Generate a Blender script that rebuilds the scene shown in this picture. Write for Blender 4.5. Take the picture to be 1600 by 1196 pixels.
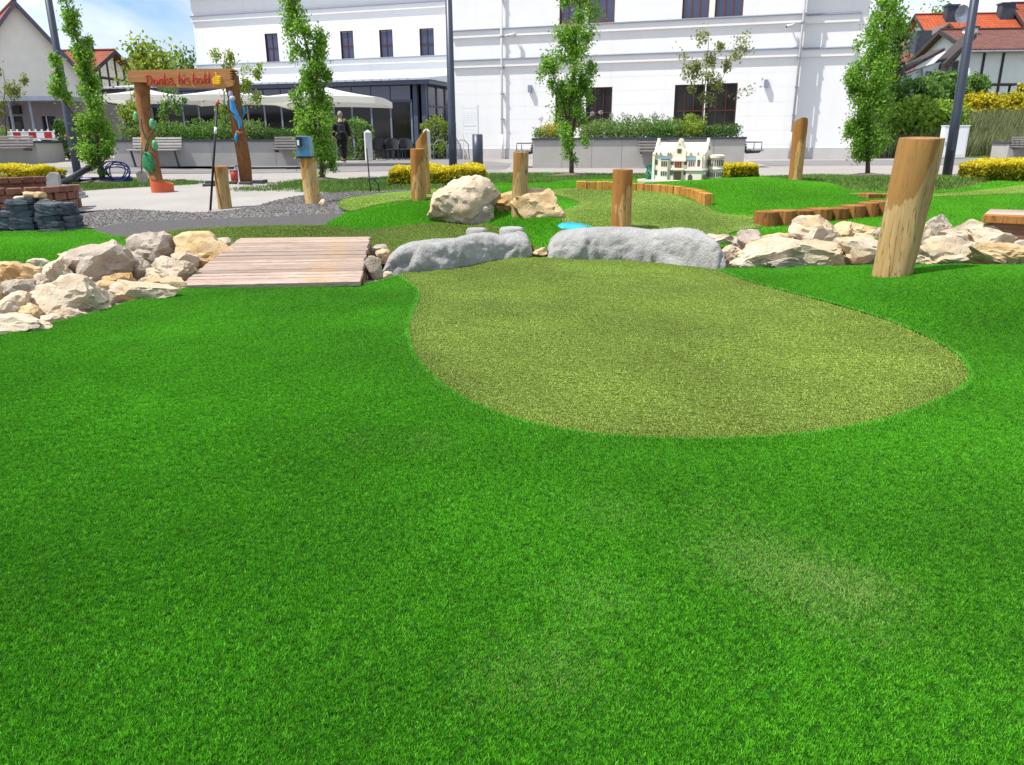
import bpy, bmesh, math, random
import numpy as np
from mathutils import Vector, Matrix, noise
from mathutils.geometry import delaunay_2d_cdt

R = math.radians
S = bpy.context.scene
for _o in list(bpy.data.objects):
    bpy.data.objects.remove(_o)
COL = S.collection
random.seed(7)
rng = np.random.default_rng(7)

# ------------------------------------------------------------------ camera
CAMZ, FPX, PITCH, ROLL = 1.0, 1200.0, 17.4, -0.3
CAMM = Matrix.Rotation(R(90 - PITCH), 3, 'X') @ Matrix.Rotation(R(ROLL), 3, 'Z')
cd = bpy.data.cameras.new('camera')
cam = bpy.data.objects.new('camera', cd)
COL.objects.link(cam)
cd.sensor_fit = 'HORIZONTAL'
cd.sensor_width = 36.0
cd.lens = FPX / 1600 * 36
cd.clip_start = 0.05
cd.clip_end = 3000
cam.matrix_world = Matrix.Translation((0, 0, CAMZ)) @ CAMM.to_4x4()
S.camera = cam

# ------------------------------------------------------------------ sky, sun, exposure
SUN = Vector((-0.47, -0.14, 0.87)).normalized()
w = bpy.data.worlds.new('World')
S.world = w
w.use_nodes = True
nt = w.node_tree
nt.nodes.clear()
def wn(t, **k):
    n = nt.nodes.new(t)
    for a, b in k.items():
        setattr(n, a, b)
    return n
sky = wn('ShaderNodeTexSky', sky_type='NISHITA', sun_disc=False)
sky.sun_elevation = math.asin(SUN.z)
sky.sun_rotation = math.atan2(SUN.x, SUN.y)
sky.air_density, sky.dust_density, sky.ozone_density = 1.0, 0.15, 4.0
tc = wn('ShaderNodeTexCoord')
mp = wn('ShaderNodeMapping')
mp.inputs['Scale'].default_value = (1.0, 1.0, 2.6)
mp.inputs['Location'].default_value = (1.15, 0.4, 0.1)
n1 = wn('ShaderNodeTexNoise')
n1.inputs['Scale'].default_value = 2.1
n1.inputs['Detail'].default_value = 8
n1.inputs['Roughness'].default_value = 0.56
n1.inputs['Distortion'].default_value = 0.35
rp = wn('ShaderNodeValToRGB')
rp.color_ramp.elements[0].position = 0.42
rp.color_ramp.elements[1].position = 0.57
n2 = wn('ShaderNodeTexNoise')
n2.inputs['Scale'].default_value = 5.0
n2.inputs['Detail'].default_value = 6
rp2 = wn('ShaderNodeValToRGB')
rp2.color_ramp.elements[0].position = 0.3
rp2.color_ramp.elements[1].position = 0.7
rp2.color_ramp.elements[0].color = (5.0, 5.5, 6.6, 1)
rp2.color_ramp.elements[1].color = (9.2, 9.3, 9.5, 1)
mx = wn('ShaderNodeMixRGB')
bg = wn('ShaderNodeBackground')
bg.inputs['Strength'].default_value = 0.105
wo = wn('ShaderNodeOutputWorld')
L = nt.links.new
L(tc.outputs['Generated'], mp.inputs['Vector'])
L(mp.outputs['Vector'], n1.inputs['Vector'])
L(mp.outputs['Vector'], n2.inputs['Vector'])
L(n1.outputs['Fac'], rp.inputs['Fac'])
L(n2.outputs['Fac'], rp2.inputs['Fac'])
L(rp.outputs['Color'], mx.inputs['Fac'])
L(sky.outputs['Color'], mx.inputs['Color1'])
L(rp2.outputs['Color'], mx.inputs['Color2'])
L(mx.outputs['Color'], bg.inputs['Color'])
L(bg.outputs['Background'], wo.inputs['Surface'])
sl = bpy.data.lights.new('sun', 'SUN')
sl.energy = 4.2
sl.angle = R(0.6)
sl.color = (1.0, 0.955, 0.88)
so = bpy.data.objects.new('sun', sl)
COL.objects.link(so)
so.rotation_euler = SUN.to_track_quat('Z', 'Y').to_euler()
so.location = (-20, -6, 40)
S.view_settings.view_transform = 'Standard'
S.view_settings.look = 'None'
S.view_settings.gamma = 1
S.view_settings.exposure = 0.58
S.render.engine = 'CYCLES'
S.cycles.use_denoising = True
S.cycles.denoising_prefilter = 'NONE'
S.cycles.max_bounces = 6
S.cycles.diffuse_bounces = 3
S.cycles.transparent_max_bounces = 8

# ------------------------------------------------------------------ terrain height and rays
def sm(a, b, t):
    t = min(1, max(0, (t - a) / (b - a)))
    return t * t * (3 - 2 * t)
BUMPS = [(-1.0, 9.2, 1.1, 0.55, 0.13), (3.4, 11.2, 1.35, 0.9, 0.15), (3.4, 4.9, 1.0, 0.8, 0.19),
         (-4.8, 7.0, 1.2, 0.6, 0.10), (-4.5, 13.2, 0.9, 0.8, 0.09), (0.35, 8.2, 0.45, 0.45, 0.09),
         (0.2, 10.6, 0.75, 0.32, 0.10), (6.6, 11.6, 1.6, 0.45, 0.12), (0.6, 12.6, 1.5, 0.3, 0.07),
         (-2.6, 4.2, 1.4, 1.3, 0.05), (1.5, 0.8, 1.3, 0.9, -0.04)]
def H(x, y):
    z = 0.30 * sm(6.4, 10.8, y)
    for cx, cy, sx, sy, h in BUMPS:
        e = ((x - cx) / sx) ** 2 + ((y - cy) / sy) ** 2
        if e < 18:
            z += h * math.exp(-e / 2)
    z += .27 * sm(17, 28, y) * sm(7.5, 13, -x)   # the plaza climbs a little to the far left
    return z
def ray(px, py):
    return (CAMM @ Vector(((px - 800) / FPX, (598 - py) / FPX, -1))).normalized()
def gp(px, py, off=0.0):
    """the point of the terrain seen at a place of the photograph"""
    d = ray(px, py)
    t, dt = 0.3, 0.05
    p = Vector((0, 0, CAMZ))
    while t < 120:
        q = p + d * t
        if q.z < H(q.x, q.y) + off:
            lo, hi = t - dt, t
            for _ in range(18):
                m = (lo + hi) / 2
                q = p + d * m
                if q.z < H(q.x, q.y) + off:
                    hi = m
                else:
                    lo = m
            q = p + d * hi
            return Vector((q.x, q.y, H(q.x, q.y)))
        dt = 0.04 if t < 20 else 0.4
        t += dt
    return p + d * 60
def aty(px, py, Y):
    d = ray(px, py)
    return Vector((0, 0, CAMZ)) + d * (Y / d.y)
def onpl(px, py, P, n):
    d = ray(px, py)
    t = (Vector(P) - Vector((0, 0, CAMZ))).dot(n) / d.dot(n)
    return Vector((0, 0, CAMZ)) + d * t
def mpp(Y, z=0.6):
    """metres for one photo pixel at depth Y"""
    return (Y * math.cos(R(PITCH)) + (CAMZ - z) * math.sin(R(PITCH))) / FPX

# ------------------------------------------------------------------ materials
MATS = {}
class N:
    def __init__(s, name):
        s.m = bpy.data.materials.new(name)
        s.m.use_nodes = True
        s.t = s.m.node_tree
        s.b = s.t.nodes['Principled BSDF']
        s.out = s.t.nodes['Material Output']
    def n(s, t, inp=None, **k):
        x = s.t.nodes.new(t)
        for a, b in k.items():
            setattr(x, a, b)
        if inp:
            for a, b in inp.items():
                x.inputs[a].default_value = b
        return x
    def l(s, a, b):
        s.t.links.new(a, b)
    def co(s, kind='Object', scale=(1, 1, 1)):
        c = s.n('ShaderNodeTexCoord')
        m = s.n('ShaderNodeMapping')
        m.inputs['Scale'].default_value = scale
        s.l(c.outputs[kind], m.inputs['Vector'])
        return m.outputs['Vector']
    def wpos(s):
        return s.n('ShaderNodeNewGeometry').outputs['Position']
    def noise(s, vec, scale, detail=5, rough=.55, dist=0):
        x = s.n('ShaderNodeTexNoise', {'Scale': scale, 'Detail': detail, 'Roughness': rough, 'Distortion': dist})
        s.l(vec, x.inputs['Vector'])
        return x.outputs['Fac']
    def ramp(s, fac, stops):
        r = s.n('ShaderNodeValToRGB')
        e = r.color_ramp.elements
        while len(e) < len(stops):
            e.new(0.5)
        for i, (p, c) in enumerate(stops):
            e[i].position = p
            e[i].color = (c, c, c, 1) if not hasattr(c, '__len__') else (*c, 1)
        s.l(fac, r.inputs['Fac'])
        return r.outputs['Color']
    def mix(s, fac, a, b, mode='MIX'):
        x = s.n('ShaderNodeMixRGB', blend_type=mode)
        for v, i in ((fac, 'Fac'), (a, 'Color1'), (b, 'Color2')):
            if hasattr(v, 'is_linked') or hasattr(v, 'links'):
                s.l(v, x.inputs[i])
            elif hasattr(v, '__len__'):
                x.inputs[i].default_value = (*v, 1)
            else:
                x.inputs[i].default_value = v
        return x.outputs['Color']
    def bump(s, fac, strength=.4, dist=.01):
        b = s.n('ShaderNodeBump', {'Strength': strength, 'Distance': dist})
        s.l(fac, b.inputs['Height'])
        s.l(b.outputs['Normal'], s.b.inputs['Normal'])
    def base(s, c):
        if hasattr(c, '__len__') and not hasattr(c, 'links'):
            s.b.inputs['Base Color'].default_value = (*c, 1)
        else:
            s.l(c, s.b.inputs['Base Color'])
    def set(s, rough=None, spec=None, metal=None):
        if rough is not None: s.b.inputs['Roughness'].default_value = rough
        if spec is not None: s.b.inputs['Specular IOR Level'].default_value = spec
        if metal is not None: s.b.inputs['Metallic'].default_value = metal
        return s.m

def M(name, col, rough=.8, var=.12, scale=6, bump=0, bscale=60, bdist=.004, spec=.3, col2=None, metal=0, kind='Object', stretch=(1, 1, 1), orand=0):
    if name in MATS:
        return MATS[name]
    g = N(name)
    v = g.co(kind, stretch)
    f = g.noise(v, scale)
    a = tuple(c * (1 - var) for c in col)
    b = tuple(min(1, c * (1 + var)) for c in col) if col2 is None else col2
    c = g.mix(g.ramp(f, [(.3, 0.0), (.7, 1.0)]), a, b)
    if orand:
        oi = g.n('ShaderNodeObjectInfo')
        hs = g.n('ShaderNodeHueSaturation')
        mr = g.n('ShaderNodeMapRange', {'To Min': 1 - orand, 'To Max': 1 + orand})
        g.l(oi.outputs['Random'], mr.inputs['Value'])
        g.l(mr.outputs['Result'], hs.inputs['Value'])
        g.l(c, hs.inputs['Color'])
        c = hs.outputs['Color']
    g.base(c)
    if bump:
        g.bump(g.noise(v, bscale, 6, .6), bump, bdist)
    MATS[name] = g.set(rough, spec, metal)
    return g.m

# ------------------------------------------------------------------ mesh helpers
class MB:
    def __init__(s):
        s.v, s.f = [], []
    def box(s, x0, x1, y0, y1, z0, z1, T=None):
        i = len(s.v)
        P = [(x0, y0, z0), (x1, y0, z0), (x1, y1, z0), (x0, y1, z0), (x0, y0, z1), (x1, y0, z1), (x1, y1, z1), (x0, y1, z1)]
        if T is not None:
            P = [tuple(T @ Vector(p)) for p in P]
        s.v += P
        s.f += [(i, i + 3, i + 2, i + 1), (i + 4, i + 5, i + 6, i + 7), (i, i + 1, i + 5, i + 4), (i + 1, i + 2, i + 6, i + 5), (i + 2, i + 3, i + 7, i + 6), (i + 3, i, i + 4, i + 7)]
        return s
    def quad(s, *p):
        i = len(s.v)
        s.v += [tuple(q) for q in p]
        s.f.append(tuple(range(i, i + len(p))))
        return s
    def tube(s, pts, rad, seg=8, caps=True, squash=1.0):
        pts = [Vector(p) for p in pts]
        if not hasattr(rad, '__len__'):
            rad = [rad] * len(pts)
        i0 = len(s.v)
        up = None
        for k, p in enumerate(pts):
            d = (pts[min(k + 1, len(pts) - 1)] - pts[max(k - 1, 0)])
            d = d.normalized() if d.length > 1e-9 else Vector((0, 0, 1))
            if up is None:
                up = d.orthogonal().normalized()
            up = (up - d * up.dot(d))
            up = up.normalized() if up.length > 1e-6 else d.orthogonal().normalized()
            sd = d.cross(up)
            for j in range(seg):
                a = 2 * math.pi * j / seg
                s.v.append(tuple(p + (up * math.cos(a) + sd * math.sin(a) * squash) * rad[k]))
        n = len(pts)
        for k in range(n - 1):
            for j in range(seg):
                a, b = i0 + k * seg + j, i0 + k * seg + (j + 1) % seg
                s.f.append((a, b, b + seg, a + seg))
        if caps:
            s.f.append(tuple(i0 + j for j in range(seg))[::-1])
            s.f.append(tuple(i0 + (n - 1) * seg + j for j in range(seg)))
        return s
    def prism(s, poly, a0, a1, axis='y', T=None):
        """poly of 2D points extruded along an axis"""
        i = len(s.v)
        def P(p, a):
            q = {'y': (p[0], a, p[1]), 'x': (a, p[0], p[1]), 'z': (p[0], p[1], a)}[axis]
            return tuple(T @ Vector(q)) if T is not None else q
        n = len(poly)
        s.v += [P(p, a0) for p in poly] + [P(p, a1) for p in poly]
        s.f.append(tuple(range(i, i + n)))
        s.f.append(tuple(range(i + 2 * n - 1, i + n - 1, -1)))
        for k in range(n):
            s.f.append((i + k, i + n + k, i + n + (k + 1) % n, i + (k + 1) % n))
        return s
    def build(s, name, mat, parent=None, smooth=False, bevel=0, loc=None):
        me = bpy.data.meshes.new(name)
        me.from_pydata(s.v, [], s.f)
        bm = bmesh.new()
        bm.from_mesh(me)
        bmesh.ops.recalc_face_normals(bm, faces=bm.faces[:])
        if bevel:
            bmesh.ops.bevel(bm, geom=bm.edges[:], offset=bevel, segments=1, affect='EDGES')
        bm.to_mesh(me)
        bm.free()
        return link(name, me, mat, parent, smooth, loc)
def link(name, me, mat, parent=None, smooth=False, loc=None):
    if mat is not None and len(me.materials) == 0:
        me.materials.append(mat)
    if smooth:
        me.polygons.foreach_set('use_smooth', [True] * len(me.polygons))
    o = bpy.data.objects.new(name, me)
    COL.objects.link(o)
    if parent is not None:
        o.parent = parent
    if loc is not None:
        o.location = loc
    return o
def tag(o, label, cat, group=None):
    o['label'] = label
    o['category'] = cat
    if group:
        o['group'] = group
    return o
def kind(o, k, label=None, cat=None):
    o['kind'] = k
    if label:
        o['label'] = label
    if cat:
        o['category'] = cat
    return o
def thing(name, label, cat, loc=(0, 0, 0), rz=0, group=None):
    o = bpy.data.objects.new(name, None)
    o.empty_display_size = 0.2
    COL.objects.link(o)
    o.location = loc
    o.rotation_euler = (0, 0, rz)
    return tag(o, label, cat, group)
def copy_tree(o, parent=None):
    c = o.copy()
    COL.objects.link(c)
    if parent is not None:
        c.parent = parent
    for ch in list(o.children):
        copy_tree(ch, c)
    return c
def smooth_by_angle(o, deg=35):
    me = o.data
    bm = bmesh.new()
    bm.from_mesh(me)
    for f in bm.faces:
        f.smooth = True
    for e in bm.edges:
        if len(e.link_faces) == 2:
            e.smooth = e.calc_face_angle() < R(deg)
    bm.to_mesh(me)
    bm.free()
    return o
def catmull(P, k=6, closed=True):
    P = [np.array(p, float) for p in P]
    n = len(P)
    out = []
    for i in range(n if closed else n - 1):
        a, b, c, d = (P[(i - 1) % n], P[i], P[(i + 1) % n], P[(i + 2) % n]) if closed else (P[max(i - 1, 0)], P[i], P[i + 1], P[min(i + 2, n - 1)])
        for j in range(k):
            t = j / k
            out.append(.5 * ((2 * b) + (-a + c) * t + (2 * a - 5 * b + 4 * c - d) * t * t + (-a + 3 * b - 3 * c + d) * t ** 3))
    if not closed:
        out.append(P[-1])
    return out
def inpoly(X, Y, poly):
    poly = np.asarray(poly)
    ins = np.zeros(X.shape, bool)
    j = len(poly) - 1
    for i in range(len(poly)):
        xi, yi, xj, yj = poly[i][0], poly[i][1], poly[j][0], poly[j][1]
        c = ((yi > Y) != (yj > Y)) & (X < (xj - xi) * (Y - yi) / ((yj - yi) or 1e-12) + xi)
        ins ^= c
        j = i
    return ins
def pxpoly(P, k=5, closed=True):
    """outline given by places of the photograph, smoothed and laid on the terrain: world xy"""
    return [tuple(gp(*q).xy) for q in (catmull(P, k, closed) if k > 1 else P)]
def zone(name, poly, off, step, mat, zfun=None):
    P = np.array(poly)
    x0, y0 = P.min(0)
    x1, y1 = P.max(0)
    gx, gy = np.meshgrid(np.arange(x0 + step * .5, x1, step), np.arange(y0 + step * .5, y1, step))
    gx, gy = gx.ravel(), gy.ravel()
    m = inpoly(gx, gy, P)
    pts = [Vector(p) for p in poly] + [Vector((a, b)) for a, b in zip(gx[m], gy[m])]
    n = len(poly)
    v, e, f, *_ = delaunay_2d_cdt(pts, [(i, (i + 1) % n) for i in range(n)], [], 1, 1e-5)
    me = bpy.data.meshes.new(name)
    zf = zfun or (lambda x, y: H(x, y) + off)
    me.from_pydata([(p.x, p.y, zf(p.x, p.y)) for p in v], [], [tuple(q) for q in f])
    o = link(name, me, mat, smooth=True)
    bm = bmesh.new()
    bm.from_mesh(me)
    bmesh.ops.recalc_face_normals(bm, faces=bm.faces[:])
    if sum(f.normal.z for f in bm.faces) < 0:
        bmesh.ops.reverse_faces(bm, faces=bm.faces[:])
    bm.to_mesh(me)
    bm.free()
    return o
def fastmesh(name, V, F, attrs=None):
    """numpy mesh of triangles or quads; attrs: {name: per-vertex floats}"""
    me = bpy.data.meshes.new(name)
    nf, k = F.shape
    me.vertices.add(len(V))
    me.vertices.foreach_set('co', V.astype(np.float32).ravel())
    me.loops.add(nf * k)
    me.loops.foreach_set('vertex_index', F.astype(np.int32).ravel())
    me.polygons.add(nf)
    me.polygons.foreach_set('loop_start', np.arange(0, nf * k, k, dtype=np.int32))
    me.update(calc_edges=True)
    for a, val in (attrs or {}).items():
        at = me.attributes.new(a, 'FLOAT', 'POINT')
        at.data.foreach_set('value', np.asarray(val, np.float32))
    return me
def leafcloud(name, C, size, mat, parent=None, up=.3, wid=.55, seed=1, fold=.15, rv=None):
    """one crown of many small folded leaves at the centres C"""
    g = np.random.default_rng(seed)
    n = len(C)
    d = g.normal(size=(n, 3))
    d[:, 2] += up
    d /= np.linalg.norm(d, axis=1)[:, None]
    q = g.normal(size=(n, 3))
    sd = np.cross(d, q)
    sd /= np.linalg.norm(sd, axis=1)[:, None] + 1e-9
    nn = np.cross(d, sd)
    Ls = (size * g.uniform(.6, 1.25, n))[:, None]
    a = C - d * Ls * .5
    m = C + nn * Ls * fold
    V = np.stack([a, m + sd * Ls * wid * .5 + d * Ls * .05, C + d * Ls * .5, m - sd * Ls * wid * .5 + d * Ls * .05], 1).reshape(-1, 3)
    i = np.arange(n)[:, None] * 4
    F = np.concatenate([i + np.array([[0, 1, 2]]), i + np.array([[0, 2, 3]])], 0)
    r = np.repeat(g.uniform(0, 1, n) if rv is None else rv, 4)
    me = fastmesh(name, V, F, {'r': r})
    o = link(name, me, mat, parent)
    return o
def leafmat(name, a, b, c=None, trans=.35, rough=.5):
    if name in MATS:
        return MATS[name]
    g = N(name)
    at = g.n('ShaderNodeAttribute', attribute_name='r')
    col = g.ramp(at.outputs['Fac'], [(0, a), (.65, b), (1, c or b)])
    g.base(col)
    g.set(rough, .3)
    t = g.n('ShaderNodeBsdfTranslucent')
    g.l(g.mix(.5, col, (1, 1, .5), 'SOFT_LIGHT'), t.inputs['Color'])
    x = g.n('ShaderNodeMixShader')
    x.inputs[0].default_value = trans
    g.l(g.b.outputs[0], x.inputs[1])
    g.l(t.outputs[0], x.inputs[2])
    g.l(x.outputs[0], g.out.inputs['Surface'])
    MATS[name] = g.m
    return g.m
# ================================================================== GROUND
def rockmat(name, a, b, c, scale=6):
    g = N(name)
    v = g.co('Object')
    oi = g.n('ShaderNodeObjectInfo')
    ad = g.n('ShaderNodeVectorMath', operation='ADD')
    g.l(v, ad.inputs[0])
    g.l(oi.outputs['Location'], ad.inputs[1])
    v = ad.outputs[0]
    f1 = g.noise(v, scale, 6, .6, .4)
    f2 = g.noise(v, scale * .45, 4, .5, .6)
    f3 = g.noise(v, scale * 9, 6, .65)
    col = g.mix(g.ramp(f1, [(.35, 0.0), (.65, 1.0)]), a, b)
    col = g.mix(g.ramp(f2, [(.52, 0.0), (.66, .8)]), col, c)
    col = g.mix(g.ramp(f3, [(.3, .0), (.7, .35)]), col, tuple(x * .6 for x in a))
    vo = g.n('ShaderNodeTexVoronoi', {'Scale': scale * 6})
    g.l(v, vo.inputs['Vector'])
    pit = g.ramp(vo.outputs['Distance'], [(.05, 0.0), (.35, 1.0)])
    g.base(col)
    h = g.mix(.35, f3, pit)
    g.bump(g.mix(.4, h, f1), .9, .02)
    return g.set(.92, .15)
m_soil = M('soil', (.16, .12, .09), .95, .35, 3, .6, 50, .02, kind='Object')
m_sand = M('stream_bed', (.34, .29, .23), .95, .25, 5, .7, 60, .02)

def trough(x, y):
    # centre line of the dry stream
    c = np.interp(x, STX, STY)
    d = abs(y - c)
    return 0.17 * (1 - sm(.12, .55, d))
_st = [gp(*p) for p in [(-330, 520), (-60, 478), (120, 440), (320, 405), (470, 402), (600, 400), (720, 396), (850, 394), (1000, 392), (1150, 392), (1350, 390), (1500, 388), (1700, 385)]]
STX, STY = [p.x for p in _st], [p.y for p in _st]
gxs, gys = np.arange(-15, 15.01, .2), np.arange(-4, 18.01, .2)
V, F = [], []
for y in gys:
    for x in gxs:
        V.append((x, y, H(x, y) - .04 - trough(x, y)))
nx = len(gxs)
for j in range(len(gys) - 1):
    for i in range(nx - 1):
        a = j * nx + i
        F.append((a, a + 1, a + nx + 1, a + nx))
# the sheet goes on to the horizon
ring = [(-15, -4), (15, -4), (15, 18), (-15, 18)]
far = [(-900, -900), (900, -900), (900, 1500), (-900, 1500)]
b0 = len(V)
for p in ring: V.append((p[0], p[1], H(*p) - .04))
for p in far: V.append((p[0], p[1], .22))
for k in range(4):
    F.append((b0 + k, b0 + 4 + k, b0 + 4 + (k + 1) % 4, b0 + (k + 1) % 4))
me = bpy.data.meshes.new('ground')
me.from_pydata(V, [], F)
kind(link('ground', me, m_sand, smooth=True), 'structure')

# plaza paving -------------------------------------------------------
g = N('plaza_paving')
wp = g.wpos()
mpn = g.n('ShaderNodeMapping')
mpn.inputs['Rotation'].default_value = (0, 0, R(-16))
g.l(wp, mpn.inputs['Vector'])
br = g.n('ShaderNodeTexBrick', {'Scale': 1.0, 'Mortar Size': .008, 'Brick Width': .9, 'Row Height': .45, 'Color1': (.34, .31, .285, 1), 'Color2': (.29, .27, .25, 1), 'Mortar': (.14, .13, .12, 1)})
g.l(mpn.outputs[0], br.inputs['Vector'])
f = g.noise(wp, .6, 6, .6)
c = g.mix(g.ramp(f, [(.3, .0), (.75, .5)]), br.outputs['Color'], (.38, .35, .32))
g.base(g.mix(g.ramp(g.noise(wp, 25, 5), [(.35, .0), (.7, .3)]), c, (.22, .20, .19)))
m_plaza = g.set(.85, .25)
P = [(-45, 10.2), (-8, 10.2), (-5, 10.6), (-2, 11.2), (3, 12.6), (12, 12.6), (45, 12), (60, 75), (-60, 75)]
kind(zone('plaza_pavement', P, 0.0, 0.8, m_plaza), 'structure')
# darker asphalt path across the plaza
m_path = M('plaza_path', (.20, .19, .19), .9, .12, 3, .3, 120, .004, kind='Object')
P = pxpoly([(-200, 262), (60, 262), (330, 259), (545, 254), (640, 249), (700, 247), (800, 256), (790, 265), (640, 267), (420, 271), (100, 271), (-200, 276)], 1)
kind(zone('asphalt_path', P, .006, .8, m_path), 'structure')
P = pxpoly([(1170, 252), (1560, 249), (1900, 246), (1900, 256), (1560, 258), (1200, 259)], 1)
kind(zone('asphalt_path', P, .006, .8, m_path), 'structure')

# real-grass verge ----------------------------------------------------
g = N('verge')
wp = g.wpos()
g.base(g.mix(g.ramp(g.noise(wp, 1.6, 5, .6), [(.42, 0.0), (.6, 1.0)]), (.14, .115, .07), (.09, .17, .03)))
g.bump(g.noise(wp, 40, 6), .8, .03)
m_verge = g.set(.95, .1)
verges = []
for P in ([(110, 300), (90, 284), (200, 280), (240, 283), (300, 287), (300, 291), (200, 294)],
          [(360, 300), (430, 290), (480, 283), (560, 281), (640, 276), (760, 272), (900, 273), (1000, 274), (1120, 281), (1000, 288), (760, 293), (640, 298), (560, 300), (500, 304), (440, 300)],
          [(1100, 283), (1190, 278), (1300, 275), (1420, 276), (1500, 278), (1640, 281), (1900, 284), (1900, 300), (1600, 300), (1450, 308), (1320, 306), (1250, 298), (1180, 292)]):
    P = pxpoly(P, 4)
    verges.append(P)
    kind(zone('verge', P, .008, .3, m_verge), 'structure')

# concrete slab and gravel ---------------------------------------------
g = N('slab_concrete')
wp = g.wpos()
f = g.noise(wp, 1.2, 6, .6)
c = g.mix(g.ramp(f, [(.3, 0.0), (.7, 1.0)]), (.30, .28, .26), (.37, .35, .325))
g.base(g.mix(g.ramp(g.noise(wp, 60, 4), [(.4, .0), (.8, .4)]), c, (.25, .23, .22)))
g.bump(g.noise(wp, 90, 5), .4, .004)
m_slab = g.set(.9, .2)
slab = pxpoly([(60, 318), (110, 302), (240, 293), (330, 289), (400, 291), (470, 297), (512, 303), (450, 311), (390, 326), (330, 333), (290, 334), (190, 329), (80, 334)], 4)
kind(zone('concrete_slab', slab, .012, .3, m_slab), 'structure')
g = N('gravel_bed')
wp = g.wpos()
vo = g.n('ShaderNodeTexVoronoi', {'Scale': 55})
g.l(wp, vo.inputs['Vector'])
hs = g.n('ShaderNodeSeparateColor')
g.l(vo.outputs['Color'], hs.inputs['Color'])
c = g.ramp(hs.outputs[0], [(0, (.07, .066, .063)), (.6, (.14, .135, .13)), (1, (.26, .25, .24))])
g.base(c)
g.bump(vo.outputs['Distance'], .8, .012)
m_gravel = g.set(.92, .15)
gravel = pxpoly([(40, 345), (120, 337), (190, 329), (290, 334), (330, 333), (390, 326), (450, 311), (512, 303), (600, 301), (645, 296), (645, 304), (560, 313), (530, 321), (545, 337), (520, 348), (496, 357), (400, 359), (300, 364), (230, 371), (180, 376), (120, 374), (40, 374)], 4)
kind(zone('gravel_bed', gravel, .016, .25, m_gravel), 'structure')
# fine dark chippings swept along the edge of the lane
m_fine = M('fine_chippings', (.085, .08, .08), .95, .25, 40, .5, 160, .006)
fine = pxpoly([(120, 372), (190, 352), (300, 346), (420, 342), (530, 337), (520, 348), (496, 357), (400, 359), (300, 364), (230, 371), (180, 375)], 4)
kind(zone('fine_gravel_strip', fine, .021, .25, m_fine), 'structure')

# ------------------------------------------------------------------ turf sheets
def turfmat(name, a, b, thatch):
    g = N(name)
    wp = g.wpos()
    c = g.mix(g.ramp(g.noise(wp, 1.3, 4), [(.35, 0.0), (.65, 1.0)]), a, b)
    c = g.mix(g.ramp(g.noise(wp, 140, 4, .7), [(.4, 0.0), (.7, .6)]), c, thatch)
    g.base(c)
    g.bump(g.noise(wp, 160, 5, .7), 1, .02)
    return g.set(.9, .1)
m_tb = turfmat('turf_base', (.03, .15, .008), (.04, .19, .010), (.018, .09, .006))
m_ob = turfmat('olive_base', (.13, .17, .03), (.16, .20, .04), (.09, .10, .02))
Bs = [(622, 430), (648, 448), (655, 463), (645, 488), (638, 512), (646, 547), (668, 578), (703, 607), (750, 633), (810, 655), (880, 670), (960, 680), (1060, 685), (1160, 684), (1260, 676), (1350, 662), (1425, 640), (1482, 616), (1510, 595), (1512, 575), (1495, 554), (1450, 527), (1380, 498), (1300, 474), (1220, 453), (1160, 436), (1122, 421)]
Ls_ = [(-330, 622), (-150, 565), (-60, 541), (0, 524), (60, 510), (140, 490), (200, 472), (280, 452), (400, 450), (500, 448), (565, 444), (600, 437), (622, 430)]
Rs_ = [(1122, 421), (1180, 417), (1260, 417), (1340, 416), (1420, 413), (1500, 411), (1522, 402), (1545, 404), (1600, 413), (1700, 418), (1850, 430)]
bs = pxpoly(Bs, 5, False)
front = pxpoly(Ls_, 4, False) + bs[1:] + pxpoly(Rs_, 4, False)[1:] + [(8, 4.0), (8, -1.5), (-6, -1.5)]
green = bs + pxpoly([(1100, 408), (1000, 402), (900, 398), (830, 397), (760, 399), (700, 406), (640, 420)], 1)
kind(zone('front_lawn', front, 0, .12, m_tb), 'structure')
kind(zone('putting_green', green, -.007, .12, m_ob), 'structure')
left = pxpoly([(-260, 372), (-80, 362), (0, 367), (70, 364), (133, 362), (180, 374), (240, 373), (300, 378), (330, 392), (220, 405), (110, 440), (0, 455), (-80, 470), (-260, 500)], 3)
kind(zone('back_lawn', left, .022, .15, m_tb), 'structure')
back = pxpoly([(498, 357), (520, 347), (541, 336), (528, 321), (560, 311), (640, 302), (700, 298), (760, 290), (850, 289), (900, 284), (1000, 282), (1080, 280), (1130, 278), (1200, 281), (1300, 291), (1330, 301), (1400, 303), (1470, 301), (1540, 289), (1600, 277), (1700, 268), (1850, 300), (1800, 345), (1700, 375), (1600, 374), (1500, 381), (1400, 379), (1250, 381), (1150, 388), (1000, 393), (870, 392), (840, 394), (700, 400), (600, 402), (370, 392), (240, 385), (190, 377), (300, 363), (400, 358)], 3)
kind(zone('course_lawn', back, .022, .15, m_tb), 'structure')
ol1 = pxpoly([(190, 376), (300, 363), (400, 358), (498, 357), (560, 364), (613, 360), (672, 354), (745, 353), (800, 368), (832, 388), (840, 396), (700, 402), (600, 403), (370, 392), (240, 384)], 4)
ol2 = pxpoly([(856, 304), (902, 298), (960, 299), (1040, 305), (1100, 326), (1131, 339), (1195, 345), (1193, 359), (1150, 367), (1110, 378), (1000, 386), (880, 386), (878, 352), (872, 336), (906, 322)], 4)
ol3 = pxpoly([(530, 321), (560, 312), (640, 303), (705, 300), (705, 314), (640, 318), (590, 325), (545, 335)], 4)
ol4 = pxpoly([(1330, 306), (1470, 307), (1560, 298), (1640, 288), (1720, 288), (1720, 300), (1560, 308), (1440, 312), (1350, 310)], 3)
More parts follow.
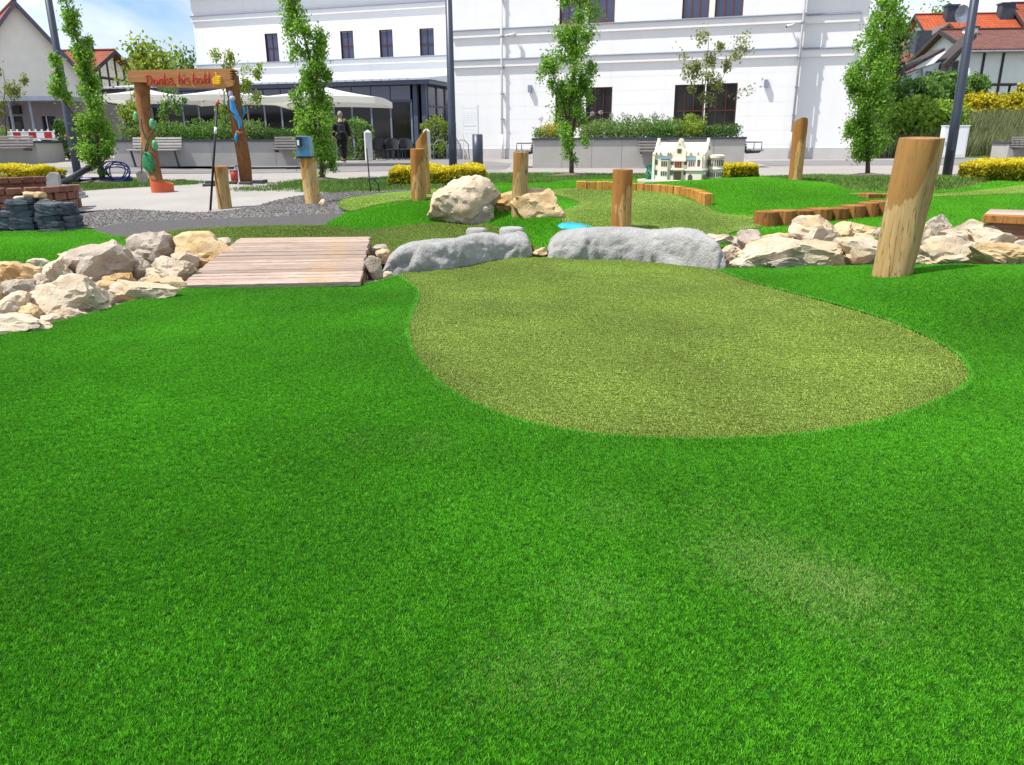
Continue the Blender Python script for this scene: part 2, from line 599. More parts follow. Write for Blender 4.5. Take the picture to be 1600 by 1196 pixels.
m_ob2 = turfmat('olive_base_worn', (.11, .15, .035), (.15, .19, .06), (.08, .10, .03))
for p, m_, nm in ((ol1, m_ob, 'putting_lane'), (ol2, m_ob2, 'putting_lane'), (ol3, m_ob2, 'putting_lane'), (ol4, m_ob2, 'putting_lane')):
    kind(zone(nm, p, .034, .15, m_), 'structure')

# ------------------------------------------------------------------ blades
def blade_patch(name, nb, rad, hmin, hmax, width, lean, mat, seed, curl=0, nap=(0, .05), tuft=0, tsig=.0016):
    g = np.random.default_rng(seed)
    a = g.uniform(0, 2 * np.pi, nb)
    r = rad * np.sqrt(g.uniform(0, 1, nb))
    la = g.uniform(0, 2 * np.pi, nb)
    h = g.uniform(hmin, hmax, nb)[:, None]
    rr = g.uniform(0, 1, nb)
    x0, y0 = r * np.cos(a), r * np.sin(a)
    if tuft:      # stitched tufts: the blades of one stitch share their place, height and shade
        k = np.arange(nb) // tuft
        x0, y0 = x0[k * tuft], y0[k * tuft]
        o_ = g.normal(size=(nb, 2)) * tsig
        x0, y0 = x0 + o_[:, 0], y0 + o_[:, 1]
        la = np.arctan2(o_[:, 1], o_[:, 0])
        h = h * .5 + h[k * tuft] * .5
        rr = np.clip(rr * .45 + rr[k * tuft] * .55, 0, 1)
    base = np.stack([x0, y0, np.full(nb, -.004)], 1)
    lv = np.stack([np.cos(la), np.sin(la), np.zeros(nb)], 1) * (g.uniform(.1, 1, nb)[:, None] * lean) + (np.array([[nap[0], nap[1], 0]]) if not curl else 0)
    wa = g.uniform(0, np.pi, nb)
    wv = np.stack([np.cos(wa), np.sin(wa), np.zeros(nb)], 1) * width * g.uniform(.7, 1.2, nb)[:, None] / 2
    up = np.array([[0, 0, 1.0]])
    p1 = base + up * h * .55 + lv * h * .3
    p2 = base + up * h + lv * h
    if curl:
        p2 = base + up * h * .75 + lv * h * 1.3
        p1 = base + up * h * .8 + lv * h * .3
    V = np.stack([base - wv, base + wv, p1 - wv * .9, p1 + wv * .9, p2], 1).reshape(-1, 3)
    i = np.arange(nb)[:, None] * 5
    F = np.concatenate([i + np.array([[0, 1, 3]]), i + np.array([[0, 3, 2]]), i + np.array([[2, 3, 4]])], 0)
    me = fastmesh(name, V, F, {'r': np.repeat(rr, 5), 'h': np.tile([0, 0, .6, .6, 1], nb)})
    me.materials.append(mat)
    return bpy.data.objects.new(name, me)
def blademat(name, stops, worn, wornspots=(), trans=.25, rough=.45, wthr=.66):
    g = N(name)
    at = g.n('ShaderNodeAttribute', attribute_name='r')
    col = g.ramp(at.outputs['Fac'], stops)
    oi = g.n('ShaderNodeObjectInfo')
    loc = oi.outputs['Location']
    f = g.noise(loc, .9, 4, .6)
    hsv = g.n('ShaderNodeHueSaturation')
    mr = g.n('ShaderNodeMapRange', {'From Min': .3, 'From Max': .7, 'To Min': .72, 'To Max': 1.24})
    g.l(f, mr.inputs['Value'])
    g.l(mr.outputs[0], hsv.inputs['Value'])
    g.l(col, hsv.inputs['Color'])
    col = hsv.outputs['Color']
    # worn pale patches: where the noise is high, plus trodden spots, some blades are straw-coloured
    wf = g.ramp(g.noise(loc, 2.3, 5, .65), [(wthr, 0.0), (wthr + .12, .55)])
    for (x, y, rr, st) in wornspots:
        vm = g.n('ShaderNodeVectorMath', operation='DISTANCE')
        g.l(loc, vm.inputs[0])
        vm.inputs[1].default_value = (x, y, 0)
        k = g.ramp(vm.outputs['Value'], [(0, st), (min(.99, rr), 0.0)])
        wf = g.mix(1.0, wf, k, 'ADD')
    gt = g.n('ShaderNodeMath', operation='LESS_THAN')
    fr = g.n('ShaderNodeMath', operation='FRACT')
    mu = g.n('ShaderNodeMath', operation='MULTIPLY')
    mu.inputs[1].default_value = 17.31
    g.l(at.outputs['Fac'], mu.inputs[0])
    g.l(mu.outputs[0], fr.inputs[0])
    g.l(fr.outputs[0], gt.inputs[0])
    g.l(wf, gt.inputs[1])
    col = g.mix(gt.outputs[0], col, worn)
    g.base(col)
    g.set(rough, .35)
    t = g.n('ShaderNodeBsdfTranslucent')
    g.l(col, t.inputs['Color'])
    x = g.n('ShaderNodeMixShader')
    x.inputs[0].default_value = trans
    g.l(g.b.outputs[0], x.inputs[1])
    g.l(t.outputs[0], x.inputs[2])
    g.l(x.outputs[0], g.out.inputs['Surface'])
    return g.m
spots = []
for (px, py, rr, st) in [(1230, 885, .26, .34), (1330, 950, .22, .30), (1150, 865, .2, .28), (930, 935, .16, .3), (880, 1045, .15, .34), (780, 1055, .12, .3), (670, 690, .12, .28), (950, 800, .14, .24), (1290, 905, .15, .3), (1380, 915, .14, .24), (560, 690, .1, .2), (1120, 800, .12, .2)]:
    p = gp(px, py)
    spots.append((p.x, p.y, rr, st))
m_bl = blademat('turf_blade', [(0, (.012, .065, .004)), (.3, (.042, .22, .007)), (.6, (.10, .45, .010)), (.85, (.17, .61, .018)), (1, (.30, .72, .07))], (.32, .47, .13), spots, wthr=.69, trans=.3, rough=.6)
m_ble = blademat('turf_blade_fringe', [(0, (.06, .32, .012)), (.5, (.15, .55, .025)), (1, (.34, .72, .13))], (.35, .5, .15), wthr=.7, trans=.3, rough=.6)
m_bl2 = blademat('turf_blade_back', [(0, (.07, .31, .009)), (.5, (.125, .48, .014)), (1, (.20, .60, .028))], (.24, .40, .10), wthr=.8, trans=.3, rough=.6)
m_bo = blademat('green_blade', [(0, (.12, .18, .018)), (.4, (.20, .30, .032)), (.75, (.28, .41, .055)), (1, (.42, .54, .14))], (.34, .46, .12), trans=.15, wthr=.75, rough=.6)
m_bo2 = blademat('lane_blade', [(0, (.17, .30, .03)), (.5, (.28, .44, .055)), (1, (.42, .56, .12))], (.55, .62, .32), trans=.15, wthr=.60, rough=.6)
m_bo1 = blademat('lane_blade_dark', [(0, (.07, .13, .010)), (.5, (.14, .24, .02)), (1, (.24, .35, .05))], (.28, .34, .10), trans=.15, wthr=.75, rough=.6)
m_wd = blademat('verge_blade', [(0, (.06, .15, .02)), (.6, (.12, .26, .035)), (1, (.22, .32, .07))], (.30, .28, .13), wthr=.61)

def gncoll(name, objs):
    c = bpy.data.collections.new(name)
    for o in objs:
        c.objects.link(o)
    return c
def gn_inst(coll):
    t = bpy.data.node_groups.new('blades', 'GeometryNodeTree')
    t.interface.new_socket('Geometry', in_out='INPUT', socket_type='NodeSocketGeometry')
    t.interface.new_socket('Geometry', in_out='OUTPUT', socket_type='NodeSocketGeometry')
    gi, go = t.nodes.new('NodeGroupInput'), t.nodes.new('NodeGroupOutput')
    ci = t.nodes.new('GeometryNodeCollectionInfo')
    ci.inputs['Collection'].default_value = coll
    ci.inputs['Separate Children'].default_value = True
    ci.inputs['Reset Children'].default_value = True
    ip = t.nodes.new('GeometryNodeInstanceOnPoints')
    ip.inputs['Pick Instance'].default_value = True
    def attr(nm, dt):
        a = t.nodes.new('GeometryNodeInputNamedAttribute')
        a.data_type = dt
        a.inputs['Name'].default_value = nm
        return a.outputs['Attribute']
    t.links.new(gi.outputs[0], ip.inputs['Points'])
    t.links.new(ci.outputs[0], ip.inputs['Instance'])
    t.links.new(attr('rot', 'FLOAT_VECTOR'), ip.inputs['Rotation'])
    t.links.new(attr('sc', 'FLOAT'), ip.inputs['Scale'])
    t.links.new(attr('pick', 'INT'), ip.inputs['Instance Index'])
    t.links.new(ip.outputs[0], go.inputs[0])
    return t
def edgedist(x, y, poly):
    P = np.array(poly)
    Q = np.roll(P, -1, 0)
    d = np.full(len(x), 9.0)
    for (ax, ay), (bx, by) in zip(P, Q):
        ex, ey = bx - ax, by - ay
        t = np.clip(((x - ax) * ex + (y - ay) * ey) / (ex * ex + ey * ey + 1e-12), 0, 1)
        d = np.minimum(d, np.hypot(x - ax - t * ex, y - ay - t * ey))
    return d
def scatter(name, polys, excl, dens, coll, off, label, cat='grass', smin=.85, smax=1.2, seed=3, mask=None, band=None):
    g = np.random.default_rng(seed)
    pts = []
    for P in polys:
        P = np.array(P)
        x0, y0 = np.maximum(P.min(0), (-9, .55))
        x1, y1 = np.minimum(P.max(0), (11, 18))
        st_ = 1 / math.sqrt(dens)
        gx_, gy_ = np.meshgrid(np.arange(x0, x1, st_), np.arange(y0, y1, st_))
        x, y = gx_.ravel(), gy_.ravel()
        n = len(x)
        x, y = x + g.uniform(-.55, .55, n) * st_, y + g.uniform(-.55, .55, n) * st_
        m = inpoly(x, y, P)
        for E in excl:
            m &= ~inpoly(x, y, E)
        # only near the field of view, with room for a step to either side
        m &= (np.abs(x) < .72 * (y + 1) + .55)
        if mask is not None:
            m &= mask(x, y, g)
        if band is not None:
            x, y = x[m], y[m]
            dd = edgedist(x, y, P)
            for E in excl:
                dd = np.minimum(dd, edgedist(x, y, E))
            m = (dd >= band[0]) & (dd < band[1])
        pts.append(np.stack([x[m], y[m]], 1))
    p = np.concatenate(pts)
    n = len(p)
    V = np.array([(a, b, H(a, b) + off) for a, b in p])
    me = bpy.data.meshes.new(name)
    me.vertices.add(n)
    me.vertices.foreach_set('co', V.astype(np.float32).ravel())
    rot = np.zeros((n, 3), np.float32)
    e = .05
    rot[:, 0] = [math.atan2(H(a, b + e) - H(a, b - e), 2 * e) for a, b in p]
    rot[:, 1] = [-math.atan2(H(a + e, b) - H(a - e, b), 2 * e) for a, b in p]
    # the pile lies in broad bands of slightly different direction
    rot[:, 2] = [1.5 * noise.noise(Vector((a * .45, b * .45, 3.3))) + .5 * noise.noise(Vector((a * 2.1, b * 2.1, 1.3))) for a, b in p]
    sp = g.integers(0, 10000, n)
    me.attributes.new('rot', 'FLOAT_VECTOR', 'POINT').data.foreach_set('vector', rot.ravel())
    me.attributes.new('sc', 'FLOAT', 'POINT').data.foreach_set('value', g.uniform(smin, smax, n).astype(np.float32))
    me.attributes.new('pick', 'INT', 'POINT').data.foreach_set('value', sp.astype(np.int32))
    o = link(name, me, None)
    mod = o.modifiers.new('blades', 'NODES')
    mod.node_group = gn_inst(coll)
    kind(o, 'stuff', label, cat)
    return o
c_front = gncoll('patches_front', [blade_patch('turf_patch', 616, .066, .007, .0130, .0015, .75, m_bl, 10 + k, tuft=7, tsig=.0014) for k in range(5)])
c_green = gncoll('patches_green', [blade_patch('green_patch', 330, .066, .006, .0110, .0028, .8, m_bo, 30 + k, 1, tuft=5, tsig=.0016) for k in range(5)])
c_back = gncoll('patches_back', [blade_patch('back_patch', 260, .13, .012, .022, .0045, .7, m_bl2, 50 + k) for k in range(4)])
c_lane = gncoll('patches_lane', [blade_patch('lane_patch', 200, .13, .008, .013, .005, .9, m_bo2, 70 + k, 1) for k in range(4)])
c_lane1 = gncoll('patches_lane_dark', [blade_patch('lane_patch', 200, .13, .008, .013, .005, .9, m_bo1, 80 + k, 1) for k in range(4)])
c_verge = gncoll('patches_verge', [blade_patch('verge_patch', 70, .16, .015, .06, .008, .8, m_wd, 90 + k) for k in range(4)])
def tuft(nm, rad, nb, args, mat, seed, curl=0):
    return gncoll('tufts_' + nm, [blade_patch(nm, nb, rad, *args, mat, seed + k, curl) for k in range(4)])
e_front = tuft('edge_tuft', .012, 16, (.008, .0145, .0016, .7), m_ble, 110)
e_green = tuft('green_tuft', .014, 8, (.008, .0135, .0034, .9), m_bo, 120, 1)
e_fr = tuft('edge_row', .013, 18, (.007, .013, .0015, .8), m_bl, 160)
e_back = tuft('back_tuft', .03, 16, (.012, .024, .0045, .6), m_bl2, 130)
e_lane = tuft('lane_tuft', .03, 14, (.008, .013, .005, .9), m_bo2, 140, 1)
e_lane1 = tuft('lane_tuft_dark', .03, 14, (.008, .013, .005, .9), m_bo1, 150, 1)
for nm, polys, ex, d1, c1, r1, d2, c2, r2, off, lab, sd in (
    ('turf_blades', [front], [], 580, c_front, .07, 9000, e_front, .003, 0, 'bright green artificial grass of the front lawn', 3),
    ('green_blades', [green], [], 520, c_green, .066, 9000, e_green, .008, -.007, 'olive short curled artificial grass of the pear-shaped putting green', 5),
    ('lawn_blades', [left, back], [ol1, ol2, ol3, ol4], 170, c_back, .12, 2600, e_back, .004, .022, 'bright green artificial grass on the mounds behind the rocks', 6),
    ('lane_blades', [ol1], [], 170, c_lane1, .12, 2600, e_lane1, .02, .034, 'dark olive short grass of the lane behind the wooden bridge', 8),
    ('lane_blades', [ol2, ol3, ol4], [], 170, c_lane, .12, 2600, e_lane, .02, .034, 'worn pale olive short grass of the far putting lanes', 9)):
    scatter(nm, polys, ex, d1, c1, off, lab, seed=sd, band=(r1, 99))
    if nm == 'turf_blades':
        scatter('fringe_blades', polys, ex, d2, c2, off, 'pale cut fringe of the front lawn along its outline', seed=sd + 90, band=(r2, .014))
        c2, r2 = e_fr, .012
    scatter(nm.replace('blades', 'edge_blades'), polys, ex, d2, c2, off, lab + ', along its edges', seed=sd + 50, band=(r2, r1 + .02))
TREEPX = [(158, 287), (503, 283), (893, 276), (1356, 276)]
_tp = [gp(*p) for p in TREEPX]
def vmask(x, y, g):
    m = g.uniform(0, 1, len(x)) < .85
    for t in _tp:
        m &= (np.hypot(x - t.x, (y - t.y)) > .55) | (g.uniform(0, 1, len(x)) < .12)
    return m
scatter('verge_grass', verges, [back], 45, c_verge, .008, 'patchy green weeds and grass of the verge along the paving', seed=11, mask=vmask)
# loose pebbles on the gravel
g_ = np.random.default_rng(4)
gp_ = np.array(gravel)
n_ = 17000
x_, y_ = g_.uniform(gp_[:, 0].min(), gp_[:, 0].max(), n_), g_.uniform(gp_[:, 1].min(), gp_[:, 1].max(), n_)
m_ = inpoly(x_, y_, gravel) & ~inpoly(x_, y_, fine)
x_, y_ = x_[m_], y_[m_]
n_ = len(x_)
oct_ = np.array([(1, 0, 0), (-1, 0, 0), (0, 1, 0), (0, -1, 0), (0, 0, 1), (0, 0, -1)], float)
of_ = np.array([(0, 2, 4), (2, 1, 4), (1, 3, 4), (3, 0, 4), (2, 0, 5), (1, 2, 5), (3, 1, 5), (0, 3, 5)])
sz_ = g_.uniform(.004, .009, (n_, 1, 1)) * g_.uniform(.6, 1.2, (n_, 6, 3)) * np.array([1, 1, .7])
ca, sa = np.cos(g_.uniform(0, 6.3, n_)), np.sin(g_.uniform(0, 6.3, n_))
Vp = oct_[None] * sz_
Vp += np.stack([x_, y_, [H(a, b) + .022 for a, b in zip(x_, y_)]], 1)[:, None, :]
Fp = (np.arange(n_)[:, None, None] * 6 + of_[None]).reshape(-1, 3)
g = N('pebble')
at = g.n('ShaderNodeAttribute', attribute_name='r')
g.base(g.ramp(at.outputs['Fac'], [(0, (.08, .076, .073)), (.6, (.13, .125, .12)), (1, (.22, .21, .205))]))
m_peb = g.set(.9, .15)
kind(link('gravel', fastmesh('gravel', Vp.reshape(-1, 3), Fp, {'r': np.repeat(g_.uniform(0, 1, n_), 6)}), m_peb), 'stuff', 'loose grey gravel between the concrete slab and the dark strip', 'gravel')

# ================================================================== ROCKS
m_rk = rockmat('limestone_pale', (.48, .385, .27), (.63, .545, .43), (.55, .40, .22))
m_rg = rockmat('limestone_grey', (.34, .285, .225), (.50, .435, .36), (.42, .33, .22))
m_ro = rockmat('limestone_ochre', (.50, .34, .16), (.66, .52, .33), (.54, .31, .11))
def rock_mesh(name, rx, ry, rz, seed, sub=4, planes=13, rough=1.0):
    g = random.Random(seed)
    bm = bmesh.new()
    bmesh.ops.create_icosphere(bm, subdivisions=sub, radius=1)
    pl = []
    for k in range(planes):
        n = Vector((g.gauss(0, 1), g.gauss(0, 1), g.gauss(0, .8))).normalized()
        pl.append((n, g.uniform(.50, .80)))
    off = Vector((g.uniform(0, 99), g.uniform(0, 99), g.uniform(0, 99)))
    for v in bm.verts:
        p = v.co.copy()
        for n, d in pl:
            e = p.dot(n) - d
            if e > 0:
                p -= n * e * .985
        q = p * 1.6 + off
        f = noise.fractal(q * 1.2, .8, 2.1, 6) * .13 * rough
        f += (abs(noise.noise(q * 2.6)) - .25) * -.16 * rough
        f += noise.fractal(q * 7, .7, 2.1, 3) * .035 * rough
        p += p.normalized() * f
        v.co = Vector((p.x * rx, p.y * ry, p.z * rz)) * 1.5
    rot = Matrix.Rotation(g.uniform(-.25, .25), 3, 'Z') @ Matrix.Rotation(g.uniform(-.12, .12), 3, 'Y')
    bmesh.ops.rotate(bm, cent=(0, 0, 0), matrix=rot, verts=bm.verts[:])
    me = bpy.data.meshes.new(name)
    bm.to_mesh(me)
    bm.free()
    return me
def rock(px, py, rx, ry, mat, seed, label, group=None, fore=.85, deep=.85, sub=4, dy=0, name='rock', rough=1.0):
    b = gp(px, py + ry * fore)
    Y = b.y + dy + (.13 if (px < 300 and py > 445) else 0)
    s = mpp(Y)
    c = aty(px, py, Y + min(rx, ry * 1.3) * s * .75)
    s = mpp(c.y)
    o = link(name, rock_mesh(name, rx * s, min(rx, ry * 1.5) * s * deep, ry * s, seed, sub, rough=rough), mat, smooth=True, loc=c)
    smooth_by_angle(o, 28)
    return tag(o, label, 'rock', group)
LFILL = ['small rock between the ochre rock and the pale sloping rock', 'small rock under the left side of the largest grey boulder', 'small rock in front of the dark shaded rock', 'small rock at the right foot of the broad whitish rock', 'small rock on the left shoulder of the broad whitish rock', 'small rock under the nearer cream rock at the bridge', 'small rock behind the whitish rock at the left picture edge', 'small rock behind the dark shaded rock', 'small rock between the cream and tan rocks at the bridge', 'small rock behind the largest grey boulder, left side', 'small rock behind the pale sloping rock', 'small rock on the back lawn side of the tan rock', 'small rock at the right foot of the largest grey boulder', 'small rock on the flat pale rock in the lower left corner', 'small rock under the far left corner of the bridge', 'small rock at the near left corner of the bridge', 'small rock on the picture edge above the flat pale rock', 'small rock at the lawn left of the small cream rock']
GL, GR = 'rocks of the left rock bank', 'rocks of the right rock bank'
for a in [
    (30, 437, 36, 21, m_ro, 1, 'ochre pitted rock at the far left of the left rock bank'),
    (14, 425, 26, 11, m_rg, 2, 'flat greyish rock behind the ochre one at the left picture edge'),
    (38, 457, 24, 17, m_rg, 3, 'grey shaded rock just below the ochre rock, left picture edge'),
    (16, 484, 28, 22, m_rk, 4, 'whitish rock at the left picture edge above the lawn'),
    (160, 416, 57, 33, m_rg, 5, 'largest grey faceted boulder in the middle of the left rock bank'),
    (87, 433, 29, 24, m_rk, 6, 'pale sloping rock leaning on the left of the largest grey boulder'),
    (106, 469, 63, 29, m_rk, 7, 'broad whitish rock in front of the largest grey boulder, beside the lawn'),
    (222, 458, 46, 17, m_rk, 8, 'long low pale rock along the lawn edge left of the bridge corner'),
    (206, 392, 24, 10, m_rg, 9, 'low grey rock behind the largest boulder of the left bank'),
    (247, 394, 33, 23, m_rg, 10, 'rounded grey-brown rock near the back lawn, left of the tan rock by the bridge'),
    (267, 426, 36, 19, m_rk, 11, 'cream rock touching the left edge of the bridge, nearer one'),
    (320, 397, 45, 23, m_ro, 12, 'tan rough rock against the left edge of the bridge, farther one'),
    (25, 513, 55, 15, m_rk, 13, 'flat pale rock at the lawn in the lower left corner of the bank'),
    (108, 493, 24, 10, m_rk, 14, 'small cream rock at the lawn below the broad whitish rock'),
    (226, 426, 17, 15, m_rg, 15, 'dark shaded rock right of the largest grey boulder'),
    (50, 492, 17, 13, m_ro, 17, 'small tan rock between the two whitish rocks at the left'),
    (-45, 470, 40, 30, m_rk, 18, 'pale rock cut by the left picture edge'),
    (-110, 500, 45, 32, m_rg, 19, 'grey rock left of the picture edge'),
]:
    rock(*a, group=GL)
# smaller rocks that fill the heap between the named ones
gf = random.Random(21)
fill_l = [(62, 445, 16, 12), (128, 448, 20, 12), (190, 440, 20, 13), (145, 478, 22, 11), (75, 478, 18, 12), (243, 440, 18, 12), (5, 460, 18, 14), (200, 412, 18, 12), (285, 408, 18, 14), (120, 402, 22, 12), (60, 418, 18, 10), (300, 384, 16, 9), (165, 452, 20, 10), (30, 500, 22, 10), (350, 386, 18, 10), (275, 444, 18, 9), (10, 505, 16, 9), (78, 500, 18, 8)]
for k, (x, y, a, b) in enumerate(fill_l):
    rock(x, y, a, b, gf.choice([m_rk, m_rk, m_rg, m_ro]), 200 + k, LFILL[k], GL, sub=3)
rock(174, 469, 6, 6, m_rg, 16, 'tiny dark stone wedged between two pale rocks beside the lawn', GL, sub=3)
for a in [
    (588, 394, 14, 11, m_rg, 21, 'grey stone squeezed between bridge and grey fake rock'),
    (601, 399, 10, 11, m_ro, 22, 'small yellowish stone against the left end of the fake rock'),
    (582, 418, 14, 15, m_rg, 23, 'dark stone in the shade under the right bridge edge'),
    (605, 430, 8, 4, m_rk, 24, 'small white stone at the lawn by the bridge corner'),
    (844, 395, 12, 7, m_ro, 25, 'small cream stone in the gap between the two grey fake rocks'),
]:
    rock(*a, group='stones around the fake rocks', sub=3)
for a in [
    (1127, 377, 18, 11, m_rk, 31, 'pale rock right behind the right end of the long fake rock'),
    (1169, 380, 26, 15, m_rg, 32, 'flat topped greyish rock, second in the back row of the right bank'),
    (1220, 380, 28, 11, m_ro, 33, 'low ochre rock between two paler ones, right bank back row'),
    (1199, 401, 43, 20, m_rk, 34, 'broad rock with grey ledge in the front row near the fake rock'),
    (1271, 372, 35, 24, m_rk, 35, 'tall pointed whitish rock in front of the log row'),
    (1275, 399, 42, 20, m_rk, 36, 'pale rock in the front row below the pointed one'),
    (1316, 371, 21, 16, m_ro, 37, 'ochre veined rock right of the pointed whitish rock'),
    (1350, 364, 24, 14, m_ro, 38, 'small tan topped rock left of the leaning log, back row'),
    (1382, 368, 14, 11, m_rg, 39, 'grey rock half hidden behind the leaning log'),
    (1345, 393, 40, 23, m_rk, 40, 'large smooth pale rock in the front row left of the leaning log'),
    (1462, 364, 19, 20, m_rg, 41, 'grey pointed rock just right of the leaning log'),
    (1509, 370, 40, 19, m_rk, 42, 'whitish broad rock right of the grey pointed one, back row'),
    (1556, 377, 42, 18, m_rk, 43, 'large white rock in front of the plank at the right edge'),
    (1477, 398, 40, 19, m_rk, 44, 'pale low rock in the front row right of the leaning log'),
    (1558, 401, 44, 16, m_ro, 45, 'long tan rock along the lawn at the right picture edge'),
    (1598, 393, 18, 12, m_rg, 46, 'small rock cut by the right picture edge'),
    (1160, 413, 22, 7, m_rk, 47, 'low white stone at the lawn beside the long fake rock'),
    (1230, 412, 30, 8, m_rg, 48, 'thin flat stone at the lawn under the front row of the right bank'),
    (1141, 401, 16, 14, m_rk, 49, 'cream rock tucked beside the right end of the long fake rock'),
    (1420, 385, 30, 24, m_rk, 50, 'pale rock hidden behind the leaning log'),
    (1650, 378, 38, 26, m_rk, 51, 'pale rock right of the picture edge'),
]:
    rock(*a, group=GR)
rock(717, 321, 47, 36, m_rk, 61, 'big cream boulder standing on the middle mound', fore=.88, deep=.8, sub=5, name='boulder', rough=.6)
rock(748, 335, 24, 26, m_rg, 62, 'shaded brownish foot of rock at the right of the big cream boulder', fore=.7, sub=4)
rock(766, 318, 12, 13, m_rg, 66, 'small dark rock wedged right of the big cream boulder')
rock(798, 319, 26, 16, m_ro, 63, 'tan rough rock behind the log on the middle mound')
rock(842, 326, 30, 22, m_ro, 64, 'slanting tan and brown rock pointing at the blue disc')
rock(505, 319, 8, 5, m_rk, 65, 'small cream stone at the foot of the log with blue box', sub=3)
rock(1582, 273, 36, 9, m_rk, 67, 'pale flat rock on the berm in front of the yellow hedge, right edge')

# stone chips lying in the gaps of the rock banks
gk = random.Random(31)
V, F = [], []
for k in range(420):
    x = gk.choice([gk.uniform(-5.2, -1.6), gk.uniform(1.9, 5.6)])
    y = float(np.interp(x, STX, STY)) + gk.uniform(-.42, .42)
    r = gk.uniform(.015, .055)
    z = H(x, y) - .04 - trough(x, y) + r * .4
    i = len(V)
    for q in oct_:
        V.append((x + q[0] * r * gk.uniform(.7, 1.3), y + q[1] * r * gk.uniform(.7, 1.3), z + q[2] * r * gk.uniform(.5, .9)))
    F += [tuple(int(i + w_) for w_ in f_) for f_ in of_]
me = bpy.data.meshes.new('rubble')
me.from_pydata(V, [], F)
kind(link('rubble', me, m_rk), 'stuff', 'small pale stone chips in the gaps of the rock banks', 'rubble')

# ================================================================== GREY FAKE ROCKS
g = N('sculpted_concrete')
v = g.co('Object')
f = g.noise(v, 3, 5, .6)
c = g.mix(g.ramp(f, [(.3, 0.0), (.7, 1.0)]), (.31, .305, .295), (.45, .445, .43))
f2 = g.noise(v, 10, 6, .65, .5)
c = g.mix(g.ramp(f2, [(.55, .0), (.75, .55)]), c, (.66, .65, .63))
g.base(c)
g.bump(g.mix(.5, g.noise(v, 14, 8, .7, 1.2), g.noise(v, 45, 6, .7)), 1.0, .04)
m_fake = g.set(.85, .25)
def fake_rock(st, label, seed, depth=.42, caps=()):
    """st: stations (px, py of the front foot, py of the top)"""
    g = random.Random(seed)
    pts = []
    for px, pb, pt in st:
        b = gp(px, pb)
        t = aty(px, pt + (3 if seed == 3 else 2), b.y + depth * .5)
        pts.append((b.x, b.y, b.z - .05, max(.02, t.z - b.z + .05)))
    P = catmull(pts, 14, False)
    nc = 44
    V, F = [], []
    o0 = Vector(P[len(P) // 2][:3])
    for i, (x, y, z, h) in enumerate(P):
        e = min(i, len(P) - 1 - i) / 18
        dd = depth * (.45 + .55 * min(1, e)) 
        for j in range(nc + 1):
            t = math.pi * j / nc
            yy = y + dd * .5 - dd * .5 * math.copysign(abs(math.cos(t)) ** .7, math.cos(t))
            zz = z + h * (math.sin(t) ** .62)
            p = Vector((x, yy, zz))
            q = p * 2.6 + Vector((seed, 0, 0))
            nrm = Vector((0, -math.cos(t), math.sin(t)))
            d = noise.fractal(q * 1.2, .8, 2, 4) * .05 + (noise.ridged_multi_fractal(q * .9, 1.0, 2.2, 4, 1.0, 2.0) - 1.0) * -.05 + (abs(noise.noise(q * 5)) - .3) * .03
            k = min(1, h / .15)
            V.append(tuple(p + nrm * d * k * (1 - .75 * max(0, nrm.z) ** 2) - o0))
    for i in range(len(P) - 1):
        for j in range(nc):
            a = i * (nc + 1) + j
            F.append((a, a + 1, a + nc + 2, a + nc + 1))
    F.append(tuple(range(nc + 1)))
    F.append(tuple((len(P) - 1) * (nc + 1) + j for j in range(nc, -1, -1)))
    root = thing('fake_rock', label, 'fake rock', o0)
    mb = MB()
    mb.v, mb.f = V, F
    mb.build('rock_body', m_fake, root, smooth=True)
    for (px, py, wpx, Yo, hh) in caps:
        c = aty(px, py, Yo)
        s = mpp(Yo)
        poly = []
        for k in range(7):
            a = 2 * math.pi * (k + g.uniform(-.2, .2)) / 7
            poly.append((math.cos(a) * wpx * s * g.uniform(.9, 1.08), math.sin(a) * wpx * s * 1.15))
        m2 = MB().prism([(c.x - o0.x + a, c.y - o0.y + b) for a, b in poly], c.z - o0.z - hh, c.z - o0.z, 'z')
        o = m2.build('flat_cap', m_fake, root, bevel=.015)
        smooth_by_angle(o, 40)
    return root
_y = gp(760, 405).y
fake_rock([(584, 431, 430), (592, 430, 420), (606, 428, 393), (630, 426, 377), (660, 423, 373), (700, 420, 370), (735, 414, 363), (760, 409, 362), (785, 405, 366), (810, 403, 362), (826, 402, 368), (834, 400, 393)],
          'long grey sculpted fake rock with two flat caps, right of the bridge', 3, .42,
          [(744, 357, 18, _y + .38, .16), (799, 356, 22, _y + .62, .3)])
fake_rock([(855, 402, 396), (861, 402, 376), (876, 403, 362), (905, 404, 355), (950, 405, 354), (1000, 407, 356), (1050, 412, 355), (1090, 417, 357), (1115, 420, 367), (1130, 420, 387), (1138, 419, 413)],
          'long light grey sculpted fake rock between putting green and log', 9, .46)

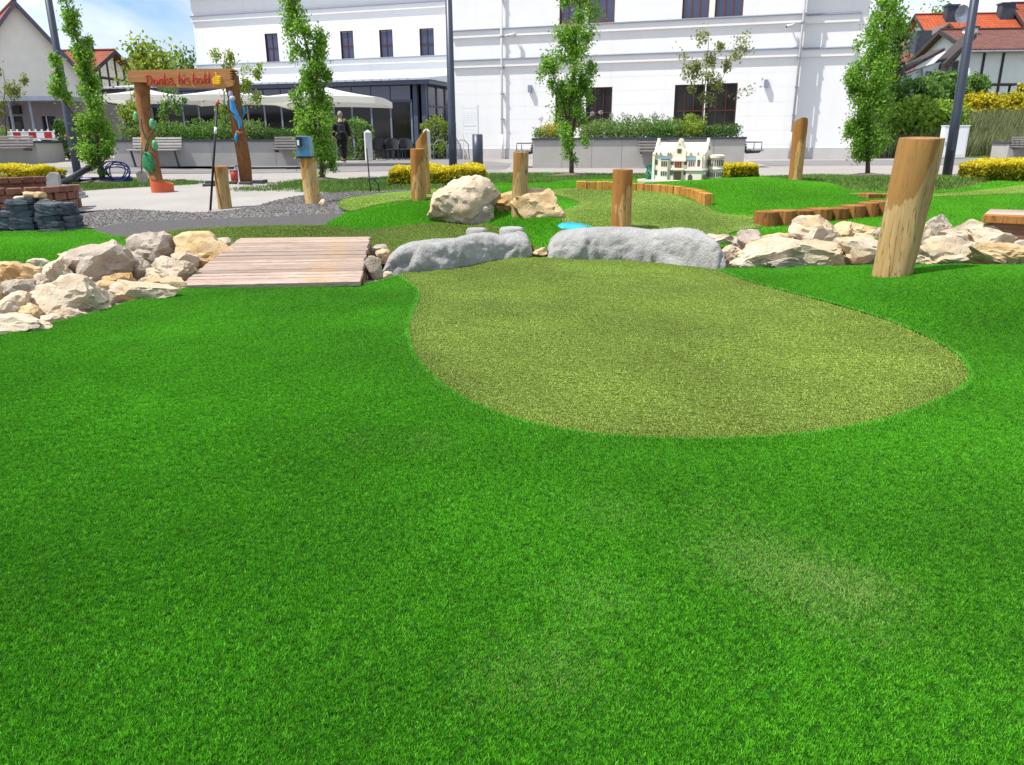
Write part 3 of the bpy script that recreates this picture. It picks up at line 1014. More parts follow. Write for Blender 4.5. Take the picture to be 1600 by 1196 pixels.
# ================================================================== WOOD
def woodmat(name, a, b, dark, stain=True, thr=.73, ring=False):
    g = N(name)
    v = g.co('Object', (9, 9, .9))
    oi = g.n('ShaderNodeObjectInfo')
    ad = g.n('ShaderNodeVectorMath', operation='ADD')
    sc = g.n('ShaderNodeVectorMath', operation='SCALE')
    sc.inputs['Scale'].default_value = 3.7
    g.l(oi.outputs['Location'], sc.inputs[0])
    g.l(v, ad.inputs[0])
    g.l(sc.outputs[0], ad.inputs[1])
    v = ad.outputs[0]
    f = g.noise(v, 1.0, 6, .6, .6)
    c = g.mix(g.ramp(f, [(.3, 0.0), (.7, 1.0)]), a, b)
    f2 = g.noise(v, 3.5, 5, .6, .3)
    c = g.mix(g.ramp(f2, [(.55, .0), (.75, .5)]), c, dark)
    f3 = g.noise(v, 2.6, 3, .5, .2)
    c = g.mix(g.ramp(f3, [(.48, 0.0), (.5, .85), (.52, 0.0)]), c, tuple(x * .35 for x in dark))   # drying cracks
    if stain:
        gz = g.n('ShaderNodeSeparateXYZ')
        g.l(g.co('Generated'), gz.inputs[0])
        v2 = g.n('ShaderNodeVectorMath', operation='ADD')
        g.l(g.co('Generated', (1.4, 1.4, .9)), v2.inputs[0])
        g.l(sc.outputs[0], v2.inputs[1])
        nn = g.noise(v2.outputs[0], 2.0, 4, .5, .3)
        ma = g.n('ShaderNodeMath', operation='MULTIPLY_ADD')
        g.l(nn, ma.inputs[0])
        ma.inputs[1].default_value = .55
        mz = g.n('ShaderNodeMath', operation='MULTIPLY_ADD')
        g.l(gz.outputs[0], mz.inputs[0])
        mz.inputs[1].default_value = -.42
        g.l(g.ramp(gz.outputs[2], [(.55, .25), (.95, .62)]), mz.inputs[2])
        g.l(mz.outputs[0], ma.inputs[2])
        k = g.ramp(ma.outputs[0], [(thr - .19, 0.0), (thr - .175, .85)])
        c = g.mix(k, c, dark)
        # knots
        vo = g.n('ShaderNodeTexVoronoi', {'Scale': 3.2})
        g.l(g.co('Object', (1, 1, .7)), vo.inputs['Vector'])
        c = g.mix(g.ramp(vo.outputs['Distance'], [(.06, .85), (.11, .0)]), c, tuple(x * .6 for x in dark))
    hv = g.n('ShaderNodeHueSaturation')
    mv = g.n('ShaderNodeMapRange', {'To Min': .74, 'To Max': 1.12})
    g.l(oi.outputs['Random'], mv.inputs['Value'])
    g.l(mv.outputs[0], hv.inputs['Value'])
    g.l(c, hv.inputs['Color'])
    g.base(hv.outputs['Color'])
    g.bump(g.mix(.5, f2, f), .6, .012)
    return g.set(.88, .12)
m_log = woodmat('peeled_log', (.42, .27, .105), (.60, .43, .205), (.34, .175, .05))
m_log2 = woodmat('orange_log', (.42, .24, .085), (.56, .36, .15), (.31, .13, .032), thr=.61)
g = N('log_end')
v = g.co('Object')
wv = g.n('ShaderNodeTexWave', {'Scale': 16.0, 'Distortion': 2.5, 'Detail': 3.0}, wave_type='RINGS', rings_direction='Z')
g.l(v, wv.inputs['Vector'])
c = g.mix(wv.outputs['Fac'], (.24, .10, .035), (.44, .23, .09))
g.base(g.mix(g.ramp(g.noise(v, 9, 5), [(.45, 0.0), (.65, .7)]), c, (.12, .05, .02)))
m_end = g.set(.8, .2)
def post(px, pb, ptx, ptop, wpx, label, mat, seed, cut=(0, 0), wtop=None, depth=0, sink=.12, name='log_post', Y=None):
    """peeled log from a foot place to a top place of the photograph; cut: slope of the sawn top"""
    g = random.Random(seed)
    b = gp(px, pb)
    if Y is not None:
        b = aty(px, pb, Y)
    else:
        b.y += wpx * mpp(b.y) * .5
    t = aty(ptx, ptop, b.y + depth)
    s = mpp(b.y)
    r0 = wpx * s / 2 * .9
    r1 = (wtop or wpx) * s / 2 * .9
    root = thing(name, label, 'log post', b)
    d = t - b
    seg, n = 28, 14
    V, F = [], []
    o = Vector((seed * 3.1, seed, 0))
    fac = g.choice([6, 7, 8])
    ph = g.uniform(0, 6)
    for k in range(-1, n + 1):
        u = k / n
        c = d * u + Vector((0, 0, -sink if k < 0 else 0))
        for j in range(seg):
            a = 2 * math.pi * j / seg
            r = (r0 + (r1 - r0) * max(0, u)) * (1 + .035 * math.cos(fac * a + ph + u * .8) + .09 * noise.noise(Vector((math.cos(a), math.sin(a), u * 1.8)) + o) + .03 * noise.noise(Vector((math.cos(a) * 3, math.sin(a) * 3, u * 5)) + o))
            if k == n:
                r *= .985
            x, y = math.cos(a) * r, math.sin(a) * r
            z = (x * cut[0] + y * cut[1]) * max(0, u) ** 3
            V.append((c.x + x, c.y + y, c.z + z))
    for k in range(n + 1):
        for j in range(seg):
            a, b2 = k * seg + j, k * seg + (j + 1) % seg
            F.append((a, b2, b2 + seg, a + seg))
    F.append(tuple(range(seg))[::-1])
    mb = MB()
    mb.v, mb.f = V, F
    mb.build('trunk', mat, root, smooth=True)
    top = MB()
    i = (n + 1) * seg
    top.v = [V[i + j] for j in range(seg)]
    cen = sum((Vector(p) for p in top.v), Vector()) / seg
    # sawn face as a fan with a little dish
    inner = [tuple(cen + (Vector(p) - cen) * .5 + Vector((0, 0, .002))) for p in top.v]
    top.v += inner + [tuple(cen + Vector((0, 0, .001)))]
    for j in range(seg):
        top.f += [(j, (j + 1) % seg, seg + (j + 1) % seg, seg + j), (seg + j, seg + (j + 1) % seg, 2 * seg)]
    top.build('sawn_top', m_end, root)
    return root
GP_ = 'peeled log posts of the course'
post(1408, 434, 1440, 216, 64, 'thick tan log post leaning right on the lawn beside the rocks', m_log, 4, (.02, .06), 71)
post(348, 329, 344, 260, 23, 'short slim log post on the gravel in front of the gate', m_log, 5, (0, .1), 23)
post(487, 321, 480, 246, 26, 'pale log post carrying a blue box on the gravel', m_log, 6, (0, .05), 25)
post(653, 319, 652, 233, 25, 'orange log post left of the big boulder, the front one of two', m_log2, 7, (0, .05), 25)
post(662, 309, 658, 212, 24, 'orange log post with slanted pointed top behind another log', m_log2, 8, (1.15, .2), 20)
post(812, 345, 814, 238, 28, 'tan log post on the middle mound in front of the slanting rock', m_log, 9, (0, .05), 26)
post(973, 366, 973, 265, 34, 'stout log post standing behind the light grey fake rock', m_log2, 10, (0, .05), 34)
post(1246, 286, 1251, 192, 22, 'log post with slanting sawn face towards the front, before the white wall', m_log2, 11, (.1, -.7), 24)

# wooden bridge: every plank its own piece
g = N('bridge_plank')
v = g.co('Object', (1.2, 12, 12))
oi = g.n('ShaderNodeObjectInfo')
ad = g.n('ShaderNodeVectorMath', operation='ADD')
cm = g.n('ShaderNodeCombineXYZ')
mu = g.n('ShaderNodeMath', operation='MULTIPLY')
mu.inputs[1].default_value = 37
g.l(oi.outputs['Random'], mu.inputs[0])
g.l(mu.outputs[0], cm.inputs[0])
g.l(v, ad.inputs[0])
g.l(cm.outputs[0], ad.inputs[1])
v = ad.outputs[0]
f = g.noise(v, 1.6, 6, .65, .8)
c = g.mix(g.ramp(f, [(.25, 0.0), (.75, 1.0)]), (.28, .19, .14), (.56, .44, .36))
rv = g.n('ShaderNodeHueSaturation')
mr = g.n('ShaderNodeMapRange', {'To Min': .68, 'To Max': 1.12})
g.l(oi.outputs['Random'], mr.inputs['Value'])
g.l(mr.outputs[0], rv.inputs['Value'])
g.l(c, rv.inputs['Color'])
fg = g.noise(v, 9, 5, .6)
c = g.mix(g.ramp(fg, [(.52, 0.0), (.66, .55)]), rv.outputs[0], (.13, .085, .065))
# an ochre water stain over the right third of the planks
sx = g.n('ShaderNodeSeparateXYZ')
g.l(g.co('Object', (.72, 1, 1)), sx.inputs[0])
st = g.ramp(sx.outputs[0], [(.0, 0.0), (.57, 0.0), (.62, .9), (.72, .9), (.77, 0.0)])
c = g.mix(g.mix(1, st, g.ramp(g.noise(g.wpos(), 3.5, 4), [(.38, 0.0), (.7, .6)]), 'MULTIPLY'), c, (.40, .25, .11))
g.base(c)
g.bump(g.mix(.6, f, fg), .6, .006)
m_plank = g.set(.75, .3)
m_beam = M('bridge_beam', (.20, .11, .07), .85, .3, 5, .4, 30, stretch=(1, 10, 10))
def zray(px, py, z):
    d = ray(px, py)
    return Vector((0, 0, CAMZ)) + d * ((z - CAMZ) / d.z)
NLc, NRc, FLc, FRc = zray(281, 446, .06), zray(562, 440, .06), zray(374, 372, .19), zray(577, 370, .19)
br_root = thing('wooden_bridge', 'greyed plank footbridge over the rock stream', 'bridge', NLc)
npl = 20
gg = random.Random(3)
for k in range(npl):
    u0, u1 = k / npl, (k + 1) / npl
    a, b = NLc.lerp(FLc, u0), NRc.lerp(FRc, u0)
    c_, d_ = NLc.lerp(FLc, u1), NRc.lerp(FRc, u1)
    ex = (b - a).normalized()
    ey = (c_ - a) - ex * (c_ - a).dot(ex)
    wd = ey.length
    ey.normalize()
    ez = ex.cross(ey)
    ln = (b - a).length
    mb = MB()
    j0, j1 = gg.uniform(-.006, .008), gg.uniform(-.006, .008)
    mb.box(j0, ln + j1, .0055, wd - .0055, -.036, gg.uniform(-.004, .004))
    o = mb.build('plank', m_plank, br_root, bevel=.003)
    mt = Matrix((ex, ey, ez)).transposed().to_4x4()
    mt.translation = a - NLc
    o.matrix_local = mt
for off in (.07, .93):
    a, b = NLc.lerp(NRc, off), FLc.lerp(FRc, off)
    mb = MB().tube([a - NLc + Vector((0, .02, -.09)), b - NLc + Vector((0, -.02, -.09))], .05, 4)
    mb.build('beam', m_beam, br_root)
a, b = NRc - NLc, FRc - NLc
mb = MB()
mb.quad(a + Vector((.012, .01, -.037)), b + Vector((.012, -.01, -.037)), b + Vector((.012, -.01, -.15)), a + Vector((.012, .01, -.15)))
mb.quad(a + Vector((-.03, .01, -.037)), b + Vector((-.03, -.01, -.037)), b + Vector((-.03, -.01, -.15)), a + Vector((-.03, .01, -.15)))
mb.quad(a + Vector((.012, .01, -.15)), b + Vector((.012, -.01, -.15)), b + Vector((-.03, -.01, -.15)), a + Vector((-.03, .01, -.15)))
mb.build('side_board', m_beam, br_root)

# timber edgings: each block its own piece
m_blk = woodmat('edging_block', (.46, .21, .045), (.60, .33, .085), (.34, .13, .025), stain=False)
m_blk2 = woodmat('edging_log', (.24, .10, .03), (.38, .185, .055), (.14, .055, .018), stain=False)
def edging(st, label, mat, nblk, name='timber_edging', round_=False, dep=.11, seed=1, flips=()):
    g = random.Random(seed)
    P = []
    for px, pb, pt in st:
        b = gp(px, pb)
        P.append((b.x, b.y, b.z, aty(px, pt, b.y).z))
    P = catmull(P, 12, False)
    L_ = [0]
    for i in range(1, len(P)):
        L_.append(L_[-1] + math.dist(P[i][:2], P[i - 1][:2]))
    A = np.array(P)
    at_ = lambda u: np.array([np.interp(u * L_[-1], L_, A[:, q]) for q in range(4)])
    o0 = Vector(at_(.5)[:3])
    root = thing(name, label, 'edging', o0)
    cuts = [0]
    for k in range(nblk):
        cuts.append(cuts[-1] + g.uniform(.75, 1.25))
    cuts = [c / cuts[-1] for c in cuts]
    for k in range(nblk):
        a, b = at_(cuts[k]), at_(cuts[k + 1])
        ex = Vector((b[0] - a[0], b[1] - a[1], 0))
        ln = ex.length
        ex.normalize()
        ey = Vector((-ex.y, ex.x, 0))
        z0 = min(a[2], b[2]) - .06
        z1 = (a[3] + b[3]) / 2 + g.uniform(-.006, .006) * (2.2 if round_ else 1)
        fo = g.uniform(-.008, .008)
        mb = MB()
        if round_:
            poly = [(.006, dep), (.006, .05 + fo), (ln * .16, fo), (ln * .5, fo - .025), (ln * .84, fo), (ln - .006, .05 + fo), (ln - .006, dep)]
            mb.prism(poly, 0, z1 - z0, 'z')
        else:
            mb.box(.0015, ln - .0015, fo, dep, 0, z1 - z0)
        o = mb.build('block', mat, root, bevel=.006)
        mt = Matrix((ex, ey, Vector((0, 0, 1)))).transposed().to_4x4()
        mt.translation = Vector((a[0], a[1], z0)) - o0
        o.matrix_local = mt
    return root
edging([(901, 299, 283), (940, 301, 284), (1000, 303, 287), (1045, 307, 291), (1075, 313, 295), (1099, 326, 304)], 'curved row of orange timber blocks in front of the model mansion', m_blk, 19, seed=2)
edging([(1195, 360, 334), (1250, 354, 330), (1300, 350, 326), (1350, 345, 320), (1396, 341, 315)], 'straight row of short upright logs on the lawn left of the leaning log', m_blk2, 8, round_=True, dep=.2, seed=5, name='log_edging')
o = edging([(1356, 315, 303), (1375, 314, 303), (1400, 314, 303)], 'low timber block behind the row of upright logs', m_blk2, 2, seed=6, name='timber_block', dep=.2)
# plank platform at the right edge
root = thing('plank_step', 'low wooden plank platform cut by the right picture edge', 'platform', gp(1580, 356))
o0 = root.location
p0, p1 = zray(1536, 336, .34), zray(1680, 342, .34)
ex = (p1 - p0)
ex.z = 0
ex.normalize()
ey = Vector((-ex.y, ex.x, 0))
for k in range(5):
    mb = MB().box(0, 1.15, k * .145, k * .145 + .138, -.07, 0)
    o = mb.build('plank', m_plank if k else m_blk2, root, bevel=.005)
    mt = Matrix((ex, ey, Vector((0, 0, 1)))).transposed().to_4x4()
    mt.translation = p0 - o0 + Vector((0, 0, .001 * k))
    o.matrix_local = mt
mb = MB().box(.05, 1.1, .05, .65, -.25, -.071)
o = mb.build('base', m_beam, root)
mt = Matrix((ex, ey, Vector((0, 0, 1)))).transposed().to_4x4()
mt.translation = p0 - o0
o.matrix_local = mt
# bright blue disc
m_blue = M('blue_sheet', (.01, .40, .58), .3, .1, 5, spec=.4)
pb = pxpoly([(872, 358), (888, 355), (912, 357), (926, 361), (912, 366), (878, 364)], 5)
o = zone('blue_disc', pb, .046, .1, m_blue)
sd = o.modifiers.new('thickness', 'SOLIDIFY')
sd.thickness = .006
sd.offset = -1
tag(o, 'bright blue flat disc on the lane behind the fake rock', 'disc')
# ================================================================== WHITE BUILDING
A_ = Vector((.954, -.299, 0)).normalized()
IN_ = Vector((-A_.y, A_.x, 0))
FO = gp(1000, 249)
FO.z = .30
FRZ = math.atan2(A_.y, A_.x)
class Fr:
    """a frame standing on the plaza: x along, y inward, z up"""
    def __init__(s, O, rz):
        s.O = Vector(O)
        s.rz = rz
        s.a = Vector((math.cos(rz), math.sin(rz), 0))
        s.n = Vector((-s.a.y, s.a.x, 0))
    def uv(s, px, py, inset=0):
        p = onpl(px, py, s.O + s.n * inset, s.n) - s.O
        return p.dot(s.a), p.z
    def u(s, px, py=150, inset=0):
        return s.uv(px, py, inset)[0]
FF = Fr(FO, FRZ)
g = N('white_render')
v = g.co('Object')
st_ = g.noise(g.co('Object', (1.3, 1.3, .12)), 1.6, 6, .65)
c = g.mix(g.ramp(g.noise(v, .9, 5), [(.3, 0.0), (.7, 1.0)]), (.78, .78, .77), (.82, .82, .815))
c = g.mix(g.ramp(st_, [(.55, 0.0), (.8, .35)]), c, (.62, .61, .58))     # rain streaks
g.base(c)
g.bump(g.noise(v, 120, 5), .2, .003)
m_wall = g.set(.9, .2)
m_plinth = M('plinth_grey', (.52, .50, .49), .9, .06, 2, .2, 80, .003)
m_zinc = M('zinc_ledge', (.26, .29, .36), .5, .1, 4, metal=.3)
m_pipe = M('downpipe_paint', (.66, .66, .67), .5, .05, 4)
m_wfr = M('window_frame_brown', (.075, .026, .017), .55, .15, 6)
m_sill = M('window_sill_brown', (.34, .12, .06), .55, .1, 6)
def glassmat(name, c, rough=.06, spec=.6):
    g = N(name)
    v = g.co('Object')
    g.base(g.mix(g.noise(v, 1.5, 3), tuple(x * .7 for x in c), tuple(x * 1.3 for x in c)))
    g.bump(g.noise(v, 1.2, 2), .04, .02)
    return g.set(rough, spec)
m_gl = glassmat('window_glass_blue', (.035, .045, .11), .05, .8)
m_gd = glassmat('window_glass_dark', (.014, .014, .012), .08, .3)
m_dark = M('dark_metal', (.045, .055, .085), .45, .1, 5, spec=.4)
m_black = M('black_plastic', (.012, .012, .014), .5, .1, 5)
def wallgrid(mb, u0, u1, z0, z1, ops, y, reveal=0):
    us = sorted({u0, u1, *[v for o in ops for v in o[:2] if u0 < v < u1]})
    zs = sorted({z0, z1, *[v for o in ops for v in o[2:] if z0 < v < z1]})
    for i in range(len(us) - 1):
        for j in range(len(zs) - 1):
            cu, cz = (us[i] + us[i + 1]) / 2, (zs[j] + zs[j + 1]) / 2
            if any(o[0] < cu < o[1] and o[2] < cz < o[3] for o in ops):
                continue
            mb.quad((us[i], y, zs[j]), (us[i + 1], y, zs[j]), (us[i + 1], y, zs[j + 1]), (us[i], y, zs[j + 1]))
    if reveal:
        for a, b, c, d in ops:
            mb.quad((a, y, c), (a, y + reveal, c), (a, y + reveal, d), (a, y, d))
            mb.quad((b, y, c), (b, y, d), (b, y + reveal, d), (b, y + reveal, c))
            mb.quad((a, y, d), (a, y + reveal, d), (b, y + reveal, d), (b, y, d))
            mb.quad((a, y, c), (b, y, c), (b, y + reveal, c), (a, y + reveal, c))
def window(root, a, b, c, d, y, cols, rows, gm=None, fr=.05, fm=None, sill=True, depth=.12):
    """window > frame bars are its own mesh; each pane a sub-part"""
    mb = MB()
    y1 = y + depth
    mb.box(a, a + fr, y1 - .05, y1, c, d).box(b - fr, b, y1 - .05, y1, c, d)
    mb.box(a + fr, b - fr, y1 - .05, y1, c, c + fr).box(a + fr, b - fr, y1 - .05, y1, d - fr, d)
    ia, ib, ic, id_ = a + fr, b - fr, c + fr, d - fr
    cx = [ia + (ib - ia) * k / cols for k in range(cols + 1)]
    rz = [ic + (id_ - ic) * k for k in ([0] + rows + [1])]
    for x in cx[1:-1]:
        mb.box(x - .018, x + .018, y1 - .04, y1 - .005, ic, id_)
    for z in rz[1:-1]:
        mb.box(ia, ib, y1 - .046, y1 - .008, z - .022, z + .022)
    # painted side of the reveal
    mb.box(a, a + .012, y + .01, y1 - .05, c, d)
    o = mb.build('window', fm or m_wfr, root)
    for i in range(cols):
        for j in range(len(rz) - 1):
            MB().box(cx[i] + .005, cx[i + 1] - .005, y1 - .012, y1 - .006, rz[j] + .005, rz[j + 1] - .005).build('pane', gm or m_gl, o)
    if sill:
        MB().box(a - .03, b + .03, y - .05, y1 - .051, c - .05, c).build('sill', m_sill, o)
    return o
bld = thing('white_building', 'tall white rendered building with brown windows and stepped cornices', 'building', FO, FRZ)
uL, uP, uR = FF.u(708, 150), FF.u(1250, 120), FF.u(1347, 130)
HT = 7.9
wl = []
for (x0, x1, yt, yb) in [(868, 908, 139, 200), (916, 955, 137, 199), (1055, 1097, 133, 197), (1104, 1148, 131, 197)]:
    a, zt = FF.uv(x0, yt)
    b, zb = FF.uv(x1, yb)
    wl.append((a, b, zb, zt))
wu = []
for (x0, x1, yb) in [(874, 912, 38), (919, 960, 36.5), (1065, 1107, 31), (1116, 1160, 29)]:
    a, zb = FF.uv(x0, yb)
    b, _ = FF.uv(x1, yb)
    wu.append((a, b, zb, zb + 1.9))
# front wall with shallow joints in the lower storey
zc2 = FF.uv(1000, 86)[1]
zc1 = FF.uv(1000, 36)[1]
grooves = []
zz = .55
k = 0
while zz < zc2 - .5:
    blk = sorted([(o[0], o[1]) for o in wl if o[2] - .02 < zz < o[3] + .02])
    x = uL + .02
    for a, b in blk + [(uP, uP)]:
        if a - x > .05:
            grooves.append((x, a - .004, zz, zz + .006))
        x = b + .004
    zz += .52
mb = MB()
wallgrid(mb, uL, uP, 0, HT, wl + wu + grooves, 0)
for o in wl + wu:
    m2 = MB()
    wallgrid(mb, 0, 0, 0, 0, [], 0)
    a, b, c, d = o
    mb.quad((a, 0, c), (a, .13, c), (a, .13, d), (a, 0, d)).quad((b, 0, c), (b, 0, d), (b, .13, d), (b, .13, c))
    mb.quad((a, 0, d), (a, .13, d), (b, .13, d), (b, 0, d)).quad((a, 0, c), (b, 0, c), (b, .13, c), (a, .13, c))
for o in grooves:
    a, b, c, d = o
    mb.quad((a, .007, c), (b, .007, c), (b, .007, d), (a, .007, d))
    mb.quad((a, 0, d), (a, .007, d), (b, .007, d), (b, 0, d)).quad((a, 0, c), (b, 0, c), (b, .007, c), (a, .007, c))
mb.quad((uL, 0, 0), (uL, 0, HT), (uL, 12, HT), (uL, 12, 0))
SB = .42
mb.quad((uP, 0, 0), (uP, SB, 0), (uP, SB, HT), (uP, 0, HT))
mb.quad((uP, SB, 0), (uR, SB, 0), (uR, SB, HT), (uP, SB, HT))
mb.quad((uR, SB, 0), (uR, 12, 0), (uR, 12, HT), (uR, SB, HT))
mb.quad((uL, 0, HT), (uP, 0, HT), (uP, 12, HT), (uL, 12, HT)).quad((uP, SB, HT), (uR, SB, HT), (uR, 12, HT), (uP, 12, HT))
mb.quad((uL, 12, 0), (uL, 12, HT), (uR, 12, HT), (uR, 12, 0))
mb.build('wall', m_wall, bld)
for o in wl:
    window(bld, *o, 0, 3, [.36], m_gd, sill=False)
for o in wu:
    window(bld, *o, 0, 3, [.6], m_gl, fm=M('window_frame_red', (.17, .05, .026), .55, .15, 6))
def cornice(root, u0, u1, z, y, hb=.26, pr=.10):
    b = MB().box(u0, u1, y - pr, y - .001, z - hb, z).build('cornice', m_wall, root)
    MB().prism([(y - pr - .06, z + .002), (y - .001, z + .002), (y - .001, z + .075), (y - pr - .06, z + .03)], u0 - .02, u1 + .02, 'x').build('ledge', m_zinc, b)
for z in (zc1, zc2):
    cornice(bld, uL + .03, uP - .01, z, 0)
    cornice(bld, uP + .001, uR - .3, z, SB)
MB().box(uL + .01, uP - .005, -.03, -.001, 0, .42).build('plinth', m_plinth, bld)
MB().box(uP + .001, uR - .005, SB - .03, SB - .001, 0, .42).build('plinth', m_plinth, bld)
for (px, y) in ((786, 0), (1255, SB)):
    u = FF.u(786, 150) if y == 0 else uP - .09
    yy = -.14
    mp_ = m_pipe if y == 0 else M('downpipe_zinc', (.40, .41, .43), .5, .1, 4)
    pt = MB().tube([(u, yy, .02), (u, yy, HT)], .045, 10).build('downpipe', mp_, bld, smooth=True)
    MB().tube([(u, yy, .02), (u, yy, 1.0)], .055, 10).build('standpipe', mp_, pt, smooth=True)
    for z in (1.6, 2.6, 3.6, 4.8, 6.2):
        MB().box(u - .06, u + .06, yy - .055, -.002, z, z + .04).build('clip', m_zinc, pt)
# left wing, set back
INS = 5.2
wL, wR = FF.u(304, 60, INS), uL + .0
wl2 = []
for (x0, x1, yt, yb) in [(413, 437, 53, 96), (531, 554, 49, 94), (592, 615, 47, 92.5), (655, 679, 45, 91.5)]:
    a, zt = FF.uv(x0, (yt), INS)
    b, zb = FF.uv(x1, (yb), INS)
    wl2.append((a, b, zb, zt))
zb2 = FF.uv(500, 96, INS)[1]
zb1 = FF.uv(500, 15, INS)[1]
mb = MB()
wallgrid(mb, wL, wR, 0, 8.3, wl2, INS)
for a, b, c, d in wl2:
    mb.quad((a, INS, c), (a, INS + .13, c), (a, INS + .13, d), (a, INS, d)).quad((b, INS, c), (b, INS, d), (b, INS + .13, d), (b, INS + .13, c))
    mb.quad((a, INS, d), (a, INS + .13, d), (b, INS + .13, d), (b, INS, d)).quad((a, INS, c), (b, INS, c), (b, INS + .13, c), (a, INS + .13, c))
mb.quad((wL, INS, 0), (wL, INS, 8.3), (wL, 16, 8.3), (wL, 16, 0)).quad((wL, INS, 8.3), (wR, INS, 8.3), (wR, 16, 8.3), (wL, 16, 8.3))
mb.build('wing_wall', m_wall, bld)
for o in wl2:
    window(bld, *o, INS, 2, [.48], m_gl, fr=.045)
for z in (zb1, zb2):
    cornice(bld, wL - .02, wR - .05, z, INS, .24)
m_roof0 = M('slate_roof', (.09, .09, .10), .8, .2, 3, .3, 30)
mb = MB()
mb.prism([(-.5, HT), (12.5, HT), (6, HT + 1.6)], uL - .4, uR + .4, 'x')
mb.build('roof', m_roof0, bld)
mb = MB()
mb.prism([(INS - .4, 8.32), (16.3, 8.32), (INS + 5.5, 10.6)], wL - .4, wR - .41, 'x')
mb.build('wing_roof', m_roof0, bld)
# wall lamps and cameras hang on the wall: things of their own
for px, py, lab in ((829, 139, 'grey box wall lamp left of the tree with slim crown'), (1197, 131, 'grey box wall lamp right of the ground floor windows')):
    u, z = FF.uv(px, py)
    t = thing('wall_lamp', lab, 'wall lamp', FO + A_ * u + Vector((0, 0, z)), FRZ, 'lamps on the white wall')
    MB().box(-.075, .075, -.17, -.02, -.14, .14).build('housing', m_zinc, t, bevel=.008)
    MB().box(-.05, .05, -.02, -.001, -.1, .1).build('bracket', m_dark, t)
for px, py, lab in ((804, 57, 'white security camera beside the downpipe on the left'), (1236, 43, 'white security camera near the right corner of the facade')):
    u, z = FF.uv(px, py)
    t = thing('security_camera', lab, 'camera', FO + A_ * u + Vector((0, 0, z)), FRZ, 'cameras on the white wall')
    MB().tube([(0, 0, .02), (0, -.16, .02)], .025, 8).build('arm', m_pipe, t, smooth=True)
    MB().tube([(.1, -.17, .06), (-.16, -.36, -.01)], .06, 10).build('housing', m_pipe, t, smooth=True)
    MB().tube([(-.165, -.364, -.011), (-.168, -.366, -.012)], .04, 10).build('lens', m_black, t)

# pavilion with glass front
pav = thing('glass_pavilion', 'dark framed glass pavilion with flat roof beside the white building', 'pavilion', FO, FRZ)
pR = FF.u(661, 190)
pL = FF.u(170, 190)
zEb = FF.uv(600, 134)[1]
zEt = FF.uv(600, 122)[1]
m_fr = M('pavilion_frame', (.07, .085, .13), .5, .1, 4, spec=.4)
m_rf = M('pavilion_roof_metal', (.50, .53, .58), .45, .08, 3, metal=.2)
mb = MB()
mb.box(pL, pR + .55, -.45, INS - .02, zEb, zEb + .16)
mb.build('eave', m_fr, pav)
mb = MB()
mb.prism([(-.5, zEb + .165), (INS - .01, zEb + .165), (INS - .01, zEt + .42), (INS - 1.2, zEt + .42), (-.5, zEb + .24)], pL - .05, pR + .6, 'x')
rf = mb.build('roof', m_rf, pav)
for k in range(40):
    u = pL + (pR - pL) * k / 40
    MB().box(u, u + .025, -.52, -.505, zEb + .17, zEb + .235).build('seam', m_zinc, rf)
zTr = FF.uv(585, 161)[1]
cols = [FF.u(x, 200) for x in (524, 552, 582, 612, 644)]
dx = cols[1] - cols[0]
us = []
u = cols[0]
while u > pL:
    us.append(u)
    u -= dx
us = sorted(us + cols[1:])
for u in us:
    MB().box(u - .04, u + .04, -.02, .06, 0, zTr).build('mullion', M('mullion_paint', (.19, .22, .28), .5, .1, 4), pav)
MB().box(us[0], us[-1] + .05, -.03, .07, zTr, zTr + .1).build('transom', m_fr, pav)
MB().box(us[0], us[-1] + .05, -.03, .07, 0, .06).build('threshold', m_fr, pav)
for i in range(len(us) - 1):
    MB().box(us[i] + .045, us[i + 1] - .045, .01, .025, .065, zTr - .005).build('door_pane', m_gd, pav)
    MB().box(us[i] + .03, us[i + 1] - .03, .01, .025, zTr + .105, zEb - .005).build('transom_pane', m_gl, pav)
    MB().box(us[i] - .02, us[i] + .02, -.01, .05, zTr + .1, zEb).build('mullion', m_fr, pav)
for u in (pR - .42, pR - .02):
    MB().box(u, u + .2, -.05, .15, 0, zEb).build('post', m_fr, pav)
for k in range(5):
    y = .3 + k * 1.0
    MB().box(pR + .06, pR + .14, y, y + .08, 0, zEb).build('mullion', m_fr, pav)
    MB().box(pR + .085, pR + .10, y + .085, y + .995, .06, zEb - .01).build('side_pane', m_gl, pav)
    MB().box(pR + .05, pR + .12, y + .081, y + .999, zTr - .2, zTr - .1).build('transom', m_fr, pav)
MB().box(pL, pR, INS - .4, INS - .3, 0, zEb).build('back_panel', M('cafe_dark_inside', (.05, .045, .04), .9, .2, 1), pav)

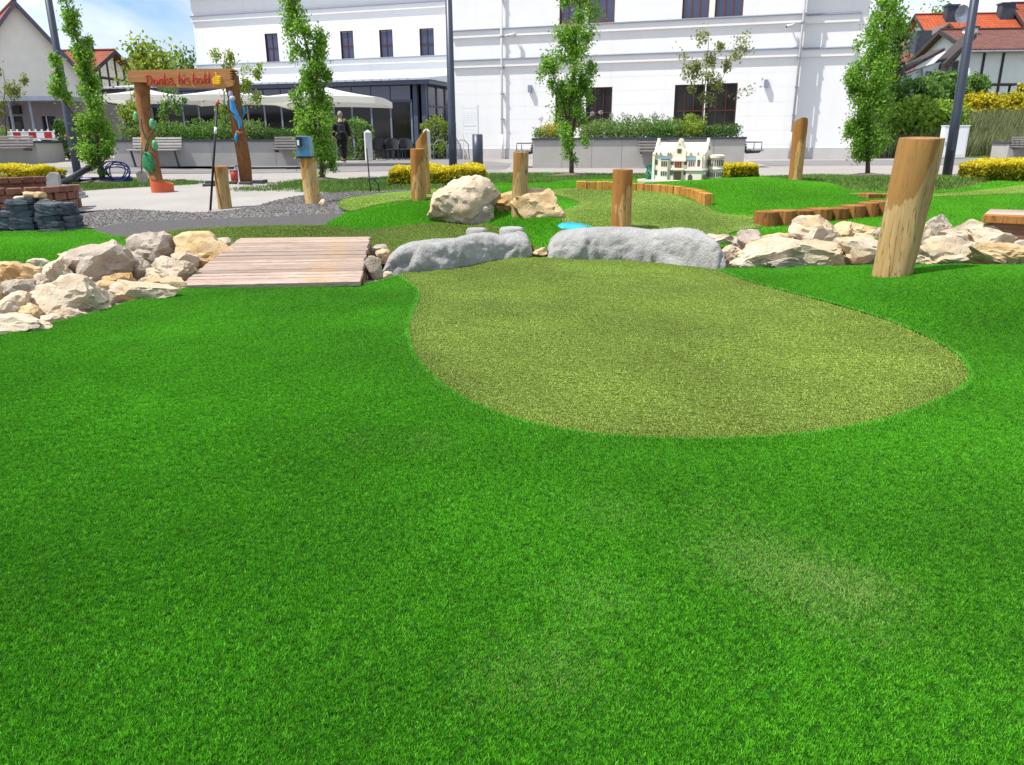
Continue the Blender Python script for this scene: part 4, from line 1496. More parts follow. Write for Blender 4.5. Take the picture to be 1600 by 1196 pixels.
# sign board in front of the wall
m_board = M('sign_white', (.78, .80, .80), .5, .03, 2)
m_ink = M('sign_ink', (.35, .37, .40), .7, .1, 4)
Ys = gp(735, 250).y - .9
p0 = aty(735, 249, Ys)
t = thing('info_board', 'white information board on two slim posts in front of the white wall', 'sign', (p0.x, p0.y, .30), FRZ)
frs = Fr((p0.x, p0.y, .30), FRZ)
x0, zt = frs.uv(723, 165)
x1, zb = frs.uv(747, 212)
for x in (x0 - .01, x1 + .01):
    MB().tube([(x, .02, 0), (x, .02, zt)], .018, 8).build('post', m_pipe, t)
rows = [(zt, zt - (zt - zb) * .20), (zt - (zt - zb) * .225, zt - (zt - zb) * .60), (zt - (zt - zb) * .625, zb)]
for k, (a, b) in enumerate(rows):
    pn = MB().box(x0 + .012, x1 - .012, -.01, .012, b, a).build('panel', m_board, t)
    # the lettering is too small to read in the photograph: rows of print
    gg = random.Random(k)
    nl = (1, 5, 3)[k]
    for j in range(nl):
        z = a - (a - b) * (j + .5) / nl
        x = x0 + .06
        while x < x1 - .1:
            wd = gg.uniform(.02, .06)
            hgt = .035 if (k == 2 and j == 0) else .012
            MB().box(x, min(x + wd, x1 - .05), -.0125, -.0105, z - hgt / 2, z + hgt / 2).build('print', m_ink, pn)
            x += wd + gg.uniform(.012, .05)

# ================================================================== STREET FURNITURE
m_pole = M('lamp_pole_paint', (.035, .045, .07), .4, .08, 4, spec=.45)
for px, pb, wd, lab in ((121, 270, 11.5, 'dark blue-grey lamp post at the left behind the slate stack'), (708, 262, 12, 'dark lamp post in front of the pavilion corner'), (1479, 277, 13.5, 'dark lamp post at the right in front of the white cabinet')):
    b = gp(px, pb)
    r = wd * mpp(b.y) / 2
    t = thing('lamp_post', lab, 'lamp post', b, 0, 'lamp posts around the plaza')
    MB().tube([(0, 0, -.05), (0, 0, 1.2), (0, 0, 1.22), (0, 0, 5.6)], [r * 1.05, r * 1.05, r, r * .8], 16).build('pole', m_pole, t, smooth=True)
    MB().tube([(0, 0, 5.6), (0, 0, 6.0), (0, 0, 6.05)], [r * 1.4, r * 1.6, r * .3], 16).build('lamp_head', m_pole, t, smooth=True)
    MB().box(-.04, .04, -r * 1.06, -r * .9, .5, .9).build('service_door', m_pole, t)
b = gp(747, 268)
r = 8.2 * mpp(b.y)
t = thing('bollard', 'thick dark blue bollard behind the yellow hedge', 'bollard', b)
MB().tube([(0, 0, -.05), (0, 0, (268 - 215) * mpp(b.y) * 1.03)], r, 20).build('post', m_pole, t, smooth=True)
MB().tube([(0, 0, (268 - 215) * mpp(b.y) * 1.03), (0, 0, (268 - 215) * mpp(b.y) * 1.03 + .012)], [r * .98, r * .9], 20).build('cap', m_dark, t, smooth=True)
m_wp = M('granite_post', (.55, .56, .56), .8, .12, 12, .2, 60)
for px, pb, pt, wd, lab in ((577, 252, 207, 11, 'white granite bollard with pointed top by the cafe chairs'), (668, 250, 205, 10, 'white granite post half hidden by the slanted log'), (94, 247, 207, 14, 'pale granite post at the red and white barrier')):
    b = gp(px, pb)
    s = mpp(b.y)
    h = (pb - pt) * s * 1.03
    r = wd * s / 2
    t = thing('stone_post', lab, 'bollard', b, R(20), 'pale stone posts')
    MB().tube([(0, 0, -.05), (0, 0, h * .92), (0, 0, h)], [r * 1.35, r * 1.3, r * .25], 4).build('shaft', m_wp, t)
# white cabinet
b = gp(1488, 249)
s = mpp(b.y)
t = thing('utility_cabinet', 'white utility cabinet behind the right lamp post', 'cabinet', b, R(-8))
MB().box(-18 * s, 18 * s, 0, .35, .06, 49 * s).build('body', m_board, t, bevel=.01)
MB().box(-18.6 * s, 18.6 * s, -.02, .37, 49 * s, 50.5 * s).build('lid', m_board, t)
MB().box(-17 * s, 17 * s, .02, .33, -.02, .06).build('plinth', m_plinth, t)
MB().box(-16 * s, 16 * s, -.008, 0, .14, 45 * s).build('door', m_board, t)
MB().box(-14 * s, -13 * s, -.02, -.008, 20 * s, 26 * s).build('handle', m_zinc, t)

# planters with benches
m_pc = M('planter_concrete', (.40, .385, .36), .85, .06, 2.5, .15, 80)
m_cap = M('planter_cap', (.05, .06, .085), .5, .1, 4)
m_slat = M('bench_slat', (.23, .21, .20), .8, .25, 6, .3, 40, stretch=(1, 12, 12), orand=.15)
m_slat2 = M('bench_slat_pale', (.40, .38, .36), .8, .2, 6, .3, 40, stretch=(1, 12, 12), orand=.15)
m_pe = M('planter_soil', (.05, .04, .03), .95, .2, 5)
def planter(px0, px1, pyb, pyt, label, depth, rz, njoint, slant=0, dpx=None):
    """long concrete planter; panels and cap are parts"""
    b0 = gp(px0, pyb)
    fr_ = Fr((b0.x, b0.y, b0.z), rz)
    ln = fr_.u(px1, pyb - 5)
    h = fr_.uv(px0, pyt)[1]
    t = thing('planter', label, 'planter', (b0.x, b0.y, b0.z), rz)
    for k in range(njoint):
        a, b = ln * k / njoint, ln * (k + 1) / njoint
        MB().box(a + .006, b - .006, 0, .1, 0, h - .06).build('panel', m_pc, t)
    MB().box(.02, ln - .02, .012, depth, 0, h - .065).build('core', m_pc, t)
    MB().box(-.02, ln + .02, -.04, .14, h - .06, h).build('cap', m_cap, t)
    MB().box(-.02, .12, .141, depth, h - .06, h).build('cap', m_cap, t)
    MB().box(ln - .12, ln + .02, .141, depth, h - .06, h).build('cap', m_cap, t)
    MB().box(.13, ln - .13, .142, depth, h - .1, h - .05).build('soil', m_pe, t)
    return t, fr_, ln, h
def bench(O, rz, ln, label, pale=False, legs=True, arm=False, top=.80):
    t = thing('bench', label, 'bench', O, rz, 'slatted benches on the planters')
    mm = m_slat2 if pale else m_slat
    for k in range(4):
        MB().box(0, ln, -.50 + k * .12, -.50 + k * .12 + .095, .43, .47).build('seat_slat', mm, t, bevel=.006)
    for k in range(4):
        z = .50 + k * (top - .58) / 3
        T = Matrix.Translation((0, -.05 + k * .018, z)) @ Matrix.Rotation(R(-12), 4, 'X')
        MB().box(0, ln, -.02, .015, 0, (top - .58) / 3 - .018, T).build('back_slat', mm, t, bevel=.006)
    n = max(2, int(ln / .9))
    for k in range(n):
        x = .08 + (ln - .16) * k / (n - 1)
        MB().prism([(-.46, .43), (-.40, .43), (-.22, 0), (-.28, 0)] if legs else [(-.46, .43), (-.05, .43), (-.05, .36), (-.4, .38)], x - .02, x + .02, 'x').build('leg', m_dark, t)
        MB().prism([(-.06, .43), (-.02, .43), (.05, top - .02), (.02, top - .02)], x - .015, x + .015, 'x').build('back_support', m_dark, t)
    if arm:
        for x in (0.05, ln - .05):
            MB().tube([(x, -.45, .47), (x, -.45, .66), (x, -.05, .66)], .015, 6).build('armrest', m_dark, t)
    return t
pl1, f1, l1, h1 = planter(181, 482, 261, 219, 'long grey concrete planter behind the sign gate', 1.6, R(3), 6)
pl2, f2, l2, h2 = planter(832, 1162, 263, 216, 'long grey concrete planter under the ground floor windows', 1.8, FRZ + R(10), 7)
_b = gp(-260, 257)
pl3, f3, l3, h3 = planter(-260, 62, 258, 222, 'concrete planter at the left picture edge below the barrier', 1.5, R(2), 5)
bench(Vector(f1.O) + f1.a * f1.u(212, 245) + Vector((0, -.03, 0)), R(3), f1.u(288, 245) - f1.u(212, 245), 'silvery slatted bench on the planter behind the left gate post', True)
bench(Vector(f1.O) + f1.a * f1.u(432, 245) + Vector((0, -.03, 0)), R(3), f1.u(482, 245) - f1.u(432, 245), 'dark slatted bench end beside the log with blue box', False, False)
bench(Vector(f2.O) + f2.a * f2.u(996, 245) + Vector((0, -.02, 0)), f2.rz, f2.u(1042, 245) - f2.u(996, 245), 'dark bench half hidden behind the model mansion', False, False)
bench(Vector(f2.O) + f2.a * (l2 + .02) + f2.n * .2, f2.rz + R(90), 1.3, 'bench with armrest at the right end of the window planter', False, False, True)
bench(Vector(f2.O) + f2.a * -.02 + f2.n * 1.5, f2.rz - R(90), 1.3, 'bench with armrest at the left end of the window planter', False, False, True)
bench(Vector(f3.O) + f3.a * f3.u(-60, 245) + Vector((0, -.03, 0)), R(2), f3.u(58, 245) - f3.u(-60, 245), 'dark slatted bench at the left picture edge below the barrier', False, False)
_b = gp(1570, 251)
pl4, f4, l4, h4 = planter(1572, 1800, 251, 222, 'concrete planter block with bench at the right picture edge', 1.2, R(-6), 3)
bench(Vector(f4.O) + Vector((.05, -.02, 0)), R(-6), 2.4, 'dark bench cut by the right picture edge', False, False, True)

# barrier
m_rw = N('barrier_board')
sx = m_rw.n('ShaderNodeSeparateXYZ')
m_rw.l(m_rw.co('Object', (1.9, 1, 1)), sx.inputs[0])
fr0 = m_rw.n('ShaderNodeMath', operation='FRACT')
m_rw.l(sx.outputs[0], fr0.inputs[0])
m_rw.base(m_rw.mix(m_rw.ramp(fr0.outputs[0], [(.5, 0.0), (.505, 1.0)]), (.75, .75, .75), (.45, .02, .02)))
m_rw = m_rw.set(.5, .4)
b = gp(56, 248)
b.y += .3
f_ = Fr((b.x, b.y, b.z), R(-2))
u0, zt = f_.uv(11, 207)
u1, zb = f_.uv(103, 216)
t = thing('road_barrier', 'red and white striped road barrier in front of the grey ground floor', 'barrier', (b.x, b.y, b.z), R(-2))
MB().box(u0, (u0 + u1) / 2 - .01, -.02, .02, zb, zt).build('board', m_rw, t)
MB().box((u0 + u1) / 2 + .01, u1, -.03, .01, zb, zt).build('board', m_rw, t)
m_wplastic = M('white_plastic', (.75, .75, .75), .4, .04, 3)
MB().box(u0 + .02, u1, -.025, .025, zb - .045, zb - .001).build('rail', m_wplastic, t)
MB().box(u0 + .02, u1, -.035, .025, zt + .001, zt + .03).build('rail', m_wplastic, t)
for k in range(9):
    x = u0 + .15 + (u1 - u0 - .3) * k / 8
    MB().box(x - .02, x + .02, -.02, .02, zt + .03, zt + .09).build('knob', m_wplastic, t)
for x in (u0 + .3, (u0 + u1) / 2, u1 - .2):
    MB().box(x - .025, x + .025, -.02, .02, .05, zb - .046).build('post', m_wplastic, t)
    MB().box(x - .3, x + .3, -.2, .2, 0, .05).build('foot', m_black, t)
t2 = thing('warning_beacon', 'white and grey striped warning board leaning under the barrier', 'beacon', (b.x + .1, b.y - .4, b.z), R(5))
T = Matrix.Rotation(R(-8), 4, 'X')
m_chk = N('beacon_stripes')
wv = m_chk.n('ShaderNodeTexWave', {'Scale': 3.2}, bands_direction='DIAGONAL')
m_chk.l(m_chk.co('Object'), wv.inputs['Vector'])
m_chk.base(m_chk.mix(m_chk.ramp(wv.outputs['Fac'], [(.48, 0.0), (.52, 1.0)]), (.8, .8, .8), (.32, .36, .42)))
m_chk = m_chk.set(.5, .4)
MB().box(-.22, .2, -.02, .02, .12, .62, T).build('board', m_chk, t2)
MB().box(-.25, .25, -.12, .12, 0, .115).build('foot', M('beacon_foot', (.12, .03, .04), .7), t2)

# parasols
m_can = leafmat('parasol_canvas', (.78, .77, .74), (.78, .77, .74), trans=.3, rough=.8)
def parasol(px, py_apex, pxl, pxr, py_edge, Y, label):
    ap = aty(px, py_apex, Y)
    wl_, wr_ = aty(pxl, py_edge, Y), aty(pxr, py_edge, Y)
    hw = (wr_.x - wl_.x) / 2
    ze = (wl_.z + wr_.z) / 2
    cx = (wl_.x + wr_.x) / 2
    t = thing('parasol', label, 'parasol', (cx, Y, .30), 0, 'white parasols of the cafe')
    apz, ez = ap.z - .30, ze - .30
    mb = MB()
    n = 8
    for q in range(4):
        c0 = [(-hw, -hw), (hw, -hw), (hw, hw), (-hw, hw)]
        a, b = c0[q], c0[(q + 1) % 4]
        for i in range(n):
            for j in range(4):
                def P(s, v):
                    x, y = a[0] + (b[0] - a[0]) * s, a[1] + (b[1] - a[1]) * s
                    sag = .10 * math.sin(math.pi * s) * v - .05 * math.sin(math.pi * v)
                    return (x * v, y * v, apz + (ez - apz) * v + sag * .5)
                s0, s1, v0, v1 = i / n, (i + 1) / n, j / 4, (j + 1) / 4
                mb.quad(P(s0, v0), P(s1, v0), P(s1, v1), P(s0, v1))
            def E(s):
                x, y = a[0] + (b[0] - a[0]) * s, a[1] + (b[1] - a[1]) * s
                return Vector((x, y, ez + .05 * math.sin(math.pi * s)))
            e0, e1 = E(i / n), E((i + 1) / n)
            mb.quad(e0, e1, e1 - Vector((0, 0, .18)), e0 - Vector((0, 0, .18)))
    mb.build('canopy', m_can, t)
    MB().tube([(0, 0, 0), (0, 0, apz - .02)], .035, 10).build('pole', m_dark, t, smooth=True)
    for k in range(8):
        a = math.pi / 4 * k
        rr = hw * (1.36 if k % 2 else .97)
        MB().tube([(0, 0, apz - .12), (math.cos(a) * rr, math.sin(a) * rr, ez - .03)], .015, 5).build('rib', m_dark, t)
    MB().box(-.4, .4, -.4, .4, 0, .08).build('base', m_plinth, t)
    return t
parasol(233, 139, 168, 290, 153, 26.5, 'white parasol left behind the gate beam')
parasol(354, 138, 288, 424, 154, 26.5, 'white parasol in the middle behind the right gate post')
parasol(512, 137, 424, 600, 157, 26.0, 'white parasol on the right above the walking person')

# cafe chairs and tables
m_chair = M('rattan_dark', (.045, .045, .05), .7, .3, 30, .4, 80)
def chair(O, rz, label):
    t = thing('cafe_chair', label, 'chair', O, rz, 'dark chairs of the cafe')
    MB().box(-.26, .26, -.25, .25, .40, .45).build('seat', m_chair, t, bevel=.01)
    mb = MB()
    n = 10
    for i in range(n):
        a0, a1 = math.pi * (i / n), math.pi * ((i + 1) / n)
        def P(a, r, z): return (math.cos(a) * r, .02 + math.sin(a) * r, z)
        z0, z1 = .64 + .24 * math.sin(a0), .64 + .24 * math.sin(a1)
        mb.quad(P(a0, .28, .45), P(a1, .28, .45), P(a1, .32, z1), P(a0, .32, z0))
        mb.quad(P(a0, .25, .45), P(a1, .25, .45), P(a1, .29, z1), P(a0, .29, z0))
        mb.quad(P(a0, .29, z0), P(a1, .29, z1), P(a1, .32, z1), P(a0, .32, z0))
    mb.build('backrest', m_chair, t, smooth=True)
    for x in (-.22, .22):
        for y in (-.21, .21):
            MB().tube([(x * 1.1, y * 1.1, 0), (x, y, .40)], .014, 6).build('leg', m_dark, t)
    return t
def table(O, label):
    t = thing('cafe_table', label, 'table', O, 0, 'dark tables of the cafe')
    MB().box(-.4, .4, -.4, .4, .71, .74).build('top', m_dark, t, bevel=.008)
    MB().tube([(0, 0, .03), (0, 0, .71)], .03, 8).build('column', m_dark, t)
    MB().box(-.25, .25, -.25, .25, 0, .03).build('foot', m_dark, t)
ord_ = ['leftmost', 'second', 'third', 'fourth', 'fifth', 'sixth']
for k, px in enumerate((591, 603, 614, 625, 636)):
    p = gp(px, 250.5 - (k % 2) * .8)
    chair(Vector((p.x, p.y, .30)), R((200, 165, 15, 190, 20)[k]), f'dark rattan chair, {ord_[k]} from the left in front of the glass pavilion')
for k, px in enumerate((600, 622)):
    p = gp(px, 248.6)
    table(Vector((p.x, p.y, .30)), ('dark square cafe table behind the left chairs', 'dark square cafe table behind the right chairs')[k])
for k, px in enumerate((66, 80)):
    p = gp(px, 247)
    chair(Vector((p.x, p.y + .5, p.z)), R((180, 150)[k]), ('brown dark chair left under the barrier boards', 'brown dark chair right under the barrier beside the granite post')[k])
# parked bicycles' stands at the wall: thin bent rails
for k, px in enumerate((690, 712, 724)):
    b = gp(px, 249)
    b.y -= .6
    t = thing('cycle_stand', ('thin bent bicycle stand nearest the pavilion corner', 'thin bent bicycle stand right of the middle lamp post', 'thin bent bicycle stand at the left post of the info board')[k], 'bicycle stand', (b.x, b.y, .30), R(20), 'bicycle stands by the wall')
    MB().tube([(-.3, 0, 0), (-.27, 0, .6), (-.1, 0, .78), (.1, 0, .78), (.27, 0, .6), (.3, 0, 0)], .02, 6).build('rail', m_zinc, t, smooth=True)
    MB().box(-.36, .36, -.05, .05, 0, .02).build('foot', m_zinc, t)
# ================================================================== HOUSES
def tilemat(name, a, b, s=1.0):
    g = N(name)
    v = g.co('Object', (1, 1, 1))
    uvn = g.n('ShaderNodeUVMap')
    br = g.n('ShaderNodeTexBrick', {'Scale': s, 'Mortar Size': .02, 'Mortar Smooth': .6, 'Brick Width': .24, 'Row Height': .32, 'Color1': (*a, 1), 'Color2': (*b, 1), 'Mortar': (*[x * .35 for x in a], 1)}, offset=0.0)
    g.l(uvn.outputs[0], br.inputs['Vector'])
    wv = g.n('ShaderNodeTexWave', {'Scale': 4.17 * s / 3.14 * 1.0, 'Distortion': 0.0}, wave_profile='SIN')
    g.l(uvn.outputs[0], wv.inputs['Vector'])
    n = g.noise(v, 1.2, 5, .6)
    g.base(g.mix(g.ramp(n, [(.35, .0), (.7, .5)]), br.outputs['Color'], tuple(x * .55 for x in a)))
    g.bump(g.mix(.5, br.outputs['Fac'], wv.outputs['Fac']), .6, .04)
    return g.set(.75, .25)
m_tr = tilemat('roof_tiles_red', (.29, .07, .045), (.35, .095, .06))
m_to = tilemat('roof_tiles_orange', (.44, .085, .03), (.50, .115, .04))
m_tb2 = tilemat('roof_tiles_brown', (.16, .065, .05), (.21, .09, .065))
def uvplane(o):
    """lay tile coordinates in metres on each roof slope"""
    me = o.data
    uv = me.uv_layers.new(name='UVMap')
    for p in me.polygons:
        n = p.normal
        ax = Vector((0, 0, 1)).cross(n)
        ax = ax.normalized() if ax.length > 1e-3 else Vector((1, 0, 0))
        up = n.cross(ax)
        for li in p.loop_indices:
            c = me.vertices[me.loops[li].vertex_index].co
            uv.data[li].uv = (c.dot(ax), c.dot(up))
    return o
m_cream = M('render_cream', (.80, .78, .69), .9, .05, 2, .15, 80)
m_white2 = M('render_white', (.76, .78, .80), .9, .04, 2, .15, 80)
m_timber = M('house_timber', (.05, .045, .05), .8, .2, 5)
m_grey = M('render_greybrown', (.20, .18, .185), .9, .08, 2, .15, 60)
def house(name, label, O, rz, Ln, Wd, ze, zr, wm, rm, oh=.35, timbers=(), wins=(), chim=(), gable_timber=False, verge=m_timber):
    """ridge along x; front wall at y=0 facing -y"""
    t = thing(name, label, 'house', O, rz)
    mb = MB()
    ym = Wd / 2
    fr_ = [w for w in wins if w[0] == 'f']
    wallgrid(mb, 0, Ln, 0, ze, [w[1:5] for w in fr_], 0, .1)
    mb.quad((0, Wd, 0), (0, Wd, ze), (Ln, Wd, ze), (Ln, Wd, 0))
    for x in (0, Ln):
        mb.quad((x, 0, 0), (x, Wd, 0), (x, Wd, ze), (x, ym, zr), (x, 0, ze))
    mb.build('wall', wm, t)
    sl_ = (zr - ze) / ym
    mb = MB()
    th = .12
    for sgn in (0, 1):
        y0 = -oh if sgn == 0 else Wd + oh
        z0 = ze - oh * sl_
        mb.v += [(-oh, y0, z0 + .02), (Ln + oh, y0, z0 + .02), (Ln + oh, ym, zr + .02), (-oh, ym, zr + .02), (-oh, y0, z0 + .02 + th), (Ln + oh, y0, z0 + .02 + th), (Ln + oh, ym, zr + .02 + th), (-oh, ym, zr + .02 + th)]
        i = len(mb.v) - 8
        mb.f += [(i, i + 1, i + 2, i + 3), (i + 4, i + 7, i + 6, i + 5), (i, i + 4, i + 5, i + 1), (i, i + 3, i + 7, i + 4), (i + 1, i + 5, i + 6, i + 2)]
    rf = uvplane(mb.build('roof', rm, t))
    MB().tube([(-oh, ym, zr + th + .03), (Ln + oh, ym, zr + th + .03)], .09, 8).build('ridge_tiles', rm, rf)
    for x in (-oh - .06, Ln + oh):
        for y0, y1 in ((-oh, ym), (Wd + oh, ym)):
            z0 = ze - oh * sl_
            mb = MB()
            mb.v = [(x, y0, z0 - .06), (x + .06, y0, z0 - .06), (x + .06, y0, z0 + th + .05), (x, y0, z0 + th + .05), (x, y1, zr - .06), (x + .06, y1, zr - .06), (x + .06, y1, zr + th + .05), (x, y1, zr + th + .05)]
            mb.f = [(0, 1, 2, 3), (4, 7, 6, 5), (0, 4, 5, 1), (1, 5, 6, 2), (2, 6, 7, 3), (3, 7, 4, 0)]
            mb.build('bargeboard', verge, rf)
    MB().tube([(-oh, -oh - .06, ze - oh * sl_), (Ln + oh, -oh - .06, ze - oh * sl_)], .06, 8).build('gutter', m_zinc, rf)
    for (x, y, wx, wy, z1, mm) in chim:
        zb = ze + (zr - ze) * (1 - abs(y - ym) / ym) - .3
        c = MB().box(x, x + wx, y, y + wy, zb, z1).build('chimney', mm, rf)
        MB().box(x - .06, x + wx + .06, y - .06, y + wy + .06, z1, z1 + .1).build('chimney_cap', m_dark, c)
    for w in fr_:
        window(t, *w[1:5], 0, w[5], [.5] if len(w) < 7 else w[6], m_gd, .06, w[7] if len(w) > 7 else m_wfr, depth=.1)
    for w in wins:
        if w[0] in 'lr':      # on a gable wall: frame and panes proud of the wall
            x = -.03 if w[0] == 'l' else Ln
            o = MB().box(x, x + .03, w[1], w[2], w[3], w[4]).build('window', m_wfr, t)
            n = w[5]
            for k in range(n):
                a = w[1] + .07 + (w[2] - w[1] - .07) * k / n
                b = w[1] + (w[2] - w[1] - .07) * (k + 1) / n
                xx = (-.04, -.031) if w[0] == 'l' else (Ln + .031, Ln + .04)
                MB().box(*xx, a, b, w[3] + .07, w[4] - .07).build('pane', m_gd, o)
    for tb in timbers:
        MB().box(*tb).build('timber', m_timber, t)
    return t
def side_timbers(Ln, Wd, ze, zr, x):
    r = []
    xx = (x, x + .03) if x > 0 else (-.03, 0)
    for y in (0, .8, 1.6, 2.4, 3.2, 4.0, 4.8, 5.6, Wd - .15):
        if y < Wd:
            r.append((*xx, y, y + .15, 0, ze + (zr - ze) * (1 - abs(y - Wd / 2) / (Wd / 2)) - .05))
    for z in (1.2, 2.4, ze):
        r.append((xx[0] - .002 if x <= 0 else xx[0], xx[1] + .002, .16, Wd - .16, z, z + .14))
    return r
# left gable house: gable turned to the right
Yh = 37
ap = aty(22, 8, Yh)
gn = Vector((.62, -.785, 0))
rz = math.atan2(-gn.y, -gn.x) + math.pi     # x axis along the gable normal
Wd, Ln = 6.8, 12
zr_, ze_ = ap.z - .30, ap.z - .30 - 4.3
ax_ = Vector((math.cos(rz), math.sin(rz), 0))
ay_ = Vector((-ax_.y, ax_.x, 0))
O = Vector((ap.x, ap.y, .30)) - ax_ * Ln - ay_ * (Wd / 2)
house('gable_house', 'cream gable house with red tiled roof at the left edge', O, rz, Ln, Wd, ze_, zr_, m_cream, m_tr, .3, verge=M('verge_dark', (.10, .10, .14), .6))
# its grey ground-floor annexe with canopy, doors and slim columns
b = aty(60, 250, 31.5)
fa = Fr((b.x, b.y, .56), R(-3))
t = thing('annexe', 'grey single-storey annexe with dark doors and a zinc canopy at the left', 'annexe', fa.O, fa.rz)
ua, zt = fa.uv(-260, 163)
ub, _ = fa.uv(128, 163)
ops = []
for x0, x1, y0 in ((15, 38, 182), (67, 89, 182), (-90, -60, 182)):
    ops.append((fa.u(x0, 200), fa.u(x1, 200), .02, fa.uv(x0, y0)[1]))
mb = MB()
wallgrid(mb, ua, ub, 0, zt, ops, 0, .15)
mb.quad((ub, 0, 0), (ub, 3, 0), (ub, 3, zt), (ub, 0, zt)).quad((ua, 0, zt), (ub, 0, zt), (ub, 3, zt), (ua, 3, zt))
mb.build('wall', m_grey, t)
for o in ops:
    d = MB().box(o[0], o[1], .1, .15, o[2], o[3]).build('door', m_black, t)
    MB().box(o[0] + .15, o[0] + .18, .06, .08, .7, 1.9).build('handle', m_pipe, d)
    MB().box(o[0] + .15, o[1] - .15, .088, .098, .5, o[3] - .2).build('pane', m_gd, d)
cpy = MB().box(ua, ub + .1, -1.3, -.001, zt, zt + .16).build('canopy', m_zinc, t)
for px in (47, 78, -30):
    u = fa.u(px, 180)
    MB().tube([(u, -1.1, 0), (u, -1.1, zt)], .045, 8).build('column', m_zinc, t)
u = fa.u(22, 172)
MB().box(u, u + .3, -.12, -.001, zt - .42, zt - .12).build('wall_lamp', m_black, t)
# half-timbered house behind
pr, pl_ = aty(160, 83, 48), aty(78, 82, 48)
ze2 = aty(165, 121, 46).z - .3
zr2 = pr.z - .3
Ln2 = pr.x - pl_.x + 3
house('timbered_house', 'half-timbered house with red tiled roof left of the gate', (pr.x - Ln2, 46.0, .30), R(-6), Ln2, 5.5, ze2, zr2, m_cream, m_tr, .45,
      side_timbers(Ln2, 5.5, ze2, zr2, Ln2) + [(x, x + .14, -.03, 0, 0, ze2) for x in np.arange(0, Ln2, .9)] + [(.15, Ln2, -.028, 0, z, z + .14) for z in (1.1, 2.3)],
      chim=[(Ln2 - 1.6, 2.6, .55, .55, zr2 + .65, m_dark)])
p2 = aty(196, 95, 56)
house('far_house', 'red roofed house half hidden behind the timbered house', (p2.x - 6.0, 56, .30), R(-25), 7.5, 6, p2.z - 2.9, p2.z - .35, m_cream, m_tr, .4,
      side_timbers(7.5, 6, p2.z - 2.9, p2.z - .35, 7.5))

# the hillside on the right
def hillz(x, y):
    return .28 + 3.4 * sm(33, 52, y) * sm(10, 21, x) + 1.0 * sm(31.5, 35, y) * sm(14.5, 18, x)
g = N('hill_grass')
wp = g.wpos()
g.base(g.mix(g.ramp(g.noise(wp, .8, 5), [(.35, 0.0), (.65, 1.0)]), (.06, .10, .025), (.12, .15, .05)))
m_hill = g.set(.95, .1)
xs, ys = np.arange(8, 60, 1.0), np.arange(28, 90, 1.0)
V = [(x, y, hillz(x, y) if (x > 8.5 and y > 28.5) else .2) for y in ys for x in xs]
nx = len(xs)
F = [(j * nx + i, j * nx + i + 1, (j + 1) * nx + i + 1, (j + 1) * nx + i) for j in range(len(ys) - 1) for i in range(nx - 1)]
me = bpy.data.meshes.new('hill')
me.from_pydata(V, [], F)
kind(link('hill', me, m_hill, smooth=True), 'structure')
m_slate = M('slate_cladding', (.055, .065, .085), .6, .25, 4, .5, 14, .02)
# main house: orange roof, cream gable left, dormer gable to the front
Y1 = 56
rl, rr_ = aty(1432, 27, Y1 + 4), aty(1562, 25, Y1 + 4)
z0 = 2.2
ze1 = aty(1440, 52, Y1).z - z0
h1r = rl.z - z0
Lh = rr_.x - rl.x
hr = house('orange_roof_house', 'cream house with bright orange tiled roof and front dormer on the hill', (rl.x, Y1, z0), R(-4), Lh + 3, 8, ze1 - 1.0, h1r, m_cream, m_to, .4,
      chim=[((aty(1474, 20, Y1 + 3).x - rl.x), 3.0, .75, .6, h1r + .55, m_slate), ((aty(1559, 12, Y1 + 3).x - rl.x), 3.2, .9, .7, h1r + .65, m_slate)],
      wins=[('f', 1.0, 2.0, 1.0, 2.4, 2)])
fh = Fr((rl.x, Y1, z0), R(-4))
# dormer: a cream gable front with a brown window
a, zt = fh.uv(1479, 37, -.9)
b0, zb = fh.uv(1452, 60, -.9)
b1, _ = fh.uv(1500, 55, -.9)
zf = fh.uv(1470, 95, -.9)[1]
hwd = (b1 - b0) / 2
cxd = (b0 + b1) / 2
d = MB()
d.prism([(b0, zf), (b1, zf), (b1, zb), (cxd, zt - .25), (b0, zb)], -.9, 4, 'y')
dm = d.build('dormer', m_cream, hr)
mb = MB()
for sgn in (-1, 1):
    xe = cxd + sgn * (hwd + .45)
    zE = zb - .35
    mb.v += [(xe, -1.3, zE), (cxd, -1.3, zt - .2), (cxd, 4, zt - .2), (xe, 4, zE), (xe, -1.3, zE + .16), (cxd, -1.3, zt - .02), (cxd, 4, zt - .02), (xe, 4, zE + .16)]
    i = len(mb.v) - 8
    mb.f += [(i, i + 1, i + 2, i + 3), (i + 4, i + 5, i + 6, i + 7), (i, i + 1, i + 5, i + 4), (i, i + 3, i + 7, i + 4)]
uvplane(mb.build('dormer_roof', M('dormer_verge', (.13, .10, .09), .8, .2, 4), dm))
wa, wz1 = fh.uv(1460, 65, -.95)
wb, wz0 = fh.uv(1487, 80, -.95)
wo_ = MB().box(wa, wb, -.95, -.902, wz0, wz1).build('dormer_window', m_sill, dm)
for k in range(2):
    MB().box(wa + .07 + (wb - wa) / 2 * k, wa + (wb - wa) / 2 * (k + 1) - .05, -.965, -.951, wz0 + .12, wz1 - .1).build('pane', M('curtain_glass', (.28, .30, .32), .2, .3, 3), wo_)
